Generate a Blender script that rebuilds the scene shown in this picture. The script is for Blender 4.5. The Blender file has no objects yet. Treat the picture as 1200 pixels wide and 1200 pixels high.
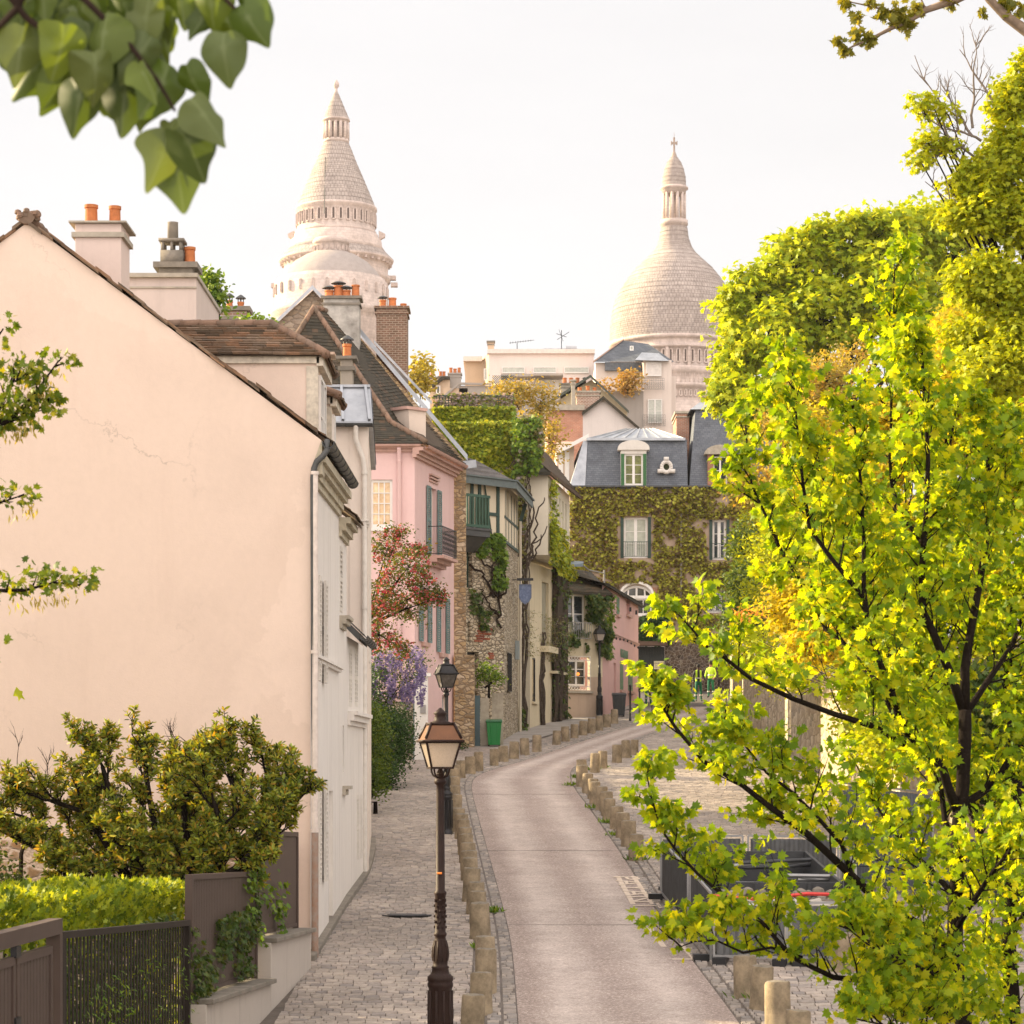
import bpy, math, random
import numpy as np
from mathutils import Vector, Matrix, noise as mnoise
S = bpy.context.scene
COL = S.collection
rnd = random.Random(7)
R = math.radians

# ------------------------------------------------------------------ camera
CZ = 5.34                      # eye height above the street datum
FP = 3000.0                    # focal length in pixels of the 1200 px photograph
cam = bpy.data.cameras.new('camera'); camo = bpy.data.objects.new('camera', cam); COL.objects.link(camo)
camo.location = (0, 0, CZ); camo.rotation_euler = (R(90), 0, 0)
cam.sensor_width = 36; cam.lens = 90; cam.shift_y = 0.25; cam.clip_start = 0.1; cam.clip_end = 4000
cam.dof.use_dof = True; cam.dof.focus_distance = 55; cam.dof.aperture_fstop = 9
S.camera = camo

# ------------------------------------------------------------------ light
SUN_EL, SUN_AZ = 21.0, 68.0          # azimuth: degrees to the left of the view direction
sd = Vector((-math.sin(R(SUN_AZ))*math.cos(R(SUN_EL)), math.cos(R(SUN_AZ))*math.cos(R(SUN_EL)), math.sin(R(SUN_EL))))
sl = bpy.data.lights.new('sun', 'SUN'); so = bpy.data.objects.new('sun', sl); COL.objects.link(so)
so.rotation_euler = sd.to_track_quat('Z', 'Y').to_euler(); so.location = (-30, 10, 60)
sl.energy = 5.0; sl.angle = R(0.8); sl.color = (1.0, 0.80, 0.50)
W = bpy.data.worlds.new('World'); S.world = W; W.use_nodes = True
wn = W.node_tree; wn.nodes.clear()
def N(nt, t, **k):
    n = nt.nodes.new(t)
    for a, b in k.items():
        if a.startswith('i_'):
            n.inputs[int(a[2:])].default_value = b
        else: setattr(n, a, b)
    return n
sky = N(wn, 'ShaderNodeTexSky', sky_type='NISHITA', sun_disc=False, sun_elevation=R(SUN_EL), sun_rotation=R(-SUN_AZ))
tc = N(wn, 'ShaderNodeTexCoord')
# thin bright overcast: brighter towards the west behind the camera and overhead
dotn = N(wn, 'ShaderNodeVectorMath', operation='DOT_PRODUCT'); wn.links.new(tc.outputs['Generated'], dotn.inputs[0]); dotn.inputs[1].default_value = (-0.12, -0.88, 0.46)
mr = N(wn, 'ShaderNodeMapRange'); mr.inputs[1].default_value = -0.45; mr.inputs[2].default_value = 0.9; mr.inputs[3].default_value = 0.0; mr.inputs[4].default_value = 1.0
wn.links.new(dotn.outputs['Value'], mr.inputs[0])
cl = N(wn, 'ShaderNodeValToRGB'); cl.color_ramp.elements[0].color = (3.42, 3.29, 3.24, 1); cl.color_ramp.elements[1].color = (9.0, 7.95, 7.35, 1)
cl.color_ramp.elements[0].position = 0.10
wn.links.new(mr.outputs[0], cl.inputs[0])
nz = N(wn, 'ShaderNodeTexNoise'); nz.inputs['Scale'].default_value = 2.2; nz.inputs['Detail'].default_value = 6
mp = N(wn, 'ShaderNodeMapping'); mp.inputs['Scale'].default_value = (1, 1, 4); wn.links.new(tc.outputs['Generated'], mp.inputs[0]); wn.links.new(mp.outputs[0], nz.inputs['Vector'])
nr = N(wn, 'ShaderNodeMapRange'); nr.inputs[1].default_value = 0.35; nr.inputs[2].default_value = 0.7; nr.inputs[3].default_value = 0.95; nr.inputs[4].default_value = 1.06
wn.links.new(nz.outputs[0], nr.inputs[0])
vm = N(wn, 'ShaderNodeVectorMath', operation='SCALE'); wn.links.new(cl.outputs[0], vm.inputs[0]); wn.links.new(nr.outputs[0], vm.inputs['Scale'])
mx = N(wn, 'ShaderNodeMix', data_type='RGBA'); mx.inputs[0].default_value = 0.93
wn.links.new(sky.outputs[0], mx.inputs[6]); wn.links.new(vm.outputs[0], mx.inputs[7])
bg = N(wn, 'ShaderNodeBackground'); bg.inputs[1].default_value = 0.1
wo = N(wn, 'ShaderNodeOutputWorld'); wn.links.new(mx.outputs[2], bg.inputs[0]); wn.links.new(bg.outputs[0], wo.inputs[0])
S.view_settings.view_transform = 'Standard'; S.view_settings.look = 'None'; S.view_settings.exposure = 1.5; S.view_settings.gamma = 1
S.cycles.max_bounces = 6; S.cycles.diffuse_bounces = 3; S.cycles.glossy_bounces = 2; S.cycles.transmission_bounces = 4; S.cycles.transparent_max_bounces = 4
S.cycles.caustics_reflective = False; S.cycles.caustics_refractive = False; S.cycles.use_denoising = True; S.cycles.sample_clamp_indirect = 6
S.cycles.volume_bounces = 0

# ------------------------------------------------------------------ photo geometry -> world
def gz(d):
    if d < 90: return 0.0667*d
    if d < 145: return 0.0667*90 + 0.0755*(d-90)
    return 0.0667*90 + 0.0755*55 + 0.03*(d-145)
def PX(px, d): return (px-600)*d/FP
def PZ(py, d): return CZ + (900-py)*d/FP
def P(px, py, d): return Vector((PX(px, d), d, PZ(py, d)))
def dg(py, h=0.0):
    lo, hi = 12.0, 144.0
    for _ in range(50):
        m = (lo+hi)/2
        if 900-FP*(gz(m)+h-CZ)/m > py: lo = m
        else: hi = m
    return lo
def interp(tab, d):
    if d <= tab[0][0]: return tab[0][1]
    for a, b in zip(tab, tab[1:]):
        if d <= b[0]: return a[1]+(b[1]-a[1])*(d-a[0])/(b[0]-a[0])
    return tab[-1][1]
def smooth_tab(pts, lo, hi, step=1.0):
    raw = sorted(pts); out = []
    n = int((hi-lo)/step)+1
    for i in range(n):
        d = lo+i*step; out.append((d, sum(interp(raw, d+k) for k in (-2.5, -1.2, 0, 1.2, 2.5))/5))
    return out
LE = smooth_tab([(20, .18), (32, .085), (39.75, 0), (47.5, -.27), (57.2, -.63), (65.9, -.95), (73.8, -1.2), (78, -1.0), (81.7, 0), (92, 2.06), (103, 4.6), (113, 7.2), (120, 8.6)], 20, 120)
RE = smooth_tab([(20, 3.15), (32, 2.86), (40.35, 2.55), (44.5, 2.42), (52.2, 2.3), (64.9, 1.95), (71.8, 1.72), (77, 1.7), (81.3, 1.95), (85.2, 2.56), (98, 5.0), (103, 6.4), (113, 9.6), (120, 12)], 20, 120)

# ------------------------------------------------------------------ materials
MATS = {}
def newmat(name):
    m = bpy.data.materials.new(name); m.use_nodes = True; nt = m.node_tree; nt.nodes.clear()
    o = N(nt, 'ShaderNodeOutputMaterial'); b = N(nt, 'ShaderNodeBsdfPrincipled'); nt.links.new(b.outputs[0], o.inputs[0])
    t = N(nt, 'ShaderNodeTexCoord'); MATS[name] = m
    return m, nt, b, t, o
def ramp(nt, src, stops):
    r = N(nt, 'ShaderNodeValToRGB'); e = r.color_ramp.elements
    while len(e) < len(stops): e.new(0.5)
    for i, (p, c) in enumerate(stops): e[i].position = p; e[i].color = (*c, 1) if len(c) == 3 else c
    nt.links.new(src, r.inputs[0]); return r.outputs[0]
def mixc(nt, f, a, b, blend='MIX'):
    m = N(nt, 'ShaderNodeMix', data_type='RGBA', blend_type=blend)
    for i, v in ((0, f), (6, a), (7, b)):
        if hasattr(v, 'is_linked'): nt.links.new(v, m.inputs[i])
        else: m.inputs[i].default_value = v if i == 0 else ((*v, 1) if len(v) == 3 else v)
    return m.outputs[2]
def noise_(nt, vec, scale, detail=5, rough=.6, out='Fac'):
    n = N(nt, 'ShaderNodeTexNoise'); n.inputs['Scale'].default_value = scale; n.inputs['Detail'].default_value = detail; n.inputs['Roughness'].default_value = rough
    nt.links.new(vec, n.inputs['Vector']); return n.outputs[0] if out == 'Fac' else n.outputs[1]
def scaled(nt, vec, s):
    m = N(nt, 'ShaderNodeMapping'); m.inputs['Scale'].default_value = s; nt.links.new(vec, m.inputs[0]); return m.outputs[0]
def bump(nt, b, h, strength=.3, dist=.02):
    n = N(nt, 'ShaderNodeBump'); n.inputs['Strength'].default_value = strength; n.inputs['Distance'].default_value = dist
    nt.links.new(h, n.inputs['Height']); nt.links.new(n.outputs[0], b.inputs['Normal'])
def dark(c, f): return tuple(x*f for x in c)
def plain(name, c, rough=.7, metal=0.0, var=.15, scale=4.0, bmp=0.0, bs=60, spec=.5, c2=None):
    if name in MATS: return MATS[name]
    m, nt, b, t, o = newmat(name)
    f = noise_(nt, t.outputs['Object'], scale, 6, .65)
    nt.links.new(ramp(nt, f, [(.3, dark(c, 1-var)), (.7, c2 or dark(c, 1+var*.6))]), b.inputs['Base Color'])
    b.inputs['Roughness'].default_value = rough; b.inputs['Metallic'].default_value = metal; b.inputs['Specular IOR Level'].default_value = spec
    if bmp: bump(nt, b, noise_(nt, t.outputs['Object'], bs, 4), bmp)
    return m
def plaster(name, c, stain=.25, stain_c=None, bmp=.25, streak=.5, crack=0):
    if name in MATS: return MATS[name]
    m, nt, b, t, o = newmat(name); ob = t.outputs['Object']
    base = ramp(nt, noise_(nt, ob, .55, 8, .65), [(.3, dark(c, .88)), (.5, c), (.72, dark(c, 1.05))])
    fine = noise_(nt, ob, 9, 8, .7)
    base = mixc(nt, .5, base, ramp(nt, fine, [(.3, dark(c, .93)), (.7, dark(c, 1.04))]))
    st = noise_(nt, scaled(nt, ob, (2.2, 2.2, .18)), 1.6, 6, .65)
    sf = ramp(nt, st, [(.52, (0, 0, 0)), (.78, (stain, stain, stain))])
    base = mixc(nt, sf, base, stain_c or dark(c, .5))
    if crack:
        va = N(nt, 'ShaderNodeVectorMath', operation='MULTIPLY_ADD'); nt.links.new(noise_(nt, ob, 1.6, 6, .65, 'Color'), va.inputs[0]); va.inputs[1].default_value = (1.3,)*3; nt.links.new(ob, va.inputs[2])
        ve = N(nt, 'ShaderNodeTexVoronoi', feature='DISTANCE_TO_EDGE'); ve.inputs['Scale'].default_value = .33; nt.links.new(va.outputs[0], ve.inputs['Vector'])
        cf = mixc(nt, 1.0, ramp(nt, ve.outputs[0], [(.0, (crack,)*3), (.006, (0, 0, 0))]), ramp(nt, noise_(nt, ob, .45, 3, .5), [(.48, (0, 0, 0)), (.6, (1, 1, 1))]), 'MULTIPLY'); base = mixc(nt, cf, base, dark(c, .45))
        v1 = N(nt, 'ShaderNodeTexVoronoi'); v1.inputs['Scale'].default_value = .28; nt.links.new(va.outputs[0], v1.inputs['Vector']); sp = N(nt, 'ShaderNodeSeparateColor'); nt.links.new(v1.outputs['Color'], sp.inputs[0])
        base = mixc(nt, 1.0, base, ramp(nt, sp.outputs[0], [(0, (.955, .95, .945)), (1, (1.02, 1.02, 1.02))]), 'MULTIPLY')
    nt.links.new(base, b.inputs['Base Color']); b.inputs['Roughness'].default_value = .92; b.inputs['Specular IOR Level'].default_value = .2
    bump(nt, b, noise_(nt, ob, 26, 8, .75), bmp, .015)
    return m
def wallvec(nt, ob):
    s = N(nt, 'ShaderNodeSeparateXYZ'); nt.links.new(ob, s.inputs[0])
    a = N(nt, 'ShaderNodeMath', operation='ADD'); nt.links.new(s.outputs[0], a.inputs[0]); nt.links.new(s.outputs[1], a.inputs[1])
    c = N(nt, 'ShaderNodeCombineXYZ'); nt.links.new(a.outputs[0], c.inputs[0]); nt.links.new(s.outputs[2], c.inputs[1]); return c.outputs[0]
def bricks(name, c1, c2, mortar, w=.22, h=.07, ms=.012, rough=.85, bm=.5, polar=None, soft=0.15):
    if name in MATS: return MATS[name]
    m, nt, b, t, o = newmat(name); ob = t.outputs['Object']
    if polar:
        s = N(nt, 'ShaderNodeSeparateXYZ'); nt.links.new(ob, s.inputs[0])
        a = N(nt, 'ShaderNodeMath', operation='ARCTAN2'); nt.links.new(s.outputs[0], a.inputs[0]); nt.links.new(s.outputs[1], a.inputs[1])
        a2 = N(nt, 'ShaderNodeMath', operation='MULTIPLY'); nt.links.new(a.outputs[0], a2.inputs[0]); a2.inputs[1].default_value = polar
        c = N(nt, 'ShaderNodeCombineXYZ'); nt.links.new(a2.outputs[0], c.inputs[0]); nt.links.new(s.outputs[2], c.inputs[1]); v = c.outputs[0]
    else: v = wallvec(nt, ob)
    wob = noise_(nt, ob, 2.5, 3, .5, 'Color'); va = N(nt, 'ShaderNodeVectorMath', operation='MULTIPLY_ADD')
    nt.links.new(wob, va.inputs[0]); va.inputs[1].default_value = (soft*w*.5,)*3; nt.links.new(v, va.inputs[2])
    br = N(nt, 'ShaderNodeTexBrick'); nt.links.new(va.outputs[0], br.inputs['Vector']); br.inputs['Scale'].default_value = 1
    br.inputs['Brick Width'].default_value = w; br.inputs['Row Height'].default_value = h; br.inputs['Mortar Size'].default_value = ms; br.inputs['Mortar Smooth'].default_value = .2
    br.inputs['Color1'].default_value = (*c1, 1); br.inputs['Color2'].default_value = (*c2, 1); br.inputs['Mortar'].default_value = (*mortar, 1); br.inputs['Bias'].default_value = 0
    col = mixc(nt, .55, br.outputs[0], mixc(nt, 1.0, br.outputs[0], ramp(nt, noise_(nt, ob, 1.3, 8, .7), [(.3, (.55, .55, .55)), (.7, (1.3, 1.3, 1.3))]), 'MULTIPLY'))
    if polar: col = mixc(nt, 1.0, col, ramp(nt, noise_(nt, scaled(nt, ob, (1, 1, .35)), .35, 7, .7), [(.32, (.80, .78, .77)), (.6, (1.04, 1.03, 1.02))]), 'MULTIPLY')
    nt.links.new(col, b.inputs['Base Color']); b.inputs['Roughness'].default_value = rough; b.inputs['Specular IOR Level'].default_value = .25
    inv = N(nt, 'ShaderNodeMath', operation='SUBTRACT'); inv.inputs[0].default_value = 1; nt.links.new(br.outputs['Fac'], inv.inputs[1])
    bump(nt, b, inv.outputs[0], bm, .02)
    return m
def rubble(name, cols, mortar, scale=3.2, flat=1.6, mw=.05, bm=.8, mfac=1.0):
    if name in MATS: return MATS[name]
    m, nt, b, t, o = newmat(name); ob = t.outputs['Object']
    wob = noise_(nt, ob, 3.0, 4, .6, 'Color'); va = N(nt, 'ShaderNodeVectorMath', operation='MULTIPLY_ADD')
    nt.links.new(wob, va.inputs[0]); va.inputs[1].default_value = (.22,)*3; nt.links.new(ob, va.inputs[2])
    v = scaled(nt, va.outputs[0], (1, 1, flat))
    v1 = N(nt, 'ShaderNodeTexVoronoi'); v1.inputs['Scale'].default_value = scale; nt.links.new(v, v1.inputs['Vector'])
    v2 = N(nt, 'ShaderNodeTexVoronoi', feature='DISTANCE_TO_EDGE'); v2.inputs['Scale'].default_value = scale; nt.links.new(v, v2.inputs['Vector'])
    sp = N(nt, 'ShaderNodeSeparateColor'); nt.links.new(v1.outputs['Color'], sp.inputs[0])
    k = len(cols); base = ramp(nt, sp.outputs[0], [(i/(k-1), c) for i, c in enumerate(cols)])
    base = mixc(nt, .6, base, mixc(nt, 1.0, base, ramp(nt, noise_(nt, ob, 7, 8, .75), [(.3, (.55, .55, .55)), (.72, (1.35, 1.35, 1.3))]), 'MULTIPLY'))
    mf = ramp(nt, v2.outputs[0], [(mw*.4, (mfac,)*3), (mw*1.4, (0, 0, 0))])
    base = mixc(nt, mf, base, mortar)
    nt.links.new(base, b.inputs['Base Color']); b.inputs['Roughness'].default_value = .92; b.inputs['Specular IOR Level'].default_value = .2
    hh = ramp(nt, v2.outputs[0], [(0, (0, 0, 0)), (.16, (.85,)*3), (.4, (1, 1, 1))])
    bump(nt, b, mixc(nt, .3, hh, noise_(nt, ob, 14, 6, .7)), bm, .05)
    return m
def island(name, cols, rough=.8, bm=.0, bs=30, vary=.35, nscale=9, spec=.3, metal=0):
    """colour picked per separate piece (a sett, a tile, a leaf)"""
    if name in MATS: return MATS[name]
    m, nt, b, t, o = newmat(name); g = N(nt, 'ShaderNodeNewGeometry')
    k = len(cols); base = ramp(nt, g.outputs['Random Per Island'], [(i/(k-1), c) for i, c in enumerate(cols)])
    base = mixc(nt, vary, base, mixc(nt, 1.0, base, ramp(nt, noise_(nt, t.outputs['Object'], nscale, 8, .7), [(.3, (.5, .5, .5)), (.7, (1.4, 1.4, 1.4))]), 'MULTIPLY'))
    big = ramp(nt, noise_(nt, t.outputs['Object'], .35, 4, .6), [(.35, (.8, .8, .8)), (.65, (1.15, 1.15, 1.15))])
    base = mixc(nt, 1.0, base, big, 'MULTIPLY')
    nt.links.new(base, b.inputs['Base Color']); b.inputs['Roughness'].default_value = rough; b.inputs['Specular IOR Level'].default_value = spec; b.inputs['Metallic'].default_value = metal
    if bm: bump(nt, b, noise_(nt, t.outputs['Object'], bs, 6, .7), bm, .01)
    return m
def leafm(name, cols, trans=.55, tcol=(1.8, 1.4, .3), gloss=.25):
    if name in MATS: return MATS[name]
    m, nt, b, t, o = newmat(name); g = N(nt, 'ShaderNodeNewGeometry')
    k = len(cols); base = ramp(nt, g.outputs['Random Per Island'], [(i/(k-1), c) for i, c in enumerate(cols)])
    base = mixc(nt, .35, base, mixc(nt, 1.0, base, ramp(nt, noise_(nt, t.outputs['Object'], 1.1, 4, .6), [(.3, (.6, .65, .6)), (.7, (1.35, 1.3, 1.2))]), 'MULTIPLY'))
    nt.links.new(base, b.inputs['Base Color']); b.inputs['Roughness'].default_value = .5; b.inputs['Specular IOR Level'].default_value = gloss
    tr = N(nt, 'ShaderNodeBsdfTranslucent'); nt.links.new(mixc(nt, 1.0, base, tcol, 'MULTIPLY'), tr.inputs[0])
    ms = N(nt, 'ShaderNodeMixShader'); ms.inputs[0].default_value = trans; nt.links.new(b.outputs[0], ms.inputs[1]); nt.links.new(tr.outputs[0], ms.inputs[2])
    nt.links.new(ms.outputs[0], o.inputs[0]); return m
def emis(name, c, s):
    m, nt, b, t, o = newmat(name); b.inputs['Base Color'].default_value = (*c, 1); b.inputs['Emission Color'].default_value = (*c, 1); b.inputs['Emission Strength'].default_value = s; return m

# ------------------------------------------------------------------ mesh collector
def orient(d):
    d = Vector(d).normalized(); u = Vector((0, 0, 1)) if abs(d.z) < .9 else Vector((1, 0, 0))
    a = d.cross(u).normalized(); return a, d.cross(a).normalized()
class MB:
    def __init__(s): s.v = []; s.f = []; s.m = []
    def add(s, vs, fs, mi=0):
        o = len(s.v); s.v += [tuple(x) for x in vs]; s.f += [tuple(i+o for i in f) for f in fs]; s.m += [mi]*len(fs); return s
    def quad(s, a, b, c, d, mi=0): return s.add([a, b, c, d], [(0, 1, 2, 3)], mi)
    def box(s, x0, x1, y0, y1, z0, z1, mi=0):
        v = [(x0, y0, z0), (x1, y0, z0), (x1, y1, z0), (x0, y1, z0), (x0, y0, z1), (x1, y0, z1), (x1, y1, z1), (x0, y1, z1)]
        return s.hexa(v, mi)
    def hexa(s, v, mi=0): return s.add(v, [(0, 3, 2, 1), (4, 5, 6, 7), (0, 1, 5, 4), (1, 2, 6, 5), (2, 3, 7, 6), (3, 0, 4, 7)], mi)
    def fbox(s, F, u0, u1, w0, w1, z0, z1, mi=0):
        """box in a facade frame: u along, w outwards, z up"""
        return s.hexa([F.p(u0, w1, z0), F.p(u1, w1, z0), F.p(u1, w0, z0), F.p(u0, w0, z0), F.p(u0, w1, z1), F.p(u1, w1, z1), F.p(u1, w0, z1), F.p(u0, w0, z1)], mi)
    def prism(s, poly, off, mi=0):
        n = len(poly); off = Vector(off); a = [Vector(p) for p in poly]; b = [p+off for p in a]
        return s.add(a+b, [tuple(range(n))[::-1], tuple(range(n, 2*n))]+[(i, (i+1) % n, n+(i+1) % n, n+i) for i in range(n)], mi)
    def bar(s, a, b, w, h=None, mi=0):
        a = Vector(a); b = Vector(b); h = h or w; p, q = orient(b-a); p = p*w/2; q = q*h/2
        return s.hexa([a-p-q, a+p-q, a+p+q, a-p+q, b-p-q, b+p-q, b+p+q, b-p+q], mi)
    def tube(s, pts, rad, n=6, mi=0, cap=True):
        pts = [Vector(p) for p in pts]
        if not hasattr(rad, '__len__'): rad = [rad]*len(pts)
        vs = []; fs = []; k = len(pts)
        a, b = orient(pts[1]-pts[0])
        for i, p in enumerate(pts):
            d = (pts[min(i+1, k-1)]-pts[max(i-1, 0)])
            if d.length < 1e-9: d = Vector((0, 0, 1))
            d.normalize(); a = (a-d*a.dot(d)); a = a.normalized() if a.length > 1e-6 else orient(d)[0]; b = d.cross(a)
            for j in range(n):
                t = 2*math.pi*j/n; vs.append(p+(a*math.cos(t)+b*math.sin(t))*rad[i])
        for i in range(k-1):
            for j in range(n): fs.append((i*n+j, i*n+(j+1) % n, (i+1)*n+(j+1) % n, (i+1)*n+j))
        if cap: fs += [tuple(range(n))[::-1], tuple(range((k-1)*n, k*n))]
        return s.add(vs, fs, mi)
    def lathe(s, prof, c=(0, 0, 0), n=24, mi=0, a0=0.0, cap=True):
        vs = []; fs = []; k = len(prof)
        for r, z in prof:
            for j in range(n):
                t = a0+2*math.pi*j/n; vs.append((c[0]+r*math.cos(t), c[1]+r*math.sin(t), c[2]+z))
        for i in range(k-1):
            for j in range(n): fs.append((i*n+j, i*n+(j+1) % n, (i+1)*n+(j+1) % n, (i+1)*n+j))
        if cap: fs += [tuple(range(n))[::-1], tuple(range((k-1)*n, k*n))]
        return s.add(vs, fs, mi)
    def build(s, name, mats, parent=None, smooth=False, bevel=0, local=False):
        if not isinstance(mats, (list, tuple)): mats = [mats]
        me = bpy.data.meshes.new(name); r = root_loc(parent)
        vs = s.v if (local or parent is None) else [(x-r.x, y-r.y, z-r.z) for x, y, z in s.v]
        me.from_pydata(vs, [], s.f); me.update()
        for m in mats: me.materials.append(m)
        me.polygons.foreach_set('material_index', s.m)
        if smooth: me.polygons.foreach_set('use_smooth', [True]*len(s.f))
        o = bpy.data.objects.new(name, me); COL.objects.link(o); o.parent = parent
        if smooth and smooth != 2:
            try: me.set_sharp_from_angle(angle=R(38))
            except Exception: pass
        if bevel:
            md = o.modifiers.new('bevel', 'BEVEL'); md.width = bevel; md.segments = 2; md.limit_method = 'ANGLE'; md.angle_limit = R(40)
        return o
def root_loc(p):
    v = Vector((0, 0, 0))
    while p is not None: v = v+Vector(p.location); p = p.parent
    return v
def tag(o, label=None, cat=None, group=None, kind=None):
    if label: o['label'] = label
    if cat: o['category'] = cat
    if group: o['group'] = group
    if kind: o['kind'] = kind
    return o
def thing(name, label, cat, loc, group=None):
    o = bpy.data.objects.new(name, None); COL.objects.link(o); o.location = loc; o.empty_display_size = .2
    return tag(o, label, cat, group)
class Fr:
    def __init__(s, A, B):
        s.A = Vector((A[0], A[1], 0)); d = Vector((B[0]-A[0], B[1]-A[1], 0)); s.L = d.length; s.d = d.normalized(); s.n = Vector((s.d.y, -s.d.x, 0))
    def p(s, u, w, z):
        v = s.A+s.d*u+s.n*w; return Vector((v.x, v.y, z))
    def u_at(s, px):
        """distance along the facade of a photo column"""
        k = (px-600)/FP; den = s.d.x-k*s.d.y
        return (k*s.A.y-s.A.x)/den
def wall(mb, F, u0, u1, z0, z1, ops=(), reveal=.2, mi=0, thick=.35, closed=True):
    us = sorted({u0, u1, *[o[0] for o in ops], *[o[1] for o in ops]}); zs = sorted({z0, z1, *[o[2] for o in ops], *[o[3] for o in ops]})
    for i in range(len(us)-1):
        for j in range(len(zs)-1):
            um = (us[i]+us[i+1])/2; zm = (zs[j]+zs[j+1])/2
            if any(o[0] < um < o[1] and o[2] < zm < o[3] for o in ops): continue
            mb.quad(F.p(us[i], 0, zs[j]), F.p(us[i+1], 0, zs[j]), F.p(us[i+1], 0, zs[j+1]), F.p(us[i], 0, zs[j+1]), mi)
    for a, b, c, e in ops:
        for q in ((a, c, b, c), (b, c, b, e), (b, e, a, e), (a, e, a, c)):
            mb.quad(F.p(q[0], 0, q[1]), F.p(q[2], 0, q[3]), F.p(q[2], -reveal, q[3]), F.p(q[0], -reveal, q[1]), mi)
    if closed:
        mb.quad(F.p(u0, 0, z1), F.p(u1, 0, z1), F.p(u1, -thick, z1), F.p(u0, -thick, z1), mi)
        mb.quad(F.p(u0, 0, z0), F.p(u0, 0, z1), F.p(u0, -thick, z1), F.p(u0, -thick, z0), mi)
        mb.quad(F.p(u1, 0, z1), F.p(u1, 0, z0), F.p(u1, -thick, z0), F.p(u1, -thick, z1), mi)
# ------------------------------------------------------------------ shared materials
M_white = plain('white_paint', (.74, .72, .68), .5, var=.06)
M_glass = plain('window_glass', (.025, .032, .035), .06, var=.2, spec=.9)
M_curt = plain('curtained_glass', (.42, .44, .38), .12, var=.25, scale=5, spec=.8)
M_green = plain('green_paint', (.03, .085, .055), .55, var=.25)
M_dgreen = plain('dark_green_timber', (.018, .05, .038), .55, var=.25)
M_blueshut = plain('weathered_blue_green_paint', (.12, .20, .19), .7, var=.3, scale=9, c2=(.22, .31, .31))
M_iron = plain('black_iron', (.015, .015, .017), .45, .3)
M_zinc = plain('zinc_sheet', (.33, .36, .40), .45, .45, var=.18, scale=1.6, c2=(.46, .49, .53))
M_lead = plain('dark_zinc', (.075, .078, .078), .55, .3, var=.3)
M_terra = island('terracotta', [(.46, .12, .035), (.52, .13, .03), (.40, .11, .04), (.48, .17, .06)], .8, .3, 25, .5)
M_stone = plain('cut_stone', (.40, .36, .29), .9, var=.25, scale=5, bmp=.5, bs=30)
M_conc = plain('old_concrete', (.22, .195, .16), .95, var=.35, scale=3, bmp=.5, bs=40)
M_bark = plain('bark', (.014, .010, .008), .95, spec=.1, var=.4, scale=12, bmp=.9, bs=25)
M_twig = plain('twig_bark', (.028, .018, .013), .9, spec=.1, var=.4, scale=12)
M_slate = bricks('slate', (.115, .13, .155), (.15, .168, .195), (.07, .08, .095), .24, .11, .008, .6, .6)
M_tile = island('old_clay_tile', [(.035, .032, .024), (.05, .044, .032), (.062, .05, .034), (.10, .065, .042), (.042, .04, .03), (.058, .05, .036), (.04, .036, .027), (.075, .058, .04)], .9, .6, 30, .5)
M_tilenear = island('mossy_clay_tile', [(.10, .07, .045), (.17, .105, .065), (.27, .155, .09), (.12, .09, .06), (.23, .16, .11), (.07, .055, .04)], .9, .7, 40, .6)
M_ridge = island('ridge_tile', [(.20, .13, .09), (.26, .165, .115), (.15, .11, .08), (.22, .15, .11)], .9, .5, 30, .5)

# ------------------------------------------------------------------ facade parts
def window(root, F, u0, u1, z0, z1, rev=.2, cols=2, rows=3, fm=None, pm=None, name='window', fw=.06, w_off=0.0):
    fm = fm or M_white; pm = pm or M_glass; w1 = -rev+.05+w_off; w0 = -rev+w_off; mb = MB()
    mb.fbox(F, u0, u0+fw, w0, w1, z0, z1); mb.fbox(F, u1-fw, u1, w0, w1, z0, z1)
    mb.fbox(F, u0+fw, u1-fw, w0, w1, z0, z0+fw*1.2); mb.fbox(F, u0+fw, u1-fw, w0, w1, z1-fw, z1)
    zi0, zi1, ui0, ui1 = z0+fw*1.2, z1-fw, u0+fw, u1-fw
    for c in range(1, cols):
        u = ui0+(ui1-ui0)*c/cols; k = fw*.75 if cols == 2 else .02; mb.fbox(F, u-k, u+k, w0, w1+.01, zi0, zi1)
    for r_ in range(1, rows):
        z = zi0+(zi1-zi0)*r_/rows
        for c in range(cols):
            k = fw*.75 if cols == 2 else .02
            a = ui0+(ui1-ui0)*c/cols+(k if c else 0); b = ui0+(ui1-ui0)*(c+1)/cols-(k if c < cols-1 else 0)
            mb.fbox(F, a, b, w0, w1-.012, z-.016, z+.016)
    o = mb.build(name, fm, root)
    MB().fbox(F, u0+.002, u1-.002, w0-.03, w0+.012, z0+.002, z1-.002).build('pane', pm, o)
    return o
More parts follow.
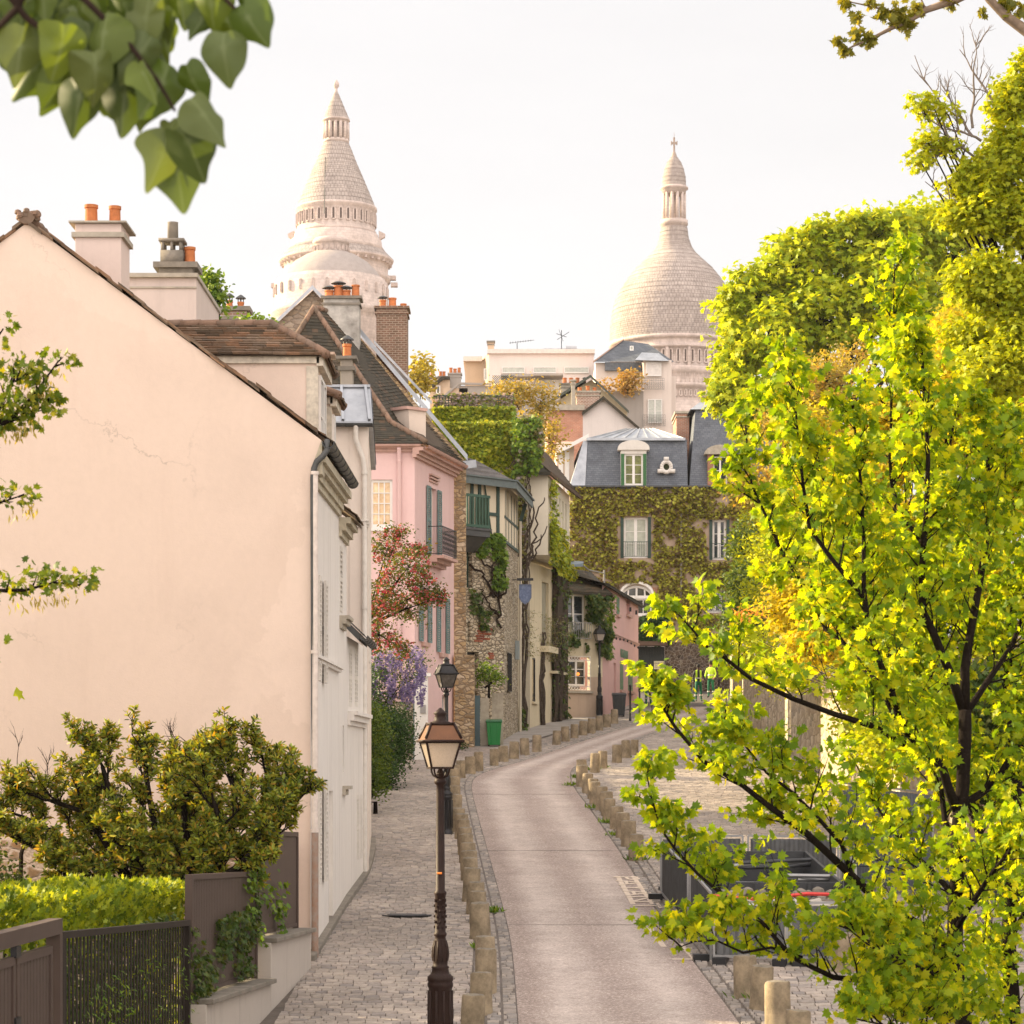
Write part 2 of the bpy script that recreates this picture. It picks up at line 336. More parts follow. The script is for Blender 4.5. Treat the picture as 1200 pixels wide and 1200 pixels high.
def shutter(root, F, u0, u1, z0, z1, m, w=.03, open_=True, slats=True, side=None):
    mb = MB(); t = .04; fw = .06
    mb.fbox(F, u0, u0+fw, w, w+t, z0, z1); mb.fbox(F, u1-fw, u1, w, w+t, z0, z1)
    for z in (z0, (z0+z1)/2-.04, z1-.08): mb.fbox(F, u0+fw, u1-fw, w, w+t, z, z+.08)
    for a, b in ((z0+.08, (z0+z1)/2-.04), ((z0+z1)/2+.04, z1-.08)):
        if slats:
            n = max(2, int((b-a)/.075))
            for i in range(n):
                z = a+(b-a)*(i+.5)/n
                mb.hexa([F.p(u0+fw, w+.002, z+.02), F.p(u0+fw, w+.036, z-.025), F.p(u0+fw, w+.036, z-.013), F.p(u0+fw, w+.002, z+.032),
                         F.p(u1-fw, w+.002, z+.02), F.p(u1-fw, w+.036, z-.025), F.p(u1-fw, w+.036, z-.013), F.p(u1-fw, w+.002, z+.032)])
        else: mb.fbox(F, u0+fw, u1-fw, w+.008, w+t-.008, a, b)
    return mb.build('shutter', m, root)
def shutter_out(root, F, u, z0, z1, width, m, hinge=1, ang=100):
    """a shutter swung open so that it stands out from the wall"""
    d = F.d*math.cos(R(180-ang))*hinge+F.n*math.sin(R(180-ang)); A = F.p(u, .02, 0); G = Fr((A.x, A.y), (A.x+d.x, A.y+d.y))
    return shutter(root, G, 0, width, z0, z1, m, -.02)
def railing(root, F, u0, u1, z0, h=.9, w0=.03, w1=.3, m=None, step=.11, ornate=False, name='balcony_railing'):
    m = m or M_iron; mb = MB(); t = .022
    for z in (z0+.05, z0+h-.03): mb.fbox(F, u0, u1, w1-t, w1, z, z+t*1.3)
    if w1 > .12:
        for u in (u0, u1-t):
            for z in (z0+.05, z0+h-.03): mb.fbox(F, u, u+t, w0, w1-t, z, z+t*1.2)
    if ornate: mb.fbox(F, u0, u1, w1-t, w1, z0+h*.78, z0+h*.78+t)
    n = int((u1-u0)/step)
    for i in range(n+1):
        u = u0+(u1-u0-t*.8)*i/n; mb.fbox(F, u, u+t*.8, w1-t+.002, w1-.002, z0+.05+t*1.3, z0+h-.03)
        if ornate and i < n:
            um = u+(u1-u0)/n/2; zz = z0+.2
            while zz < z0+h*.72:
                c = F.p(um, w1-t/2, zz); r_ = step*.42
                mb.tube([c+F.d*(r_*math.cos(a))+Vector((0, 0, r_*1.3*math.sin(a))) for a in [k*math.pi/4 for k in range(9)]], .008, 4); zz += step*1.25
    return mb.build(name, m, root)
def moulding(mb, F, u0, u1, z, steps=((.0, .06, .05), (.06, .1, .1), (.1, .15, .14)), mi=0):
    for a, b, w in steps: mb.fbox(F, u0, u1, -.02, w, z+a, z+b, mi)
def gutter(root, a, b, r=.075, m=None):
    mb = MB(); a = Vector(a); b = Vector(b); d = (b-a).normalized(); s = d.cross(Vector((0, 0, 1))).normalized(); pts = []
    for i in range(9):
        t = math.pi*i/8; pts.append(s*math.cos(t)*r-Vector((0, 0, 1))*math.sin(t)*r)
    for i in range(8):
        mb.quad(a+pts[i], b+pts[i], b+pts[i+1], a+pts[i+1]); mb.quad(a+pts[i]*.9, a+pts[i+1]*.9, b+pts[i+1]*.9, b+pts[i]*.9)
    mb.tube([a+pts[0], b+pts[0]], .011, 6); mb.tube([a+pts[8], b+pts[8]], .011, 6)
    n = max(2, int((b-a).length/.5))
    for k in range(n+1):
        c = a+(b-a)*k/n; mb.tube([c+p*1.06 for p in pts], .009, 4)
    return mb.build('gutter', m or M_lead, root, smooth=True)
def tube_part(root, pts, r, m, name='downpipe', n=10, rings=0):
    mb = MB(); mb.tube(pts, r, n)
    if rings:
        a, b = Vector(pts[-2]), Vector(pts[-1]); k = max(1, int((b-a).length/rings))
        for i in range(k+1): c = a+(b-a)*i/k; mb.tube([c, c+(b-a).normalized()*.05], r*1.25, n)
    return mb.build(name, m, root, smooth=True)
def tiles(mb, bl, br, tr, tl, w=.17, ex=.12, th=.018, mi=0, jit=.5, rr=None, curve=0):
    rr = rr or rnd; bl, br, tr, tl = map(Vector, (bl, br, tr, tl))
    L = (((tl+tr)/2)-((bl+br)/2)).length; rows = max(1, int(L/ex)); nrm = (br-bl).cross(tl-bl)
    if nrm.length < 1e-6: nrm = (br-bl).cross(tr-bl)
    nrm.normalize(); up0 = ((tl+tr)/2-(bl+br)/2).normalized()
    for i in range(rows):
        t0 = i/rows; a = bl.lerp(tl, t0); b = br.lerp(tr, t0); d = b-a; wl = d.length
        if wl < .05: continue
        n = max(1, round(wl/w)); dn = d.normalized(); off = (i % 2)*.5
        wv = math.sin(i*.9)*.006
        for k in range(-1 if off else 0, n):
            s0 = max(0, (k+off)/n); s1 = min(1, (k+1+off)/n)
            if s1-s0 < .15/n: continue
            p0 = a+d*s0+dn*.003; p1 = a+d*s1-dn*.003; j = rr.uniform(-1, 1)*jit*.012; lift = nrm*(th+rr.uniform(0, 1)*jit*.012+wv)
            lo = up0*(-.02+j); hi = up0*(ex*1.05)
            mb.add([p0+lo+lift, p1+lo+lift, p1+hi+nrm*.004, p0+hi+nrm*.004, p0+lo, p1+lo], [(0, 1, 2, 3), (4, 5, 1, 0), (4, 0, 3), (5, 2, 1)], mi)
def chimney(root, x0, x1, y0, y1, z0, z1, m, pots=(), cap=.08, capm=None, potr=.1, sub='chimney'):
    mb = MB(); mb.box(x0, x1, y0, y1, z0, z1); o = mb.build(sub, m, root, bevel=.01)
    c = MB(); c.box(x0-.05, x1+.05, y0-.05, y1+.05, z1-.22, z1-.14); c.box(x0-.09, x1+.09, y0-.09, y1+.09, z1, z1+cap); c.build('chimney_cap', capm or m, o)
    for (px_, h, r_, kind) in pots:
        p = MB(); cx = x0+(x1-x0)*px_; cy = (y0+y1)/2; zz = z1+cap
        p.lathe([(r_*1.05, 0), (r_, .03), (r_*.92, h-.06), (r_*1.06, h-.05), (r_*1.06, h), (r_*.8, h), (r_*.8, h-.12)], (cx, cy, zz), 16, cap=True)
        q = p.build('chimney_pot', M_terra, o, smooth=True)
        if kind:
            k = MB()
            for a in range(4): t = a*math.pi/2; k.tube([(cx+r_*.8*math.cos(t), cy+r_*.8*math.sin(t), zz+h-.02), (cx+r_*.8*math.cos(t), cy+r_*.8*math.sin(t), zz+h+.09)], .012, 4)
            k.lathe([(r_*1.6, 0), (r_*1.55, .02), (r_*.6, .08), (.01, .1)], (cx, cy, zz+h+.08), 16); k.build('chimney_cowl', M_lead, o, smooth=True)
    return o

# ------------------------------------------------------------------ leaves
MAPLE = ([(0, .3, .02), (0, 0, 0), (.16, -.06, -.01), (.40, -.02, -.07), (.30, .14, -.02), (.62, .34, -.14), (.36, .42, -.04), (.40, .66, -.08), (.17, .60, 0), (0, 1.0, -.12),
          (-.17, .60, 0), (-.40, .66, -.08), (-.36, .42, -.04), (-.62, .34, -.14), (-.30, .14, -.02), (-.40, -.02, -.07), (-.16, -.06, -.01)],
         [(0, i, i+1) for i in range(1, 16)]+[(0, 16, 1)])
OVAL = ([(0, 0, 0), (.22, .3, .06), (.2, .7, .05), (0, 1, -.05), (-.2, .7, .05), (-.22, .3, .06), (0, .5, 0)], [(0, 1, 6), (1, 2, 6), (2, 3, 6), (3, 4, 6), (4, 5, 6), (5, 0, 6)])
LANCE = ([(0, 0, 0), (.14, .45, .03), (0, 1, -.04), (-.14, .45, .03)], [(0, 1, 2, 3)])
ROUND = ([(0, 0, 0), (.38, .12, .08), (.42, .6, .06), (0, 1, -.06), (-.42, .6, .06), (-.38, .12, .08)], [(0, 1, 2, 3), (0, 3, 4, 5)])
LOBED = ([(0, 0, 0), (.45, .05, -.03), (.3, .35, .03), (.5, .6, -.06), (.16, .62, 0), (0, 1, -.08), (-.16, .62, 0), (-.5, .6, -.06), (-.3, .35, .03), (-.45, .05, -.03)],
         [(0, 1, 2), (0, 2, 3, 4), (0, 4, 5), (0, 5, 6), (0, 6, 7, 8), (0, 8, 9)])
def nrmz(a): return a/np.maximum(np.linalg.norm(a, axis=1, keepdims=True), 1e-9)
def leafmesh(name, C, A, Nn, sz, tpl, m, parent):
    C = np.asarray(C, float); A = nrmz(np.asarray(A, float)); Nn = np.asarray(Nn, float); Nn = Nn-A*np.sum(Nn*A, 1, keepdims=True); Nn = nrmz(Nn); B = np.cross(A, Nn)
    T = np.array(tpl[0]); k = len(T); n = len(C); sz = np.asarray(sz).reshape(-1, 1, 1)
    V = C[:, None, :]+sz*(T[None, :, 0:1]*B[:, None, :]+T[None, :, 1:2]*A[:, None, :]+T[None, :, 2:3]*Nn[:, None, :])
    r = root_loc(parent); V = V.reshape(-1, 3)-np.array([r.x, r.y, r.z])
    lens = np.array([len(f) for f in tpl[1]]); idx = np.concatenate([np.array(f) for f in tpl[1]])
    L = (np.arange(n)[:, None]*k+idx[None, :]).reshape(-1); tot = np.tile(lens, n); st = np.concatenate([[0], np.cumsum(tot)[:-1]])
    me = bpy.data.meshes.new(name); me.vertices.add(len(V)); me.vertices.foreach_set('co', V.astype(np.float32).ravel())
    me.loops.add(len(L)); me.loops.foreach_set('vertex_index', L.astype(np.int32)); me.polygons.add(len(tot))
    me.polygons.foreach_set('loop_start', st.astype(np.int32)); me.polygons.foreach_set('loop_total', tot.astype(np.int32)); me.update(calc_edges=True); me.validate()
    me.materials.append(m); o = bpy.data.objects.new(name, me); COL.objects.link(o); o.parent = parent; return o
def rdirs(g, n, zb=0.0, zs=1.0):
    a = g.normal(size=(n, 3)); a[:, 2] = a[:, 2]*zs+zb; return nrmz(a)
def blob_tree(name, label, cat, base, blobs, leaf=.15, tpl=OVAL, m=None, seed=1, per=14, cr=.35, trunk_r=.2, droop=-.3, bark=None, shell=.55, group=None, twigs=True, crown='crown', upn=.15, top=None, trunk=True, umb=False):
    """blobs: (px, py, depth, rx_px, ry_px, clumps)"""
    g = np.random.default_rng(seed); root = thing(name, label, cat, base, group); wood = MB(); Cs = []; base = Vector(base)
    hub = Vector(top) if top else None
    if hub is None:
        lo = min(blobs, key=lambda b: -b[1]); hub = base.lerp(P(lo[0], lo[1], lo[2]), .75)
        hub.x = base.x*.5+hub.x*.5
    if trunk:
        mid = base.lerp(hub, .5)+Vector((g.normal()*.1, g.normal()*.1, 0)); wood.tube([base-Vector((0, 0, .2)), base+Vector((0, 0, .3)), mid, hub], [trunk_r*1.25, trunk_r, trunk_r*.85, trunk_r*.7], 9)
    for (px, py, d, rx, ry, nc) in blobs:
        c = P(px, py, d); sx = rx*d/FP; sz_ = ry*d/FP; sy = (sx+sz_)/2
        u = rdirs(g, nc); rad = g.uniform(0, 1, nc)**.333*(1-shell)+shell*g.uniform(.55, 1.08, nc)
        rad *= np.where(g.uniform(size=nc) < .14, g.uniform(1.08, 1.4, nc), 1.0)
        rad *= 1+.30*np.array([mnoise.noise(Vector((x*2.2+px, y*2.2, z*2.2+py))) for x, y, z in u])
        pts = np.array([c.x, c.y, c.z])+u*rad[:, None]*np.array([sx, sy, sz_]); Cs.append(pts)
        if trunk or twigs:
            j = hub.lerp(c, .5)+Vector((g.normal()*.1*sx, g.normal()*.1, g.normal()*.1*sz_+.15*sz_)); kf_ = min(1, (10/len(blobs))**.6); wood.tube([hub, j, c], [trunk_r*.6*kf_, trunk_r*.35*kf_, trunk_r*.16*kf_], 6)
        if twigs:
            for q in pts[::3]:
                q = Vector(q); mm = c.lerp(q, .5)+Vector((0, 0, -.06*sz_)); wood.tube([c+(q-c)*.08, mm, q], [trunk_r*.12, trunk_r*.07, .008], 4, cap=False)
    C = np.concatenate(Cs); n = len(C); LC = np.repeat(C, per, 0)+g.normal(size=(n*per, 3))*np.array([cr, cr, cr*.7])*.6
    A = rdirs(g, n*per, droop, .6); Nn = rdirs(g, n*per, upn, .6); sz = leaf*g.uniform(.65, 1.25, n*per)
    if umb:
        dv = rdirs(g, n*per, .45, .75); LC = np.repeat(C, per, 0)+dv*cr*g.uniform(.55, 1.0, (n*per, 1))*np.array([1, 1, .7])+g.normal(size=(n*per, 3))*cr*.22; A = dv*.8+np.array([0, 0, -.6])+g.normal(size=(n*per, 3))*.5; Nn = dv+np.array([0, 0, .5])+g.normal(size=(n*per, 3))*.35
    leafmesh(crown, LC, A, Nn, sz, tpl, m, root)
    if wood.f: wood.build('trunk' if trunk else 'branches', bark or M_bark, root, smooth=2)
    return root, C
def ivy(name, label, F, rects, holes, n, size, m, seed=1, thr=0.0, nsc=.9, depth=.1, cat='climbing plant', tpl=LOBED, root=None, crown='foliage', fn=None, edge=.25):
    """leaves over a wall. rects, holes: (u0, u1, z0, z1)"""
    g = np.random.default_rng(seed); u0, u1, z0, z1 = rects[0]; p0 = F.p((u0+u1)/2, .05, min(r[2] for r in rects)); root = root or thing(name, label, cat, p0)
    C = []; areas = np.array([(r[1]-r[0])*(r[3]-r[2]) for r in rects]); areas = areas/areas.sum(); cnt = 0
    while len(C) < n and cnt < n*12:
        cnt += 1; r = rects[g.choice(len(rects), p=areas)] if len(rects) > 1 else rects[0]
        u = g.uniform(r[0], r[1]); z = g.uniform(r[2], r[3])
        uj = u+.16*mnoise.noise(Vector((u*3, z*3, 9))); zj = z+.16*mnoise.noise(Vector((u*3, z*3, 19)))
        if any(h[0] < uj < h[1] and h[2] < zj < h[3] for h in holes): continue
        v = mnoise.noise(Vector((u*nsc, z*nsc, seed*3.1)))+.5*mnoise.noise(Vector((u*nsc*3, z*nsc*3, seed)))+.4*mnoise.noise(Vector((u*nsc*9, z*nsc*9, seed+4)))+.3*mnoise.noise(Vector((u*nsc*22, z*nsc*22, seed+8)))
        e = min(u-r[0], r[1]-u, z-r[2], r[3]-z); v += min(0, (e-edge)*1.5)
        if fn: v += fn(u, z)
        if v < thr: continue
        w = depth*(.25+max(0, v)*1.3)*g.uniform(.2, 1.1); q = F.p(u, w+.02, z); C.append((q.x, q.y, q.z))
    C = np.array(C); k = len(C); nn = np.array([F.n.x, F.n.y, .55]); A = rdirs(g, k, -.9, .6)*.8+np.array([F.n.x, F.n.y, 0])*.35
    leafmesh(crown, C, A, nn+g.normal(size=(k, 3))*.45, size*g.uniform(.6, 1.25, k), tpl, m, root); return root
# ================================================================== GROUND
M_ground = plain('packed_earth', (.16, .13, .10), .95, var=.3, scale=1.5, bmp=.4)
M_mortar = plain('sett_joint_sand', (.13, .108, .09), .98, var=.35, scale=3, bmp=.4)
M_sett = island('granite_sett', [(.26, .225, .195), (.34, .295, .25), (.22, .195, .18), (.41, .35, .295), (.29, .25, .215), (.36, .305, .265)], .75, .5, 45, .5, 12, .4)
M_kerbsett = island('gutter_sett', [(.22, .195, .17), (.30, .26, .225), (.18, .165, .155), (.36, .31, .26)], .75, .5, 45, .5, 12, .4)
def strip(name, left, right, ds, m, z=0.0, parent=None, attr=False, nx=1):
    mb = MB(); k = nx+1
    for d in ds:
        for j in range(k):
            mb.v.append((left(d)+(right(d)-left(d))*j/nx, d, gz(d)+z))
    for i in range(len(ds)-1):
        for j in range(nx):
            a = i*k+j; mb.f.append((a, a+1, a+1+k, a+k)); mb.m.append(0)
    o = mb.build(name, m, parent, smooth=True)
    if attr:
        at = o.data.attributes.new('across', 'FLOAT', 'POINT'); at.data.foreach_set('value', [j/nx for d in ds for j in range(k)])
    return o
def frange(a, b, s): return [a+(b-a)*i/int(round((b-a)/s)) for i in range(int(round((b-a)/s))+1)]
tag(strip('ground', lambda d: -420, lambda d: 420, frange(-8, 88, 4)+frange(90, 146, 4)+frange(150, 900, 50), M_ground, -.09), kind='structure')
# road: worn pinkish surface dressing
def road_mat():
    m, nt, b, t, o = newmat('pink_surface_dressing'); ob = t.outputs['Object']
    at = N(nt, 'ShaderNodeAttribute', attribute_name='across')
    base = ramp(nt, noise_(nt, ob, 24, 3, .85), [(.30, (.15, .115, .10)), (.46, (.28, .225, .198)), (.56, (.34, .28, .25)), (.68, (.66, .58, .53))])
    w = N(nt, 'ShaderNodeMath', operation='MULTIPLY_ADD'); nt.links.new(noise_(nt, ob, .5, 4, .6), w.inputs[0]); w.inputs[1].default_value = .16; nt.links.new(at.outputs['Fac'], w.inputs[2])
    tr = ramp(nt, w.outputs[0], [(.16, (0, 0, 0)), (.30, (1, 1, 1)), (.42, (.75,)*3), (.55, (.12,)*3), (.66, (.25,)*3), (.82, (1, 1, 1)), (.93, (.5,)*3), (1.0, (0, 0, 0))])
    mm = N(nt, 'ShaderNodeMath', operation='MULTIPLY'); nt.links.new(tr, mm.inputs[0]); nt.links.new(ramp(nt, noise_(nt, ob, 6, 8, .8), [(.3, (.25,)*3), (.7, (1.0,)*3)]), mm.inputs[1])
    base = mixc(nt, mm.outputs[0], base, mixc(nt, .65, base, (.70, .63, .58)))
    base = mixc(nt, 1.0, base, ramp(nt, noise_(nt, ob, 1.1, 6, .7), [(.3, (.84, .83, .82)), (.7, (1.1, 1.09, 1.08))]), 'MULTIPLY')
    nt.links.new(base, b.inputs['Base Color']); b.inputs['Roughness'].default_value = .8; b.inputs['Specular IOR Level'].default_value = .3
    bump(nt, b, noise_(nt, ob, 55, 4, .8), .7, .012); return m
M_road = road_mat()
le = lambda d: interp(LE, d); re = lambda d: interp(RE, d)
road = tag(strip('road', le, re, frange(20, 119, .8), M_road, 0, attr=True, nx=16), kind='structure')
jm = plain('joint_tar', (.11, .09, .08), .9)
for py, w in ((931, .05), (997, .04), (1084, .025)):
    d0 = dg(py); strip('road_joint', le, re, [d0, d0+w], jm, .004, road)
# setts
def setts(mb, x0, x1, d0, d1, w=.17, l=.21, gap=.016, top=.012, seedv=3, tilt=.006):
    r = random.Random(seedv); d = d0; row = 0
    while d < d1:
        ll = l*r.uniform(.88, 1.12); a, b = x0(d), x1(d); x = a-r.uniform(0, w)
        while x < b:
            ww = w*r.uniform(.75, 1.3); xa = max(x, a); xb = min(x+ww, b)
            if xb-xa > .05:
                t = r.uniform(-tilt, tilt); t2 = r.uniform(-tilt, tilt); z0 = gz(d); z1 = gz(d+ll); g2 = gap*.5; c = .022; hh = top+r.uniform(-.006, .006)
                gx = .0025; gy = gap*1.7; g2 = gx; cx_ = .006
                A = [(xa+gx, d+gy, z0-.02), (xb-gx, d+gy, z0-.02), (xb-gx, d+ll-gy, z1-.02), (xa+gx, d+ll-gy, z1-.02)]
                B = [(xa+gx+cx_, d+gy+c, z0+hh+t), (xb-gx-cx_, d+gy+c, z0+hh-t), (xb-gx-cx_, d+ll-gy-c, z1+hh-t+t2), (xa+gx+cx_, d+ll-gy-c, z1+hh+t+t2)]
                mb.add(A+B, [(4, 5, 6, 7), (0, 1, 5, 4), (1, 2, 6, 5), (2, 3, 7, 6), (3, 0, 4, 7)])
            x += ww
        d += ll; row += 1
BLx = smooth_tab([(28, -.65), (31, -.6), (36, -.55), (42, -.62), (50, -.85), (60, -1.3), (66, -1.55), (76, -1.75), (80, -1.7), (84, -1.1), (92, .35), (100, 2.1), (108, 3.9), (114, 4.7), (119, 6.2)], 28, 119)
BL = lambda d: interp(BLx, d)
wallx = lambda d: interp([(20, -3.05), (38, -2.98), (49, -2.9), (52, -3.0), (57, -3.1), (84, -3.15), (85.5, -3.2), (91, -2.0), (92.3, -1.6), (95, -.38), (100, .28), (107, 1.6), (109.5, 2.3), (110, 3.8), (124, 6.2)], d)
sw = strip('sett_pavement', lambda d: wallx(d)-(.4 if d < 57 or d > 84 else 1.6), lambda d: le(d)-.35, frange(26, 122, 1), M_mortar, -.012); tag(sw, kind='structure')
mb = MB(); setts(mb, lambda d: wallx(d)+(.02 if d < 57 or d > 84 else -1.5), lambda d: BL(d)-.0, 28.6, 90.5); s1 = mb.build('setts', M_sett, sw)
mb = MB(); setts(mb, lambda d: BL(d)+.02, lambda d: le(d)-.42, 28.6, 118, .15, .16, seedv=5); mb.build('setts', M_kerbsett, sw)
gutl = strip('gutter_channel', lambda d: le(d)-.42, lambda d: le(d)+.01, frange(26, 119, 1), plain('channel_grout', (.13, .11, .095), .9), -.008); tag(gutl, kind='structure')
mb = MB(); setts(mb, lambda d: le(d)-.19, lambda d: le(d)-.01, 28.6, 118, .16, .2, seedv=6); setts(mb, lambda d: le(d)-.40, lambda d: le(d)-.21, 28.6, 118, .16, .2, seedv=7); mb.build('setts', M_kerbsett, gutl)
# concrete footway beyond the gate, light dusty
fw = strip('footway', lambda d: wallx(d)-.3, lambda d: BL(d)-.2, frange(90.5, 122, 1), plain('grey_footway', (.30, .275, .25), .9, var=.3, scale=1.2, bmp=.4), .012); tag(fw, kind='structure')
# kerb at the foot of the white houses
kb = MB(); kd = frange(37.5, 56, 1.5)
for i in range(len(kd)-1):
    a, b = kd[i], kd[i+1]; wa = .10+.16*max(0, (a-44)/12)*math.sin(min(1, (56.2-a)/6)*1.4); wb = .10+.16*max(0, (b-44)/12)*math.sin(min(1, (56.2-b)/6)*1.4)
    xa, xb = wallx(a), wallx(b); kb.hexa([(xa-.2, a, gz(a)-.05), (xa+wa, a, gz(a)-.05), (xb+wb, b-.02, gz(b)-.05), (xb-.2, b-.02, gz(b)-.05), (xa-.2, a, gz(a)+.11), (xa+wa, a, gz(a)+.1), (xb+wb, b-.02, gz(b)+.1), (xb-.2, b-.02, gz(b)+.11)])
tag(kb.build('kerb', M_conc, None, bevel=.015), kind='structure')
# right-hand side: sett parking lane up to the retaining wall
rp = strip('sett_lane', lambda d: re(d)+.0, lambda d: 9.6, frange(20, 112, 1), M_mortar, -.012); tag(rp, kind='structure')
mb = MB(); setts(mb, lambda d: re(d)+.44, lambda d: min(9.4, re(d)+7.5), 29, 108, .19, .24, seedv=9); mb.build('setts', M_sett, rp)
mb = MB(); setts(mb, lambda d: re(d)+.02, lambda d: re(d)+.2, 28.6, 108, .16, .2, seedv=10); setts(mb, lambda d: re(d)+.23, lambda d: re(d)+.42, 28.6, 108, .16, .2, seedv=11); mb.build('setts', M_kerbsett, rp)
sq = strip('crossroads', lambda d: min(le(d), 6), lambda d: 40, frange(112, 150, 2), plain('grey_asphalt', (.10, .092, .09), .9, var=.25, scale=3, bmp=.4), -.02); tag(sq, kind='structure')
# painted crossing-like band of herringbone setts and a manhole
mh = MB(); d0 = dg(1073); mh.lathe([(.33, 0), (.33, .012), (.3, .014)], (PX(477, d0), d0, gz(d0)+.012), 24); mh.lathe([(.42, 0), (.42, .006)], (PX(477, d0), d0, gz(d0)+.010), 24)
tag(mh.build('manhole_cover', M_iron), 'round iron manhole cover set in the left sett pavement', 'manhole cover')
# parking letters painted beside the right kerb
def lettering(txt, loc, rot, size, m, parent=None, name='lettering', ext=.002, sx=1.0, align='CENTER'):
    c = bpy.data.curves.new(name, 'FONT'); c.body = txt; c.size = size; c.extrude = ext; c.align_x = align; c.align_y = 'CENTER'
    o = bpy.data.objects.new(name, c); COL.objects.link(o); dgp = bpy.context.evaluated_depsgraph_get(); me = bpy.data.meshes.new_from_object(o.evaluated_get(dgp))
    bpy.data.objects.remove(o); me.materials.clear(); me.materials.append(m); q = bpy.data.objects.new(name, me); COL.objects.link(q); q.parent = parent
    r = root_loc(parent); q.location = Vector(loc)-r; q.rotation_euler = rot; q.scale = (sx, 1, 1); return q
M_mark = plain('worn_road_paint', (.60, .50, .40), .8, var=.25, scale=14)
def on_road(px, py): d = dg(py); return PX(px, d), d
mk = thing('road_marking', 'cream painted parking bay letters along the right road edge', 'road marking', (2.15, 44, gz(44))); mk['kind'] = 'structure'
mb = MB()
for (a, b) in (((724, 1027), (742, 1060)), ((742, 1027), (765, 1060)), ((762, 1088), (778, 1110)), ((797, 1106), (816, 1126)), ((788, 1125), (816, 1126))):
    xa, da = on_road(*a); xb, db = on_road(*b); w = .045
    if abs(da-db) < .4: db = da+.12; mb.quad((xa, da, gz(da)+.006), (xb, da, gz(da)+.006), (xb, db, gz(db)+.006), (xa, db, gz(db)+.006))
    else: mb.quad((xa-w, da, gz(da)+.006), (xa+w, da, gz(da)+.006), (xb+w, db, gz(db)+.006), (xb-w, db, gz(db)+.006))
mb.build('line', M_mark, mk)
x0, d0 = on_road(744, 1045); q = lettering('PAYANT', (x0, d0, gz(d0)+.008), (R(0), math.atan(.0667), R(-88)), 1.15, M_mark, mk); q.scale = (1.15, .62, 1)
# bollards -----------------------------------------------------------
M_boll = island('weathered_bollard_stone', [(.24, .205, .15), (.26, .21, .15), (.20, .185, .155), (.31, .245, .16)], .95, 1.0, 18, 1.0, 5)
ORD = ['first', 'second', 'third', 'fourth', 'fifth', 'sixth', 'seventh', 'eighth', 'ninth', 'tenth', 'eleventh', 'twelfth', 'thirteenth', 'fourteenth', 'fifteenth', 'sixteenth', 'seventeenth', 'eighteenth', 'nineteenth', 'twentieth']
ORD += ['twenty '+o for o in ORD[:9]]+['thirtieth']+['thirty '+o for o in ORD[:9]]+['fortieth']
def bollard_mesh(seed, r=.155, h=.55):
    g = random.Random(seed); mb = MB(); k = 14; prof = [(r*1.04, -.25), (r*1.03, 0), (r*1.01, h*.3), (r*.985, h*.65), (r*.96, h-.03), (r*.9, h-.004), (r*.5, h+.006)]
    mb.lathe(prof, n=k, a0=g.random()); mb.v = [(x*(1+g.uniform(-.03, .03)), y*(1+g.uniform(-.03, .03)), z+g.uniform(-.008, .008)) for x, y, z in mb.v]
    o = mb.build('stone_bollard', M_boll, None, smooth=True, local=True); me = o.data; bpy.data.objects.remove(o); return me
BM = [bollard_mesh(i) for i in range(5)]
left_b = [(553, 1165), (564, 1137), (569, 1116), (569, 1096), (563, 1059), (560, 1043), (557, 1033), (552, 1020), (552, 1007), (550, 998), (549, 988), (547, 979), (545, 971), (544, 962), (541, 954), (537, 947), (534, 930), (533, 921), (532, 911), (532, 902), (533, 895), (540, 890), (551, 885.5), (561, 883), (579, 877), (590, 873), (602, 870), (615, 866), (629, 862.6), (652, 855), (663, 851.5), (673, 848), (683, 845), (693, 843), (702, 840), (711, 836.5), (720, 832.5)]
right_b = [(934, 1180), (912, 1154), (892, 1133), (874, 1120), (1036, 1082), (1016, 1080), (988, 1094), (745, 977), (737, 962), (730, 953), (723, 944), (714, 936), (712, 930), (705, 924), (698, 918), (695, 912), (688, 906), (682, 899), (682, 889), (697, 884.5), (706, 880), (723, 874), (734, 869), (743, 866)]
def put_bollards(lst, side, group):
    for i, (px, py) in enumerate(lst):
        d = dg(py, .55); o = bpy.data.objects.new('stone_bollard', BM[(i*3+len(side)) % 5]); COL.objects.link(o)
        o.location = (PX(px, d), d, gz(d)); o.rotation_euler = (R(rnd.uniform(-3, 3)), R(rnd.uniform(-3, 3)), rnd.uniform(0, 6)); s = rnd.uniform(.92, 1.06); o.scale = (s*rnd.uniform(.95, 1.05), s, rnd.uniform(.93, 1.1))
        if side == 'right' and i < 4: lab = 'stone bollard right of the road below the maple, %s from the photo edge' % ORD[i]
        elif side == 'right' and i < 7: lab = ['stone bollard right of the barriers under the maple, rightmost of three', 'stone bollard right of the barriers under the maple, middle of three', 'stone bollard right of the barriers, leftmost of three'][i-4]
        elif side == 'right': lab = 'short stone bollard on right kerb beyond the barriers, %s going uphill' % ORD[i-7]
        else: lab = 'short stone bollard on left kerb, %s counting uphill from the photo bottom' % ORD[i]
        tag(o, lab, 'bollard', group)
put_bollards(left_b, 'left', 'stone bollards along the left kerb'); put_bollards(right_b, 'right', 'stone bollards along the right kerb')

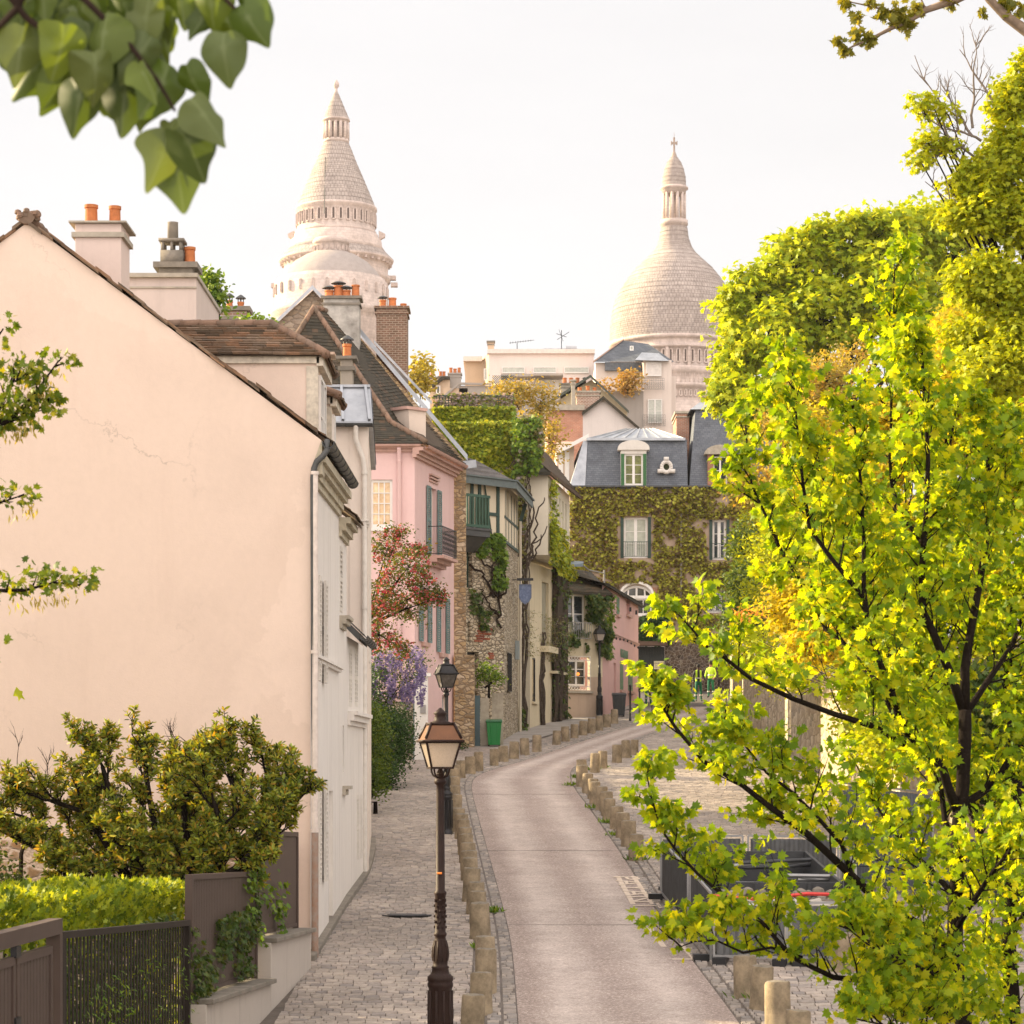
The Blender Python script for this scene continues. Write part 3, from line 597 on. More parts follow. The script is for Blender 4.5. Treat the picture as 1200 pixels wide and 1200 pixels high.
# ================================================================== HOUSE A: cream gable
M_cream = plaster('peach_cream_render', (.70, .565, .475), .26, (.58, .45, .37), .3, crack=.55)
M_wfac = plaster('old_white_limewash', (.74, .70, .65), .35, (.36, .31, .26), .3)
M_wpaint = plain('cracked_white_joinery', (.66, .62, .56), .7, var=.15, scale=7)
dA = 38.0; FA = Fr((-2.99, 38.0), (-2.93, 43.3))
A = thing('cream_gable_house', 'large peach cream house with blank gable wall at left of the lane', 'house', (-7, 40, gz(38)))
eR = P(379, 508, dA); ap = P(32, 256, dA); eRz = eR.z; aL = Vector((ap.x-(eR.x-ap.x), dA, eRz)); zb = gz(30)-.6
xr = FA.p(0, 0, 0).x
mb = MB(); zr = eRz-.12-(.16)*0; poly = [(xr, dA, zb), (xr, dA, eRz-.55), (eR.x-.03, dA, eRz-.1), (ap.x, dA, ap.z-.06), (aL.x, dA, aL.z-.16), (aL.x, dA, zb)]
mb.prism([Vector(p) for p in poly][::-1], (0, .35, 0)); mb.build('gable_wall', M_cream, A)
mb = MB(); wops = [(1.2, 1.95, gz(40)+4.0, gz(40)+5.6), (1.2, 1.95, gz(40)+.9, gz(40)+2.5), (3.3, 4.1, gz(40)+.1, gz(40)+2.3)]
wall(mb, FA, .0, 5.3, zb, eRz-.3, wops, .16); mb.box(aL.x, xr-.36, 43.0, 43.3, zb, eRz-.3)
mb.build('street_wall', M_wfac, A)
for o_ in wops[:2]:
    window(A, FA, *o_, rev=.12, rows=3); um = (o_[0]+o_[1])/2
    shutter(A, FA, o_[0]-.38, o_[0]-.01, o_[2], o_[3], M_wpaint); shutter(A, FA, o_[1]+.01, o_[1]+.38, o_[2], o_[3], M_wpaint)
MB().fbox(FA, 3.3, 4.1, -.14, -.08, wops[2][2], wops[2][3]).build('door', M_wpaint, A)
mb = MB(); moulding(mb, FA, .05, 5.28, eRz-.72, ((.0, .10, .05), (.10, .22, .09), (.22, .30, .16), (.30, .42, .22))); mb.build('cornice', plain('yellowed_cornice', (.48, .43, .32), .9, var=.35, scale=5, bmp=.3), A)
mb = MB(); zst = PZ(775, 38.6); moulding(mb, FA, .4, 5.2, zst, ((0, .05, .06), (.05, .1, .1))); mb.build('string_course', M_wfac, A)
gutter(A, (xr+.27, dA-.1, eRz-.14), (xr+.33, 42.8, eRz-.2), .085)
MB().box(xr-.02, eR.x-.02, dA+.002, dA+.5, eRz-.6, eRz-.12).build('eave_box', MATS['yellowed_cornice'] if 'yellowed_cornice' in MATS else M_wfac, A)
tube_part(A, [P(383, 516, 38.0), P(383, 528, 37.93), P(378, 535, 37.93), P(371, 541, 37.93), P(368, 549, 37.93), P(367, 560, 37.93), (xr+.07, 37.93, gz(38)+1.5)], .045, M_lead, 'downpipe')
tube_part(A, [(xr+.07, 37.93, gz(38)+1.9), (xr+.07, 37.93, gz(38)-.1)], .055, plain('rusty_painted_pipe', (.55, .47, .41), .8, var=.45, scale=10, c2=(.30, .17, .11)), 'downpipe')
tube_part(A, [(xr+.068, 37.93, PZ(553, 38)), (xr+.068, 37.93, gz(38)+1.9)], .05, plain('painted_pipe', (.66, .58, .52), .7, var=.2, scale=8), 'downpipe', rings=1.9)
# roof with real tiles along the verge
rb = dA-.05; nrmA = Vector((eR.z-ap.z, 0, ap.x-eR.x)).normalized(); nrmA = -nrmA if nrmA.z < 0 else nrmA
mb = MB(); sl_ = [Vector((eR.x+.1, rb+.38, eRz-.16)), Vector((ap.x, rb+.38, ap.z-.09)), Vector((aL.x-.1, rb+.38, aL.z-.16))]
mb.prism([sl_[0], sl_[1], sl_[1]+Vector((0, 0, .06)), sl_[0]+Vector((0, 0, .06))], (0, 5.2, 0)); mb.prism([sl_[1], sl_[2], sl_[2]+Vector((0, 0, .06)), sl_[1]+Vector((0, 0, .06))], (0, 5.2, 0))
for side in (0, 1):
    a = ap.copy(); b = eR.copy() if side == 0 else aL.copy(); a.y = b.y = rb; L = (b-a).length; n = int(L/.21); dn = (b-a)/L
    for i in range(n):
        t = i*.21; p = a+dn*t; j = rnd.uniform(-.03, .03); u = Vector((0, 0, 1)); sag = .018*math.sin(i*.35); p = p+Vector((0, rnd.uniform(-.03, .02), 0))
        q = p+dn*.27; lo = p+u*(-.05+j+sag); 
        for lay, oo in ((0, 0), (1, .028)):
            mb.hexa([lo+u*(oo), q+u*(-.03+j+sag+oo-.028), q+Vector((0, .35, 0))+u*(-.03+j+oo-.028), lo+Vector((0, .35, 0))+u*oo,
                     lo+u*(oo+.024), q+u*(-.03+j+sag+oo), q+Vector((0, .35, 0))+u*(-.03+j+oo), lo+Vector((0, .35, 0))+u*(oo+.024)])
tiles(mb, (eR.x+.12, rb+.3, eRz-.09), (eR.x+.12, 43.3, eRz-.09), (ap.x, 43.3, ap.z-.02), (ap.x, rb+.3, ap.z-.02), .19, .16)
mb.build('roof', M_tilenear, A)
mb = MB()
for i in range(14):
    y = rb-.02+i*.36; mb.lathe([(.115, 0), (.125, .02), (.11, .37)], (0, 0, 0), 10)
    nv = 10*3; base = len(mb.v)-nv
    for k in range(nv): x, yy, z = mb.v[base+k]; mb.v[base+k] = (ap.x+x, y+z, ap.z+.0+yy*.8)
mb.v = [(x+rnd.uniform(-.008, .008), y, z+rnd.uniform(-.008, .008)) for x, y, z in mb.v]
mb.build('ridge', M_ridge, A, smooth=True)
mb = MB(); r_ = random.Random(4)
for i in range(34):
    c = Vector((ap.x+r_.uniform(-.15, .16), rb+.02+r_.uniform(-.04, .2), ap.z+.04+r_.uniform(-.05, .07))); mb.lathe([(.02, -.04), (.05, -.015), (.042, .03), (.01, .045)], c, 6)
mb.build('ridge_end_mortar', M_ridge, A, smooth=True)
chimney(A, PX(88, 40.6), PX(142, 40.6), 40.6, 41.5, ap.z-1.5, PZ(262, 40.6), plaster('chimney_render', (.68, .56, .50), .3), ((.25, .36, .105, 0), (.77, .34, .095, 0)), cap=.03, capm=M_stone)
# dormers
def dormer(root, d0, d1, zE, zR, x0, x1, ridge_x, win=True):
    D = MB(); D.box(x0, x1, d0, d1, zE-2.4, zE-.06); o = D.build('dormer', M_cream, root)
    mb = MB(); mb.box(x0, x1+.04, d0-.05, d0, zE-.16, zE-.05); mb.box(x1, x1+.1, d0-.05, d1+.05, zE-.2, zE-.03); mb.box(x1-.16, x1+.02, d0-.02, d0+.1, zE-2.3, zE-.2); mb.build('dormer_trim', plain('flaking_trim', (.60, .54, .44), .9, var=.4, scale=6), o)
    if win:
        F = Fr((x1+.02, d0), (x1+.02, d1)); window(root, F, .35, d1-d0-.35, zE-1.5, zE-.28, .03, rows=2)
    t = MB(); dm = (d0+d1)/2; eo = .16; A0 = (x0, d0-.12, zE); B0 = (x1+eo, d0-.12, zE-.04); C0 = (x1+eo, d1+.12, zE-.04); D0 = (x0, d1+.12, zE); R0 = (x0, dm, zR); R1 = (ridge_x, dm, zR)
    for q in ((A0, B0, R1, R0), (B0, C0, R1, R1), (C0, D0, R0, R1)):
        t.add([Vector(v)-Vector((0, 0, .03)) for v in q], [(0, 1, 2, 3)]); tiles(t, *q, .21, .105, .03, 0, 1.0)
    rf = t.build('dormer_roof', M_tilenear, o)
    h = MB()
    for a, b in ((R0, R1), (B0, R1), (C0, R1)):
        a, b = Vector(a), Vector(b); k = max(2, int((b-a).length/.26))
        for i in range(k): p = a.lerp(b, i/k); q = a.lerp(b, (i+1.12)/k); h.tube([p+Vector((0, 0, .0)), q+Vector((0, 0, .025))], [.075, .062], 8)
    h.build('ridge', M_ridge if a else M_ridge, rf, smooth=2)
dormer(A, 39.6, 41.5, PZ(414, 39.6), PZ(380, 40.5), -6.4, -3.02, PX(318, 40.5))
dormer(A, 42.0, 43.1, PZ(462, 42), PZ(440, 42.5), -5.0, -2.98, -3.9)
# garden base of rubble under the gable
mb = MB(); mb.box(-13, PX(338, 37.8), 37.62, 37.99, zb, PZ(985, 37.7)); mb.build('rubble_plinth', rubble('pinkish_rubble', [(.30, .19, .10), (.48, .33, .22), (.38, .22, .11), (.55, .42, .31), (.42, .34, .27)], (.58, .45, .35), 4.2, 1.5, .16, .9), A)

# ================================================================== HOUSE B: low white houses
B1 = thing('white_shuttered_house', 'narrow white house with one tall louvred shutter beside the cream gable', 'house', (-3.2, 44.2, gz(44)))
FB = Fr((-2.93, 43.3), (-2.92, 45.2)); z1 = PZ(618, 44.7)
mb = MB(); op = (.25, .85, PZ(716, 43.6), PZ(640, 43.7)); op2 = (.9, 1.3, PZ(905, 44.3), PZ(850, 44.3)); wall(mb, FB, 0, 1.9, gz(42)-.5, z1, (op, op2), .16); mb.box(-6, -3.3, 43.35, 45.15, gz(42), z1); mb.build('wall', M_wfac, B1)
shutter(B1, FB, op[0], op[1], op[2], op[3], M_wpaint, -.03); window(B1, FB, *op2, rev=.14, cols=1, rows=2)
mb = MB(); moulding(mb, FB, .15, 1.2, op[2]-.3, ((0, .08, .05), (.08, .16, .12), (.16, .22, .17))); mb.build('window_sill', M_stone, B1)
mb = MB(); moulding(mb, FB, .85, 1.55, PZ(925, 44.3)-.1, ((0, .1, .06), (.1, .16, .13))); mb.build('window_sill', M_stone, B1)
mb = MB(); moulding(mb, FB, -.0, 1.88, z1-.28, ((0, .1, .05), (.1, .22, .12), (.22, .32, .2))); mb.build('cornice', MATS['yellowed_cornice'], B1)
mb = MB(); mb.prism([(-2.66, 43.32, z1+.02), (-2.66, 43.32, z1+.07), (-5.8, 43.32, z1+2.4), (-5.8, 43.32, z1+2.34)], (0, 1.84, 0)); tiles(mb, (-2.64, 43.3, z1+.08), (-2.64, 45.2, z1+.08), (-5.8, 45.2, z1+2.42), (-5.8, 43.3, z1+2.42), .2, .15); mb.build('roof', M_tilenear, B1)
B2 = thing('low_white_house', 'low white house with dark slate lean-to eave and closed shutters', 'house', (-3.2, 47, gz(47)))
FB2 = Fr((-2.92, 45.2), (-2.84, 49.0)); z2 = PZ(748, 46.0); g47 = gz(47)
mb = MB(); ops = [(.5, 1.1, PZ(828, 46), PZ(760, 46)), (1.75, 2.4, PZ(828, 47.5), PZ(762, 47.5)), (2.2, 2.75, g47+.5, g47+1.7), (3.0, 3.45, g47+.5, g47+1.7)]
wall(mb, FB2, 0, 3.8, gz(44)-.5, z2, ops, .14); mb.box(-6, -3.3, 45.25, 48.9, gz(44), z2); mb.build('wall', M_wfac, B2)
for o_ in ops: shutter(B2, FB2, o_[0], (o_[0]+o_[1])/2-.004, o_[2], o_[3], M_wpaint, -.035); shutter(B2, FB2, (o_[0]+o_[1])/2+.004, o_[1], o_[2], o_[3], M_wpaint, -.035)
mb = MB(); moulding(mb, FB2, .2, 3.7, PZ(845, 47)-.1, ((0, .08, .05), (.08, .18, .12), (.18, .25, .18))); mb.build('string_course', M_wfac, B2)
mb = MB(); xe = FB2.p(0, .22, 0).x; mb.prism([(xe, 45.22, z2-.09), (xe, 45.22, z2+.05), (-4.6, 45.22, z2+1.9), (-4.6, 45.22, z2+1.83)], (0, 2.5, 0)); tiles(mb, (xe+.02, 45.2, z2+.06), (xe+.02, 47.75, z2+.06), (-4.6, 47.75, z2+1.92), (-4.6, 45.2, z2+1.92), .16, .12, .012); mb.build('roof', M_lead, B2)
gutter(B2, (xe+.08, 45.2, z2), (xe+.1, 47.8, z2-.03), .07)

# ================================================================== HOUSE C: taller white, zinc mansard
C_ = thing('zinc_roof_house', 'tall narrow white house with pale zinc mansard roof', 'house', (-3.4, 52, gz(52)))
cx = PX(431, 49); zC = PZ(498, 49); FC = Fr((cx, 49.0), (-3.1, 56.4)); FCf = Fr((-6.2, 49.0), (cx, 49.0))
mb = MB(); wall(mb, FC, 0, FC.L, gz(46)-.5, zC, [(2.2, 3.1, gz(52)+4, gz(52)+5.8), (5, 5.9, gz(52)+4, gz(52)+5.8)], .14); wall(mb, FCf, 0, FCf.L, gz(46)-.5, zC, (), .2); mb.box(-6.2, cx-.4, 49.4, 56.2, gz(48), zC); mb.build('wall', plaster('pale_limewash', (.72, .64, .565), .3, (.5, .42, .36), .2), C_)
for a in (2.2, 5): shutter(C_, FC, a, a+.45, gz(52)+4, gz(52)+5.8, M_wpaint, -.03); shutter(C_, FC, a+.455, a+.9, gz(52)+4, gz(52)+5.8, M_wpaint, -.03)
mb = MB(); zc = PZ(618, 49); moulding(mb, FCf, 0, FCf.L+.03, zc, ((0, .05, .05), (.05, .11, .09), (.11, .14, .12))); mb.build('string_course', M_wpaint, C_)
mb = MB(); zt = PZ(455, 49.6); xl, xr_ = -6.3, cx+.1
bs = [Vector((xl, 48.9, zC+.06)), Vector((xr_, 48.9, zC+.06)), Vector((-3.0, 56.4, zC+.06)), Vector((xl, 56.4, zC+.06))]; tp = [Vector((xl, 49.45, zt)), Vector((PX(434, 49.5)+.0, 49.45, zt)), Vector((-3.15, 56.3, zt)), Vector((xl, 56.3, zt))]
mb.hexa(bs+tp); mb.hexa([b+Vector((0, 0, -.06)) for b in bs]+bs)
for px_ in (377, 402, 430):
    a = Vector((PX(px_+(3 if px_ > 420 else 0), 48.9), 48.87, zC+.08)); b = Vector((PX(px_-2, 49.45), 49.42, zt+.02)); mb.bar(a, b, .05, .06)
mb.bar((tp[0].x, tp[0].y-.01, zt+.02), (tp[1].x, tp[1].y-.01, zt+.02), .07, .05)
mb.build('roof', M_zinc, C_); 
mb = MB(); mb.hexa([bs[1]+Vector((.012, .05, .05)), bs[2]+Vector((.012, 0, .05)), bs[2]+Vector((.002, 0, .05)), bs[1]+Vector((.002, .05, .05)), tp[1]+Vector((.022, 0, -.03)), tp[2]+Vector((.022, 0, -.03)), tp[2]+Vector((.01, 0, -.03)), tp[1]+Vector((.01, 0, -.03))]); mb.build('slate_side', M_slate, C_)
gutter(C_, (-6.2, 48.84, zC+.02), (cx+.1, 48.84, zC), .06)
tube_part(C_, [(cx-.22, 48.84, zC-.03), (cx-.22, 48.86, zC-.3), (cx-.09, 48.93, zC-.65), (cx-.06, 48.94, zC-.9), (cx-.055, 48.94, gz(49))], .05, M_wpaint, 'downpipe', rings=2.2)
chimney(C_, PX(399, 50.5), PX(413, 50.5), 50.5, 50.9, zt-.3, PZ(421, 50.5), plaster('sooty_render', (.33, .29, .24), .6), ((.5, .27, .085, 1),), cap=.06, capm=M_conc)
chimney(C_, PX(372, 51), PX(387, 51), 51, 51.5, zt-.3, PZ(416, 51), plaster('tan_render', (.50, .40, .32), .4), (), cap=.05)
# rear chimney block seen above the cream roof
Bk = thing('rear_chimney_house', 'low white flat-roofed block with wide chimney behind the cream roof slope', 'house', (PX(190, 46), 47, gz(44)))
mb = MB(); mb.box(PX(143, 45.5), PX(230, 45.5), 45.5, 49, gz(40), PZ(326, 45.5)); mb.build('wall', plaster('grey_pink_render', (.60, .51, .46), .3), Bk)
mb = MB(); mb.box(PX(141, 45.5), PX(231, 45.5)+.02, 45.4, 49.1, PZ(326, 45.5)+.003, PZ(321, 45.5)); mb.box(PX(143, 45.5)-.01, PX(230, 45.5)+.01, 45.47, 45.497, PZ(338, 45.5), PZ(336, 45.5)); mb.build('coping', M_stone, Bk)
chimney(Bk, PX(186, 46), PX(226, 46), 46, 46.6, PZ(321, 45.5)+.004, PZ(314, 46), M_conc, ((.85, .33, .1, 0),), cap=.1)
mb = MB(); cxx, cyy = PX(200, 46), 46.3; zz = PZ(314, 46)+.105
mb.box(cxx-.2, cxx+.2, cyy-.2, cyy+.2, zz, zz+.24)
for a in range(4):
    for b in (-1, 0, 1): t = a*math.pi/2; mb.tube([(cxx+.17*math.cos(t)-b*.16*math.sin(t), cyy+.17*math.sin(t)+b*.16*math.cos(t), zz+.24), (cxx+.17*math.cos(t)-b*.16*math.sin(t), cyy+.17*math.sin(t)+b*.16*math.cos(t), zz+.40)], .028, 6)
mb.box(cxx-.23, cxx+.23, cyy-.23, cyy+.23, zz+.40, zz+.45); mb.box(cxx-.08, cxx+.08, cyy-.08, cyy+.08, zz+.45, zz+.455); mb.lathe([(.1, 0), (.095, .3), (.1, .32)], (cxx, cyy, zz+.456), 12)
mb.build('chimney_lantern', M_conc, Bk, smooth=2)
Bc = thing('brick_chimney_house', 'small brick chimney with two pots between ivy column and tile roof', 'chimney', (PX(273, 62), 62, PZ(420, 62)))
chimney(Bc, PX(259, 62), PX(289, 62), 62, 62.6, PZ(470, 62), PZ(364, 62), bricks('grey_pink_brick', (.36, .22, .17), (.27, .19, .15), (.45, .38, .32)), ((.28, .2, .08, 1), (.72, .16, .08, 1)), cap=.1, capm=M_conc, sub='stack')
mb = MB(); mb.box(PX(220, 63), PX(320, 63), 62.7, 68, gz(60), PZ(415, 63)); mb.build('wall', MATS['grey_pink_render'], Bc)
# ================================================================== PINK HOUSE
M_pink = plaster('pink_render', (.70, .50, .485), .22, (.48, .27, .25), .15)
M_pinktrim = plain('salmon_trim', (.50, .32, .27), .8, var=.2)
M_sandrub = rubble('sandy_rubble', [(.26, .18, .10), (.46, .34, .19), (.54, .43, .29), (.36, .26, .15), (.58, .49, .37)], (.27, .21, .14), 3.9, 1.9, .09, 1.0)
PK = thing('pink_house', 'tall pink house with green shutters, iron balcony and brown tiled roof', 'house', (-4, 87, gz(87)))
d1, d2 = 85.5, 91.2; x1, x2 = PX(486, d1), PX(532, d2); zE = PZ(522, d1); g85 = gz(85)
FPf = Fr((-9.6, d1), (x1, d1)); FPs = Fr((x1, d1), (x2, d2)); us = lambda px: FPs.u_at(px)
def zs(py, px): u = us(px); return PZ(py, FPs.p(u, 0, 0).y)
mb = MB(); wf = (FPf.L-(x1-PX(434, d1)), FPf.L-(x1-PX(460, d1)), PZ(618, d1), PZ(562, d1))
wall(mb, FPf, 0, FPf.L, g85-.8, zE, (wf,), .12)
opU = (us(503.5), us(511.5), zs(650, 505), zs(572, 507)); opL1 = (us(494.5), us(500.5), zs(752, 496), zs(690, 496)); opL2 = (us(515), us(521.5), zs(765, 518), zs(700, 518)); opG = (us(518), us(524), zs(845, 520), zs(815, 520))
wall(mb, FPs, 0, FPs.L, g85-.8, zE, (opU, opL1, opL2, opG), .22); mb.box(-9.5, x1-.5, 85.9, 91, g85, zE); mb.build('wall', M_pink, PK)
w_ = window(PK, FPf, *wf, rev=.12, cols=3, rows=4, pm=plain('painted_evening_reflection', (.78, .50, .26), .25, var=.35, scale=4, c2=(.90, .70, .44), spec=.6), fw=.09)  # golden evening reflection is painted into the pane colour
mb = MB(); mb.fbox(FPf, wf[0]-.12, wf[1]+.12, .0, .05, wf[2]-.12, wf[2]-.003); mb.build('window_sill', M_white, w_)
for o_ in (opU, opL1, opL2): window(PK, FPs, *o_, rev=.2, rows=4)
window(PK, FPs, *opG, rev=.18, cols=1, rows=1)
wU = .62
for (a, b), o_, wdt in (((opU[0], opU[1]), opU, .55), ((opL1[0], opL1[1]), opL1, .5), ((opL2[0], opL2[1]), opL2, .5)):
    shutter(PK, FPs, a-wdt, a-.02, o_[2], o_[3], M_blueshut, .03); shutter(PK, FPs, b+.02, b+wdt, o_[2], o_[3], M_blueshut, .03)
mb = MB()
for o_ in (opL1, opL2): mb.fbox(FPs, o_[0]-.1, o_[1]+.1, 0, .1, o_[2]-.16, o_[2]-.02)
moulding(mb, FPs, opU[0]-.1, opU[1]+.1, opU[3]+.18, ((0, .06, .05), (.1, .16, .09), (.2, .26, .12))); mb.build('window_moulding', M_pinktrim, PK)
mb = MB(); ub0, ub1 = us(503), us(523); zb0 = zs(668, 512); moulding(mb, FPs, opU[0]-.55, opU[1]+.65, opU[2]-.42, ((0, .12, .2), (.12, .24, .38), (.24, .34, .62))); mb.build('balcony_slab', M_pinktrim, PK)
railing(PK, FPs, opU[0]-.5, opU[1]+.6, opU[2]-.08, 1.0, .03, .58, M_iron, .13, True)
mb = MB(); moulding(mb, FPs, -.25, FPs.L, zE-.42, ((0, .1, .12), (.1, .22, .2), (.22, .34, .34))); moulding(mb, FPf, 0, FPf.L+.0, zE-.22, ((0, .1, .1), (.1, .16, .2))); mb.build('cornice', M_pinktrim, PK)
e0 = FPs.p(-.1, .42, zE-.02); e1 = FPs.p(FPs.L, .42, zE-.02); gutter(PK, e0, e1, .09, M_pinktrim); gutter(PK, (-9.6, d1-.25, zE), (x1+.2, d1-.25, zE), .08, M_pinktrim)
tube_part(PK, [(PX(468, d1), d1-.25, zE-.1), (PX(468, d1), d1-.07, zE-.5), (PX(468, d1), d1-.07, g85)], .07, M_pink, 'downpipe', rings=2.5)
# roof: hip facing the camera, street slope, zinc-capped party wall
apx = P(368, 362, 89.2); cor = FPs.p(-.2, .42, zE+.05); lefb = Vector((-9.8, d1-.3, zE+.05)); farE = FPs.p(FPs.L, .42, zE+.05); farR = P(400, 371, 91.1)
mb = MB()
km = cor.lerp(apx, .30)-Vector((0, 0, .75)); kl = lefb.lerp(apx, .30)-Vector((0, 0, .5)); kf = P(492, 486, 91.1)
for q in ((lefb, cor, km, kl), (kl, km, apx, apx), (cor, farE, kf, km), (km, kf, farR, apx)):
    q = [Vector(v) for v in q]; mb.add([v-Vector((0, 0, .04)) for v in q], [(0, 1, 2, 3)]); tiles(mb, *q, .2, .15, .02, 0, .8)
rf = mb.build('roof', M_tile, PK)
mb = MB()
for a, b in ((cor, km), (km, apx), (lefb, kl), (kl, apx), (apx, farR)):
    k = max(2, int((b-a).length/.34))
    for i in range(k): p = a.lerp(b, i/k); q = a.lerp(b, (i+1.1)/k); mb.tube([p+Vector((0, 0, .04)), q+Vector((0, 0, .08))], [.10, .08], 8)
mb.build('ridge', M_ridge, rf, smooth=2)
dq = P(484, 500, 87.3); mb = MB(); F = Fr((dq.x-.9, 86.9), (dq.x+.25, 88.3)); mb.prism([P(480, 512, 87.0), P(499, 520, 87.0), P(499, 480, 87.0), P(479, 478, 87.0)], (-.9, 1.3, 0)); dd = mb.build('dormer', plaster('dormer_cream', (.66, .56, .48), .3), PK)
mb = MB(); a, b = P(477, 479, 86.9), P(501, 482, 86.9); mb.hexa([a, b, b+Vector((-1.0, 1.5, .1)), a+Vector((-1.0, 1.5, .1)), a+Vector((0, 0, .1)), b+Vector((0, 0, .1)), b+Vector((-1.0, 1.5, .2)), a+Vector((-1.0, 1.5, .2))]); mb.build('dormer_roof', M_pinktrim, dd)
# party wall with quoin, sandy stone
mb = MB(); dq2 = 91.3; pw = [P(532, 877, dq2), P(546, 877, dq2), P(546, 541, dq2), P(398, 367, dq2), P(380, 380, dq2), P(500, 535, dq2), P(532, 548, dq2)]
pw[0].z -= .6; pw[1].z -= .6
mb.prism([pw[0], pw[1], pw[2], pw[6]], (0, .5, 0)); mb.prism([pw[6], pw[2], pw[3], pw[4], pw[5]], (0, .5, 0)); pws = mb.build('party_wall', M_sandrub, PK)
mb = MB(); zu = Vector((0, 0, .10)); mb.hexa([P(548, 540, dq2-.1), P(548, 540, dq2+.7), P(398, 363, dq2+.7), P(398, 363, dq2-.1), P(548, 533, dq2-.1), P(548, 533, dq2+.7), P(398, 356, dq2+.7), P(398, 356, dq2-.1)]); mb.bar(P(548, 540, dq2), P(549, 549, dq2), .10, .6); mb.build('zinc_coping', M_zinc, pws)
chimney(PK, PX(379, 90), PX(421, 90), 90, 90.8, PZ(440, 90), PZ(350, 90), plain('streaked_white_chimney', (.20, .185, .165), .9, var=.1, scale=1.5, bmp=.3, c2=(.62, .59, .54)), ((.14, .26, .16, 1), (.40, .42, .17, 1), (.62, .26, .15, 1), (.88, .45, .14, 0)), cap=.1, capm=M_conc)
# lower stone corner (entrance of the next court)
Q = thing('stone_gate_pier', 'sandy rubble stone pier with blue grey gate beside the green bin', 'gate', (PX(545, 91), 91, gz(91)))
mb = MB(); zq = PZ(768, 91.2); mb.box(PX(533, 91), PX(556, 91), 90.85, 91.28, gz(90)-.5, zq); mb.box(PX(555, 91)+.003, PX(556.2, 91), 90.9, 92.2, gz(90)-.5, zq-.4); mb.build('pier', M_sandrub, Q)
mb = MB(); mb.box(PX(556.6, 91.6), PX(562.5, 91.6), 91.5, 91.57, gz(91.5), PZ(815, 91.5)); mb.build('gate', plain('blue_grey_gate_paint', (.07, .12, .14), .6), Q)
mb = MB(); mb.box(PX(563, 91.8), PX(573, 91.8), 91.6, 92.1, gz(91.5)-.2, PZ(818, 91.8)); mb.box(PX(576.5, 92.3), PX(590, 92.3), 92.0, 92.5, gz(91.5)-.2, PZ(812, 92)); mb.build('gate_wall', M_stone, Q)

# ================================================================== TIMBERED STONE HOUSE
M_rub = rubble('grey_gold_rubble', [(.34, .28, .19), (.48, .41, .30), (.54, .47, .36), (.40, .33, .24), (.58, .52, .42)], (.11, .09, .065), 3.9, 2.3, .075, 1.0, .9)
M_cob = plaster('cream_infill', (.66, .58, .44), .2)
T = thing('half_timbered_house', 'rubble stone house with green half timbered top floor behind the green bin', 'house', (-.8, 95, gz(95)))
tA, tB, tC = (-2.3, 93.0), (PX(591, 95.2), 95.2), (PX(607, 100), 100.0); F1 = Fr(tA, tB); F2 = Fr(tB, tC); zt0, zt1 = PZ(632, 94.5), PZ(566, 94.5)
mb = MB(); h1 = (F1.u_at(547), F1.u_at(553.5), PZ(688, 93.5), PZ(640, 93.5)); h2 = (F1.u_at(548), F1.u_at(551.5), PZ(752, 93.5), PZ(728, 93.5)); h3 = (F1.u_at(547.5), F1.u_at(561), PZ(875, 93.5), PZ(763, 93.5))
wall(mb, F1, 0, F1.L, gz(92)-.5, zt0, (h1, h2, h3), .3); k1 = (F2.u_at(594), F2.u_at(598), PZ(812, 96.5), PZ(765, 96.5)); wall(mb, F2, 0, F2.L, gz(92)-.5, zt0, (k1,), .3); mb.build('stone_wall', M_rub, T)
window(T, F1, *h1, rev=.25, rows=4, fm=M_dgreen); window(T, F1, *h2, rev=.25, cols=1, rows=2); mb = MB(); mb.fbox(F1, h3[0]+.01, h3[1]-.01, -.28, -.22, h3[2], h3[3]-.01); mb.build('dark_doorway', M_iron, T)
window(T, F2, *k1, rev=.2, rows=4, cols=2, fm=M_iron); railing(T, F2, k1[0]-.05, k1[1]+.05, k1[2], k1[3]-k1[2], 0, .06, M_iron, .12, name='window_grille')
mb = MB()
for i in range(7):
    for j in range(2+(i % 2)): mb.fbox(F1, F1.u_at(555.5)+j*.24+(i % 2)*.1+i*.04, F1.u_at(555.5)+j*.24+.22+(i % 2)*.1+i*.04, .0, .02, PZ(752-i*2.9, 94), PZ(752-i*2.9, 94)+.075)
for i in range(3): mb.fbox(F1, F1.u_at(572)+(i % 2)*.07, F1.u_at(578)+(i % 2)*.03, 0, .02, PZ(772-i*2.6, 94.5), PZ(772-i*2.6, 94.5)+.07)
mb.build('brick_patch', island('red_brick', [(.25, .075, .04), (.32, .11, .06), (.20, .06, .04)], .9, .4), T)
mb = MB(); wall(mb, F1, 0, F1.L, zt0, zt1, (), .2); dw = (F2.u_at(594.0), F2.u_at(594.0)+.75, PZ(606, 96), PZ(569, 96)); wall(mb, F2, 0, F2.L, zt0-.05*0, zt1-.15, (dw,), .2); mb.build('infill_wall', M_cob, T)
mb = MB(); k = .07
def u1(px): return F1.u_at(px)
for px_ in (552.5, 561.5, 583): mb.fbox(F1, u1(px_)-k, u1(px_)+k, .003, .05, zt0+.0, zt1)
a, b = F1.p(u1(567), .028, zt1), F1.p(u1(576), .028, zt0+.05); mb.bar(a, b, .13, .05)
mb.fbox(F1, u1(563), u1(582), .004, .045, PZ(602, 94.5)-.06, PZ(602, 94.5)+.06); mb.fbox(F1, u1(546), F1.L, .005, .055, zt1-.0, zt1+.14)
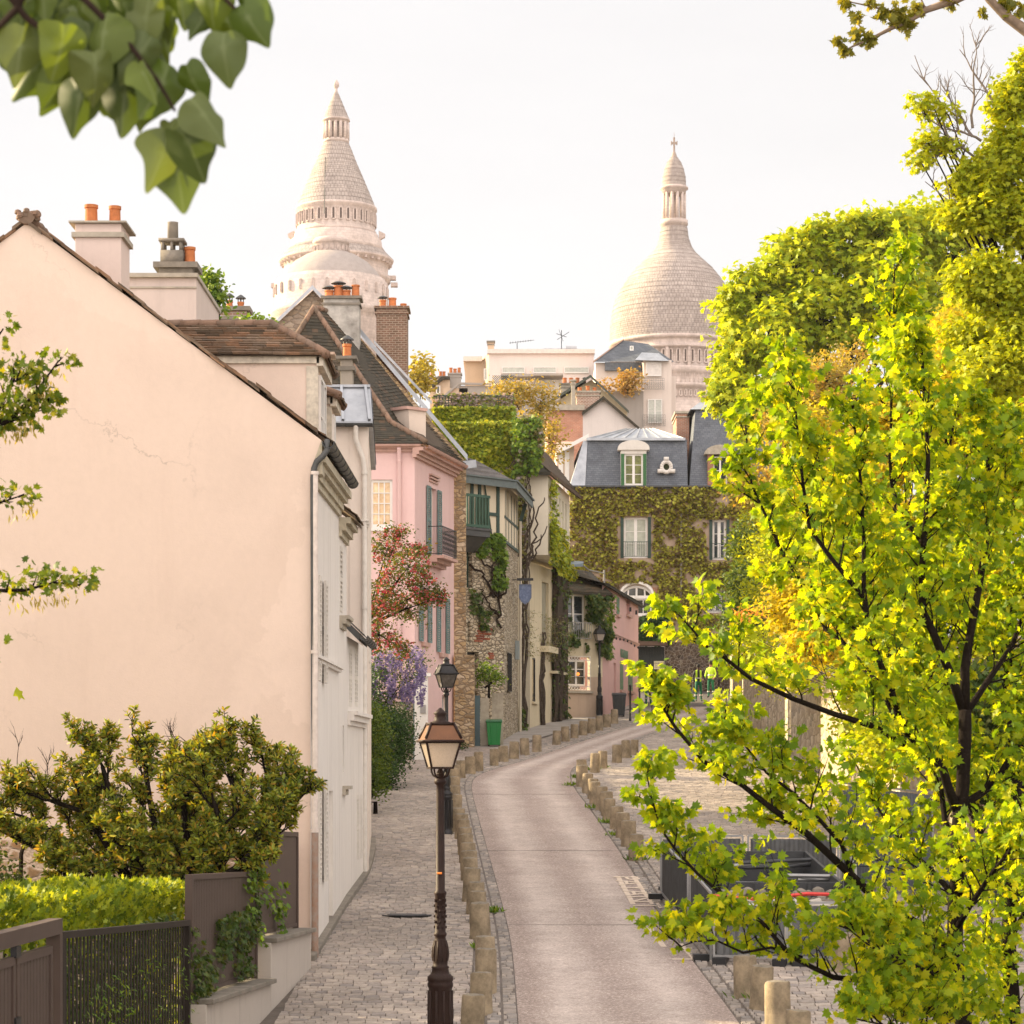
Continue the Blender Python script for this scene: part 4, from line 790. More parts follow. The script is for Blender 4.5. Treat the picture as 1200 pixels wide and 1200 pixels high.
for i in range(5):
    u = F2.L*(i+.5)/5
    if not (dw[0]-.1 < u < dw[1]): mb.fbox(F2, u-.05, u+.05, .003, .015, zt0, zt1-.15)
    else: mb.fbox(F2, u-.05, u+.05, .003, .015, zt0, dw[2])
mb.fbox(F2, 0.0, F2.L, .004, .03, dw[2]-.1, dw[2]-.01); mb.fbox(F2, 0, F2.L, .004, .05, zt0-.06, zt0+.05)
mb.build('timber_frame', M_dgreen, T); window(T, F2, *dw, rev=.15, rows=1, cols=2, fm=M_dgreen)
mb = MB(); ub = u1(558); zbk = PZ(616, 93.5); mb.fbox(F1, 0, ub, .0, .7, zbk-.42, zbk-.2); mb.fbox(F1, 0, ub+.05, .0, .75, zbk-.2, zbk-.12); mb.prism([F1.p(0, .02, zbk-.43), F1.p(0, .62, zbk-.43), F1.p(0, .02, zbk-.95)], F1.d*ub*.95); mb.build('balcony', M_lead, T)
mb = MB(); mb.fbox(F1, 0, ub, .66, .72, zbk-.1, zbk+0); mb.fbox(F1, 0, ub, .66, .72, zbk+1.0, zbk+1.1)
for i in range(9): u = ub*(i+.3)/9; mb.fbox(F1, u, u+.07, .672, .71, zbk+0, zbk+1.0)
mb.fbox(F1, ub-.08, ub, .06, .65, zbk-.1, zbk+1.1); mb.build('balcony_railing', M_green, T)
mb = MB(); er = [F1.p(-.1, .45, zt1+.1), F1.p(F1.L+.12, .45, zt1+.1), F2.p(F2.L+.1, .55, zt1-.1)]; apx_t = [P(548, 536, 96.5), P(560, 541, 97.5), F2.p(F2.L, -1.2, zt1+.7)]
for i in range(2):
    q = (er[i], er[i+1], apx_t[i+1], apx_t[i]); mb.add([v-Vector((0, 0, .03)) for v in q], [(0, 1, 2, 3)]); tiles(mb, *q, .2, .13, .012, 0, .4)
mb.build('roof', island('grey_slate_piece', [(.10, .095, .095), (.14, .13, .125), (.12, .11, .10)], .8, .3), T)
mb = MB()
for a, b in ((er[0], er[1]), (er[1], er[2])): mb.bar(a+Vector((0, 0, -.13)), b+Vector((0, 0, -.13)), .07, .26); mb.bar(a+Vector((0, 0, .03)), b+Vector((0, 0, .03)), .2, .05)
mb.build('fascia', plain('grey_green_fascia', (.11, .14, .14), .6, var=.2), T)
mb = MB(); mb.bar(F2.p(F2.L-.05, .3, zt1-.2), F2.p(F2.L-.05, .08, zt1-1.0), .12, .14); mb.build('bracket', M_dgreen, T)
tube_part(T, [F2.p(F2.L-.1, .1, zt1-.9), F2.p(F2.L-.1, .1, gz(100))], .06, plain('cream_pipe', (.50, .45, .35), .7), 'downpipe')
mb = MB(); u = F2.u_at(603.5); mb.fbox(F2, u-.12, u+.2, .02, .16, PZ(773, 99), PZ(751, 99)); mb.build('meter_box', plain('pale_grey_metal', (.24, .28, .28), .6), T)

# ================================================================== IVY TOWER + WHITE BOX HOUSE
V = thing('ivy_tower_house', 'tall stepped building block entirely clad in bright green ivy', 'house', (-1.5, 104, gz(104)))
FV = Fr((-3.6, 101.6), (PX(609, 101.6), 101.6)); mb = MB(); zv1 = PZ(498, 101.6); wall(mb, FV, 0, FV.L, gz(100), zv1, (), .2, thick=4); 
FV2 = Fr((-3.6, 103.2), (PX(603, 103.2), 103.2)); zv2 = PZ(479, 103.2); wall(mb, FV2, 0, FV2.L, gz(100), zv2, (), .2, thick=4); mb.build('wall', plaster('tower_concrete', (.42, .38, .30), .6), V)
mb = MB(); FT = Fr((PX(508, 103.4), 103.4), (PX(602, 103.4), 103.4)); zt_ = PZ(465, 103.4)
for i in range(28): u = FT.L*i/27; mb.fbox(FT, u-.02, u+.02, .0, .03, zv2, zt_)
for j in range(5): z = zv2+(zt_-zv2)*(j+.5)/5; mb.fbox(FT, 0, FT.L, .031, .05, z-.02, z+.02)
mb.fbox(FT, 0, FT.L, -.02, .06, zt_, zt_+.06); mb.build('trellis', M_dgreen, V)
M_ivyg = leafm('bright_ivy', [(.07, .115, .01), (.17, .25, .02), (.28, .36, .028), (.40, .45, .04), (.50, .52, .06)], .35)
g0 = FV.u_at(508)
ivy('ivy', 'dense bright green ivy sheet on the tower above the half timbered house', FV, [(g0, FV.L+.1, PZ(600, 101.6), zv1+.12)], [], 12000, .15, M_ivyg, 3, -.72, .9, .30, edge=.0)
ivy('ivy', 'band of bright green ivy along the tower setback below the trellis', FV2, [(FV2.u_at(508), FV2.L, zv1, zv2+.08)], [], 3300, .15, M_ivyg, 4, -.45, .9, .26, edge=.0)
WB = thing('white_box_house', 'white modernist house with boxy overhanging upper floor and vines', 'house', (1, 105, gz(104)))
M_cream2 = plaster('yellow_cream_render', (.58, .51, .36), .35, (.33, .27, .18), .2)
Wa, Wb = (PX(607, 100.05), 100.05), (PX(659, 108.8), 108.8); F3 = Fr(Wa, Wb); u3 = lambda px: F3.u_at(px); zbx = PZ(662, 104)
mb = MB(); wv = (u3(623.8), u3(627.3), PZ(822, 103), PZ(771, 103)); wg = (u3(635), u3(643), PZ(757, 105.5), PZ(683, 105.5)); wall(mb, F3, 0, F3.L, gz(98)-.3, zbx, (wv, wg), .22); mb.build('ground_floor_wall', M_cream2, WB)
window(WB, F3, *wv, rev=.05, rows=1, cols=1, fm=M_iron); mb = MB(); mb.fbox(F3, wg[0]+.01, wg[1]-.01, -.18, -.12, wg[2]+.01, wg[3]-.01); mb.build('door', plain('olive_door', (.30, .28, .20), .7), WB)
for q_ in ((wg[0]-.3, wg[1]+.3, .35, wg[2]-.3, wg[2]-.05), (wv[0]-.1, wv[1]+.3, .1, wv[2]-.1, wv[2]-.02), (wg[1]+.2, F3.L-.3, .3, PZ(790, 107), PZ(787, 107))): MB().fbox(F3, q_[0], q_[1], 0, q_[2], q_[3], q_[4]).build('sill', MATS['yellow_cream_render'], WB)
Bx = Fr((PX(609, 101.5), 101.5), (PX(642, 101.5), 101.5)); By = Fr((PX(642, 101.5), 101.5), (PX(667.5, 109.5), 109.5)); zt3 = PZ(556, 101.5)
mb = MB(); wall(mb, Bx, 0, Bx.L, zbx+.2, zt3, (), .1); ops = []
for i in range(6): u = .6+i*1.15; ops.append((u, u+.55, zbx+1.6, zt3-.5))
wall(mb, By, 0, By.L, zbx+.2, zt3, ops, .12); a, b, c, e = Bx.p(0, 0, 0), Bx.p(Bx.L, 0, 0), By.p(By.L, 0, 0), Vector((PX(609, 110), 110, 0)); mb.add([Vector((v.x, v.y, zbx+.2+(.15 if i in (2, 3) else 0)*0)) for i, v in enumerate((a, b, c, e))], [(3, 2, 1, 0)]); mb.build('upper_floor_wall', plaster('box_white', (.66, .61, .50), .3), WB)
for o_ in ops: m_ = MB(); m_.fbox(By, o_[0]+.01, o_[1]-.01, -.1, -.06, o_[2]+.01, o_[3]-.01); m_.build('window', M_curt, WB)
mb = MB(); r0, r1, r2 = Vector((PX(612, 101), 101.1, zt3+.05)), Vector((PX(645, 101), 101.1, zt3+.05)), By.p(By.L+.1, .45, zt3+.0); rA, rB = P(606, 520, 103.5), P(640, 530, 107)
mb.add([r0, r1, rA], [(0, 1, 2)]); mb.add([r1, r2, rB, rA], [(0, 1, 2, 3)]); tiles(mb, r1, r2, rB, rA, .22, .16); mb.bar(r0-Vector((0, 0, .06)), r1-Vector((0, 0, .06)), .1, .12); mb.bar(r1-Vector((0, 0, .06)), r2-Vector((0, 0, .06)), .1, .14); mb.build('roof', M_tile, WB)
# street sign hanging on bracket
SG = thing('hanging_sign', 'blue shield shaped sign hanging from an iron bracket above the lane', 'sign', P(615, 682, 98))
mb = MB(); mb.bar(P(549, 679.5, 98), P(625, 679.5, 98), .035); mb.bar(P(606, 679, 98), P(625, 679, 98), .16, .09); mb.build('bracket', M_iron, SG)
mb = MB(); pts = [P(x, y, 98) for x, y in ((608.5, 685), (622.5, 685), (622.5, 700), (620, 705), (615.5, 708), (611, 705), (608.5, 700))]; mb.prism(pts[::-1], (0, .12, 0)); mb.build('panel', plain('faded_blue_sign', (.06, .10, .24), .4, var=.3, scale=8, c2=(.16, .22, .36)), SG)
mb = MB(); 
for i in range(7): mb.bar(pts[i]+Vector((0, -.015, 0)), pts[(i+1) % 7]+Vector((0, -.015, 0)), .03)
for xx in (610, 621): mb.bar(P(xx, 680, 98), P(xx, 685, 98), .03)
mb.build('frame', plain('sign_frame', (.12, .14, .2), .5), SG)

# ================================================================== CORNER HOUSE + MAISON ROSE
CH = thing('cream_corner_house', 'cream two storey corner house with white lattice framed window', 'house', (2.9, 111, gz(110)))
K1 = Fr((PX(659, 109.6), 109.6), (PX(706, 110.6), 110.6)); K2 = Fr((PX(706, 110.6), 110.6), (PX(748, 124), 124)); ze = PZ(694, 110); zf = gz(110)
u = K1.u_at; wA = (u(661), u(691.5), PZ(809, 110), PZ(770, 110)); wB = (u(661), u(686), PZ(742, 110), PZ(697, 110))
mb = MB(); zl = PZ(793, 110); wall(mb, K1, 0, K1.L, zf-.5, zl, (( wA[0], wA[1], wA[2], zl),), .25, mi=1); wall(mb, K1, 0, K1.L, zl, ze, ((wA[0], wA[1], zl, wA[3]), wB), .25); mb.build('wall', [M_cream2, plaster('beige_dado', (.48, .37, .28), .3)], CH)
wq = window(CH, K1, wA[0]+.22, wA[1]-.16, wA[2]+.2, wA[3]-.14, rev=.2, rows=3); window(CH, K1, *wB, rev=.2, rows=2)
mb = MB(); w0, w1 = wA[0], wA[1]; fw = .2
def lattice(mb, F, a, b, c, e, w):
    n = max(1, int(max(b-a, e-c)/.14)); hor = (b-a) > (e-c)
    mb.fbox(F, a, b, w, w+.02, c, c+.02); mb.fbox(F, a, b, w, w+.02, e-.02, e); mb.fbox(F, a, a+.02, w, w+.02, c+.02, e-.02); mb.fbox(F, b-.02, b, w, w+.02, c+.02, e-.02)
    for i in range(n):
        if hor: p, q = a+(b-a)*i/n, a+(b-a)*(i+1)/n; mb.bar(F.p(p, w+.012, c), F.p(q, w+.012, e), .02, .012); mb.bar(F.p(q, w+.026, c), F.p(p, w+.026, e), .02, .012)
        else: p, q = c+(e-c)*i/n, c+(e-c)*(i+1)/n; mb.bar(F.p(a, w+.012, p), F.p(b, w+.012, q), .02, .012); mb.bar(F.p(b, w+.026, p), F.p(a, w+.026, q), .02, .012)
lattice(mb, K1, w0, w1, wA[3]-.14, wA[3]+.04, .02); lattice(mb, K1, w0, w1, wA[2], wA[2]+.17, .02); lattice(mb, K1, w0, w0+.2, wA[2]+.17, wA[3]-.14, .02); lattice(mb, K1, w1-.17, w1, wA[2]+.17, wA[3]-.14, .02)
mb.build('lattice_frame', M_white, wq)
mb = MB(); mb.fbox(K1, w0, w1+.1, 0, .12, wA[2]-.12, wA[2]-.03); mb.build('sill', M_stone, CH)
lm = MB(); lm.lathe([(.01, -.07), (.06, -.04), (.07, .02), (.04, .07), (.01, .08)], K1.p(K1.u_at(679), -.12, PZ(790, 110)), 10); tag(lm.build('wall_lamp', emis('warm_bulb', (1, .30, .05), .5), CH, smooth=True))
railing(CH, K1, wB[0]-.05, wB[1]+.1, wB[2]-.3, .75, .03, .35, plain('grey_balcony', (.25, .24, .22), .6), .09)
mb = MB(); r = [K1.p(-.15, .3, ze), K1.p(K1.L+.25, .3, ze), Vector((K2.p(3, .25, 0).x, K2.p(3, .25, 0).y, ze-.05)), P(659, 667, 113), P(680, 668, 114)]
for q in ((r[0], r[1], r[4], r[3]), (r[1], r[2], r[4]+Vector((.5, 1, 0)), r[4])): mb.add(q, [(0, 1, 2, 3)]); tiles(mb, *q, .22, .17, .02, 0, .6)
mb.bar(r[0]-Vector((0, 0, .06)), r[1]-Vector((0, 0, .06)), .08, .1); mb.build('roof', M_tile, CH)
PR = thing('pink_corner_restaurant', 'small pink restaurant house with green shutters at the top of the lane', 'restaurant', (5, 117, gz(117)))
M_rose = plaster('rose_pink_render', (.60, .39, .36), .5, (.50, .27, .24), .2); zr0, zr1 = PZ(695, 112), ze+.02
mb = MB(); v = K2.u_at; oo = [(v(722.5), v(725.5), PZ(720, 116), PZ(700, 116)), (v(734), v(738.5), PZ(720, 120), PZ(702, 120)), (v(719), v(722), gz(115), PZ(777, 115)), (v(726.5), v(730), PZ(808, 117), PZ(775, 117)), (v(736), v(741), PZ(810, 121), PZ(778, 121))]
wall(mb, K2, 0, K2.L, gz(110)-.4, zr1+.1, oo, .2); mb.fbox(K2, 1.5, K2.L, -1.2, -.4, gz(110), zr1); mb.build('wall', M_rose, PR)
mb = MB(); moulding(mb, K2, 0, K2.L+.05, PZ(750, 118), ((0, .08, .04), (.08, .12, .08))); 
for o_ in (oo[0], oo[1], oo[3], oo[4]): mb.fbox(K2, o_[0]-.12, o_[1]+.12, 0, .12, o_[2]-.14, o_[2]-.02)
mb.build('string_course', M_pinktrim, PR)
gsh = plain('sage_green_paint', (.10, .20, .12), .6, var=.25)
for i, o_ in enumerate(oo): 
    if i in (0, 3, 4): shutter(PR, K2, o_[0]+.01, (o_[0]+o_[1])/2, o_[2], o_[3], gsh, -.02, slats=False); shutter(PR, K2, (o_[0]+o_[1])/2+.01, o_[1]-.01, o_[2], o_[3], gsh, -.02, slats=False)
    elif i == 1: m_ = MB(); m_.fbox(K2, o_[0], o_[1], -.19, -.15, o_[2], o_[3]); m_.build('niche', M_rose, PR)
    else: m_ = MB(); m_.fbox(K2, o_[0]+.01, o_[1]-.01, -.15, -.1, o_[2], o_[3]); m_.build('door', plain('pale_pink_door', (.52, .36, .34), .7), PR)
mb = MB(); mb.bar(K2.p(-.1, .2, PZ(686, 111)), K2.p(K2.L+.1, .2, zr1+.25), .1, .12)
tiles(mb, K2.p(-.1, .25, zr1+.35), K2.p(K2.L+.1, .25, zr1+.35), K2.p(K2.L, -2.0, zr1+1.0), K2.p(0, -2.0, zr1+1.0), .22, .16); mb.add([K2.p(0, .2, zr1+.3), K2.p(K2.L, .2, zr1+.3), K2.p(K2.L, -2, zr1+.95), K2.p(0, -2, zr1+.95)], [(0, 1, 2, 3)]); mb.build('roof', M_tile, PR)
pq = K2.p(v(731), .03, PZ(767.5, 118.5)); ang = math.atan2(K2.d.y, K2.d.x); lettering('RESTAURANT', pq, (R(90), 0, ang), .55, plain('sage_lettering', (.13, .22, .14), .7), PR, ext=.01, sx=.85)
mb = MB()
for px_ in (735, 742): q = K2.p(v(px_), .15, PZ(714, 121)); mb.box(q.x-.05, q.x+.05, q.y-.05, q.y+.05, q.z-.2, q.z+.0)
for i in range(9):
    q = K2.p(K2.L*(i+.6)/9.5, .14, PZ(748, 118)-.15-.05*math.sin(i)); mb.lathe([(.01, -.07), (.05, 0), (.01, .06)], q, 6)
mb.build('garland_bulb', M_iron, PR)

# ================================================================== HOUSE D: ivy facade with slate mansard
D_ = thing('ivy_mansard_house', 'ivy covered house with slate mansard and white dormer closing the street', 'house', (6.5, 136, gz(136)))
dD = 135.0; XL, XR = PX(668, dD), PX(935, dD); FD = Fr((XL, dD), (XR+1, dD)); U = FD.u_at; zc_ = PZ(573, dD); gD = gz(dD)
W1 = (U(731), U(759), PZ(654, dD), PZ(606, dD)); W2 = (U(835), U(851), PZ(656, dD), PZ(609, dD)); W3 = (U(727), U(765), PZ(722, dD), PZ(690, dD)); W4 = (U(829), U(846), PZ(718, dD), PZ(693, dD)); GT = (U(748), U(779.5), gD-.1, PZ(757, dD))
W3 = (U(727), U(765), PZ(722, dD), PZ(686, dD))
mb = MB(); zst = PZ(756, dD)+.15; wall(mb, FD, 0, FD.L, zst, zc_, (W1, W2, W3, W4), .3, thick=8); mb.build('wall', plaster('weathered_tan_render', (.38, .29, .22), .6, (.22, .15, .11), .4), D_)
mb = MB(); wall(mb, FD, 0, FD.L, gD-.6, zst, (GT,), .35); mb.build('stone_base_wall', rubble('dark_millstone', [(.06, .042, .03), (.10, .07, .05), (.14, .10, .07), (.09, .07, .06)], (.26, .22, .17), 5.0, 1.2, .07, .9), D_)
mb = MB(); q = (U(802), U(829), PZ(712, dD), PZ(690, dD)); mb.fbox(FD, U(820), U(829), .003, .02, PZ(712, dD), PZ(700, dD)); mb.fbox(FD, U(764), U(785), .003, .02, PZ(706, dD), PZ(688, dD)); mb.build('brick_patch', bricks('orange_brick', (.36, .14, .07), (.28, .10, .06), (.35, .28, .22)), D_)
def casement(o_, rows=3, pm=M_curt, rail=True, sh=M_dgreen):
    w_ = window(D_, FD, *o_, rev=.22, rows=rows, pm=pm, fw=.11)
    if rail: railing(D_, FD, o_[0]-.05, o_[1]+.05, o_[2]+.02, .85, 0, .1, M_dgreen, .12)
    if sh:
        shutter(D_, FD, o_[0]-.17, o_[0]-.01, o_[2], o_[3], sh, .01, slats=False); shutter(D_, FD, o_[1]+.01, o_[1]+.17, o_[2], o_[3], sh, .01, slats=False)
    return w_
casement(W1); casement(W2, pm=M_glass); casement(W4, pm=M_glass)
mb = MB()
for o_ in (W1, W2, W4): mb.fbox(FD, o_[0]-.35, o_[1]+.35, 0, .02, o_[2]-.15, o_[3]+.15); 
for o_ in (W1, W2, W4): pass
# arched French window: frame, spandrels, dark leaves
fr = window(D_, FD, W3[0], W3[1], W3[2], PZ(700, dD), rev=.25, cols=4, rows=1, fw=.14); cA = (W3[0]+W3[1])/2; ra = (W3[1]-W3[0])/2; zsp = PZ(700, dD); ha = W3[3]-zsp
mb = MB(); n = 18; arc = [(cA-ra*math.cos(math.pi*i/n), zsp+ha*math.sin(math.pi*i/n)) for i in range(n+1)]
for i in range(n): mb.add([FD.p(arc[i][0], 0.004, arc[i][1]), FD.p(arc[i+1][0], .004, arc[i+1][1]), FD.p(arc[i+1][0], .004, W3[3]+.02), FD.p(arc[i][0], .004, W3[3]+.02)], [(0, 1, 2, 3)])
mb.build('arch_spandrel', MATS['weathered_tan_render'], fr)
mb = MB(); mb.tube([FD.p(a, -.12, b-.06) for a, b in arc], .09, 6); mb.bar(FD.p(cA-.0, -.14, zsp), FD.p(cA, -.14, W3[3]), .12, .1); mb.fbox(FD, W3[0], W3[1], -.2, -.1, zsp-.06, zsp+.1)
for s_ in (-1, 1): mb.bar(FD.p(cA+s_*ra*.52, -.15, zsp), FD.p(cA+s_*ra*.5, -.15, zsp+ha*.84), .08, .08)
mb.tube([FD.p(a*.985+cA*.015, .04, b+.14) for a, b in arc], .1, 5); mb.build('arch_frame', M_white, fr)
mb = MB(); mb.fbox(FD, W3[0]+.1, W3[1]-.1, -.26, -.23, zsp+.1, W3[3]-.05); mb.build('fanlight', M_glass, fr)
mb = MB(); mb.fbox(FD, U(748), U(782), -.0, .55, PZ(757, dD), PZ(752, dD)); mb.build('balcony_beam', plain('rusty_beam', (.10, .06, .04), .9), D_)
mb = MB(); mb.fbox(FD, GT[0]+.02, GT[1]-.02, -.3, -.2, gD-.05, GT[3]-.02)
for i in range(9): a = GT[0]+.15+(GT[1]-GT[0]-.3)*i/8; mb.fbox(FD, a-.035, a+.035, -.199, -.165, gD+1.9, GT[3]-.15)
for a in (GT[0]+.04, (GT[0]+GT[1])/2-.05, GT[1]-.12): mb.fbox(FD, a, a+.1, -.199, -.155, gD, GT[3]-.05)
gt_ = mb.build('garage_gate', plain('black_green_gate', (.008, .013, .012), .5), D_)
mb = MB(); sx0, sx1, sz0, sz1 = U(766.5), U(778.5), PZ(784, dD), PZ(774.5, dD); mb.fbox(FD, sx0, sx1, -.19, -.150, sz0, sz1); sg = mb.build('gate_sign', plain('cream_sign', (.68, .60, .38), .6), gt_)
sm_ = (sx0+sx1)/2; dk = plain('sign_ink', (.06, .05, .03), .7)
lettering('GARAGE', FD.p(sm_, -.145, sz1-.13), (R(90), 0, 0), .13, dk, sg); lettering('SORTIE DE VOITURES', FD.p(sm_, -.145, sz1-.26), (R(90), 0, 0), .055, dk, sg, sx=.9); lettering('NE PAS STATIONNER', FD.p(sm_, -.145, sz1-.35), (R(90), 0, 0), .055, dk, sg, sx=.9)
mb = MB(); moulding(mb, FD, -.15, FD.L, zc_, ((0, .08, .12), (.08, .16, .28))); mb.build('cornice', M_lead, D_)
# mansard
def frust(mb, x0, x1, y0, y1, z0, x2, x3, y2, y3, z1): return mb.hexa([(x0, y0, z0), (x1, y0, z0), (x1, y1, z0), (x0, y1, z0), (x2, y2, z1), (x3, y2, z1), (x3, y3, z1), (x2, y3, z1)])
zm = zc_+.165; zM = PZ(515, dD+.7); mb = MB(); x0 = PX(686, dD); x1_ = PX(806, dD); frust(mb, x0, x1_, dD+.1, dD+7, zm, PX(689, dD+.8), x1_, dD+.75, dD+6.4, zM); msd = mb.build('mansard_slope', M_slate, D_)
mb = MB(); wl = x0-.02; mb.hexa([(PX(668, dD), dD+.12, zm), (x0-.01, dD+.12, zm), (x0-.01, dD+7, zm), (PX(668, dD)-.3, dD+7, zm), (PX(684, dD), dD+.7, zM-.08), (PX(689, dD), dD+.75, zM-.06), (PX(689, dD), dD+6.3, zM-.06), (PX(684, dD)-.2, dD+6.3, zM-.08)]); mb.build('zinc_hip', M_zinc, D_)
mb = MB(); zr_ = PZ(502, dD+3); a = [Vector((PX(688, dD), dD+.6, zM+.003)), Vector((x1_-.1, dD+.6, zM+.003)), Vector((x1_-.1, dD+6.5, zM+.003)), Vector((PX(688, dD), dD+6.5, zM+.003))]; b0, b1 = Vector((PX(735, dD+3), dD+3.2, zr_)), Vector((PX(765, dD+3), dD+3.2, zr_))
mb.add(a+[b0, b1], [(0, 1, 5, 4), (1, 2, 5), (2, 3, 4, 5), (3, 0, 4)])
for i in range(9): t = i/8; p = a[0].lerp(a[1], t); q = b0.lerp(b1, t); mb.bar(p+Vector((0, 0, .03)), q+Vector((0, 0, .03)), .05, .05)
mb.bar(a[0]+Vector((0, -.02, .0)), a[1]+Vector((0, -.02, .0)), .1, .14); mb.build('zinc_roof', M_zinc, D_)
# dormer window
Fm = Fr((PX(700, dD-.0), dD-.02), (PX(800, dD), dD-.02)); um = Fm.u_at; dwx = (um(731.5), um(753.5), PZ(569, dD), PZ(532, dD)); mb = MB()
mb.fbox(Fm, dwx[0]-.18, dwx[0]-.002, -1.1, .04, dwx[2]-.1, dwx[3]); mb.fbox(Fm, dwx[1]+.002, dwx[1]+.18, -1.1, .04, dwx[2]-.1, dwx[3]); mb.fbox(Fm, dwx[0]-.18, dwx[1]+.18, -1.1, .04, dwx[3]+.003, dwx[3]+.2)
cU = (dwx[0]+dwx[1])/2; hw = (dwx[1]-dwx[0])/2+.34; n = 12; pr = [Fm.p(cU-hw, .14, dwx[3]+.203)]+[Fm.p(cU-hw*math.cos(math.pi*i/n), .14, dwx[3]+.3+.42*math.sin(math.pi*i/n)) for i in range(n+1)]+[Fm.p(cU+hw, .14, dwx[3]+.203)]
mb.prism(pr[::-1], (0, 1.2, 0)); dm_ = mb.build('dormer', plain('dormer_white_stone', (.66, .63, .58), .8, var=.1), D_)
w_ = window(dm_, Fm, *dwx, rev=.1, rows=3, pm=plain('painted_tree_reflection', (.07, .085, .02), .15, var=.5, scale=3, c2=(.22, .24, .06)), fw=.09)  # reflected trees are painted into the pane colour
shutter(dm_, Fm, dwx[0]-.17, dwx[0]-.0, dwx[2], dwx[3], plain('grass_green_paint', (.03, .13, .04), .6), .05, slats=False); shutter(dm_, Fm, dwx[1]+.0, dwx[1]+.17, dwx[2], dwx[3], MATS['grass_green_paint'], .05, slats=False)
mb = MB(); cb = P(781, 547, dD-.02); 
for k_ in range(16):
    t0, t1 = 2*math.pi*k_/16, 2*math.pi*(k_+1)/16
    def q_(r, t, y): return Vector((cb.x+r*math.cos(t), cb.y+y, cb.z+r*math.sin(t)*1.1))
    mb.hexa([q_(.16, t0, .4), q_(.34, t0, .4), q_(.34, t1, .4), q_(.16, t1, .4), q_(.16, t0, -.02), q_(.34, t0, -.02), q_(.34, t1, -.02), q_(.16, t1, -.02)])
for a_, b_ in ((.0, .42), (-.33, -.22), (.33, -.22)): mb.box(cb.x+a_-.13, cb.x+a_+.13, cb.y-.025, cb.y+.3, cb.z+b_-.1, cb.z+b_+.1)
bl_ = mb.build('round_window', MATS['dormer_white_stone'], D_, smooth=2); mb = MB(); mb.lathe([(.16, 0), (.16, .02)], (0, 0, 0), 16); mb.v = [(cb.x+x, cb.y+.15+z, cb.z+y*1.1) for x, y, z in mb.v]; mb.build('pane', M_glass, bl_)
# right part, taller
mb = MB(); zT = PZ(480, dD+.9); xa = PX(808, dD); frust(mb, xa, XR+1, dD+.12, dD+7, zm, PX(815, dD+1), XR+.6, dD+1.0, dD+6.4, zT); mb.build('mansard_slope', M_slate, D_)
mb = MB(); mb.add([(PX(810, dD), dD+.8, zT+.003), (XR+1, dD+.8, zT+.003), (XR+1, dD+6, zT+.003), (PX(810, dD), dD+6, zT+.003), (PX(829, dD+3), dD+3, PZ(465, dD+3))], [(0, 1, 4), (1, 2, 4), (2, 3, 4), (3, 0, 4)]); mb.bar((PX(829, dD+3), dD+3, PZ(465, dD+3)), (PX(829, dD+3), dD+3, PZ(452, dD+3)), .06); mb.build('zinc_roof', M_zinc, D_)
mb = MB(); w5 = (um(836), um(852), PZ(568, dD), PZ(535, dD)); mb.fbox(Fm, w5[0]-.3, w5[0], -1, .05, zm, w5[3]+.1); mb.fbox(Fm, w5[1], w5[1]+.3, -1, .05, zm, w5[3]+.1); mb.build('dormer_cheek', MATS['orange_brick'], D_)
pr = [Fm.p((w5[0]+w5[1])/2-.85*math.cos(math.pi*i/10), .2, w5[3]+.103+.5*math.sin(math.pi*i/10)) for i in range(11)]; mb = MB(); mb.prism(pr[::-1], (0, 1.3, 0)); mb.build('dormer_roof', M_stone, D_); window(D_, Fm, *w5, rev=.1, rows=2)
chimney(D_, PX(792, dD+4), PX(807, dD+4), dD+3.5, dD+6.5, zM-1, PZ(486, dD+4), bricks('salmon_brick', (.46, .21, .13), (.38, .17, .11), (.46, .36, .29)), (), cap=.12, capm=M_stone)
# left wing with white windows (sunlit)
mb = MB(); FL = Fr((PX(655, 146), 146), (PX(669, 137), 137)); zz0, zz1 = PZ(600, 140), PZ(527, 140); lo = [(1.0+i*2.4, 2.4+i*2.4, zz0+.5, zz1-.4) for i in range(3)]; F_ = Fr((PX(655, 137.5), 137.5), (PX(671, 136.2), 136.2)); ow = [(.12, .32, zz0+.3, zz1-.3), (.42, .62, zz0+.3, zz1-.3)]
mb.box(PX(652, 138), PX(672, 138), 136.5, 145, gD, zz1); o_ = mb.build('wing_wall', plaster('warm_wing', (.62, .50, .40), .15), D_)
FW = Fr((PX(652, 136.5), 136.48), (PX(672, 136.5), 136.48))
for a in (.12, .45): m_ = MB(); m_.fbox(FW, a, a+.24, 0, .03, zz0+.4, zz1-.35); m_.build('window', M_white, o_)
mb = MB(); mb.hexa([P(652, 533, 135.9), P(690, 513, 135.9), P(690, 513, 146), P(652, 533, 146), P(652, 528, 135.9), P(690, 508, 135.9), P(690, 508, 146), P(652, 528, 146)]); mb.build('wing_roof', M_white, D_)
tube_part(D_, [FD.p(U(798), .08, zc_), FD.p(U(798), .08, PZ(700, dD))], .06, M_conc, 'downpipe')
M_ivyd = leafm('spring_creeper', [(.08, .05, .02), (.12, .085, .025), (.20, .19, .028), (.30, .31, .04), (.46, .46, .06), (.15, .08, .035), (.36, .37, .05)], .25)
holes = [(o_[0]-.32, o_[1]+.3, o_[2]-.12, o_[3]+.1) for o_ in (W1, W2, W4)]+[(W3[0]-.15, W3[1]+.3, W3[2]-.3, W3[3]+.12)]
ivy('creeper', 'olive and yellow creeper covering the facade of the mansard house', FD, [(-.1, FD.L, PZ(745, dD), zc_+.1)], holes, 24000, .165, M_ivyd, 7, -.34, .9, .34, edge=.0, fn=lambda u, z: .3*max(0, (z-PZ(600, dD))/1.5)-.25*max(0, (PZ(700, dD)-z)/2.0))

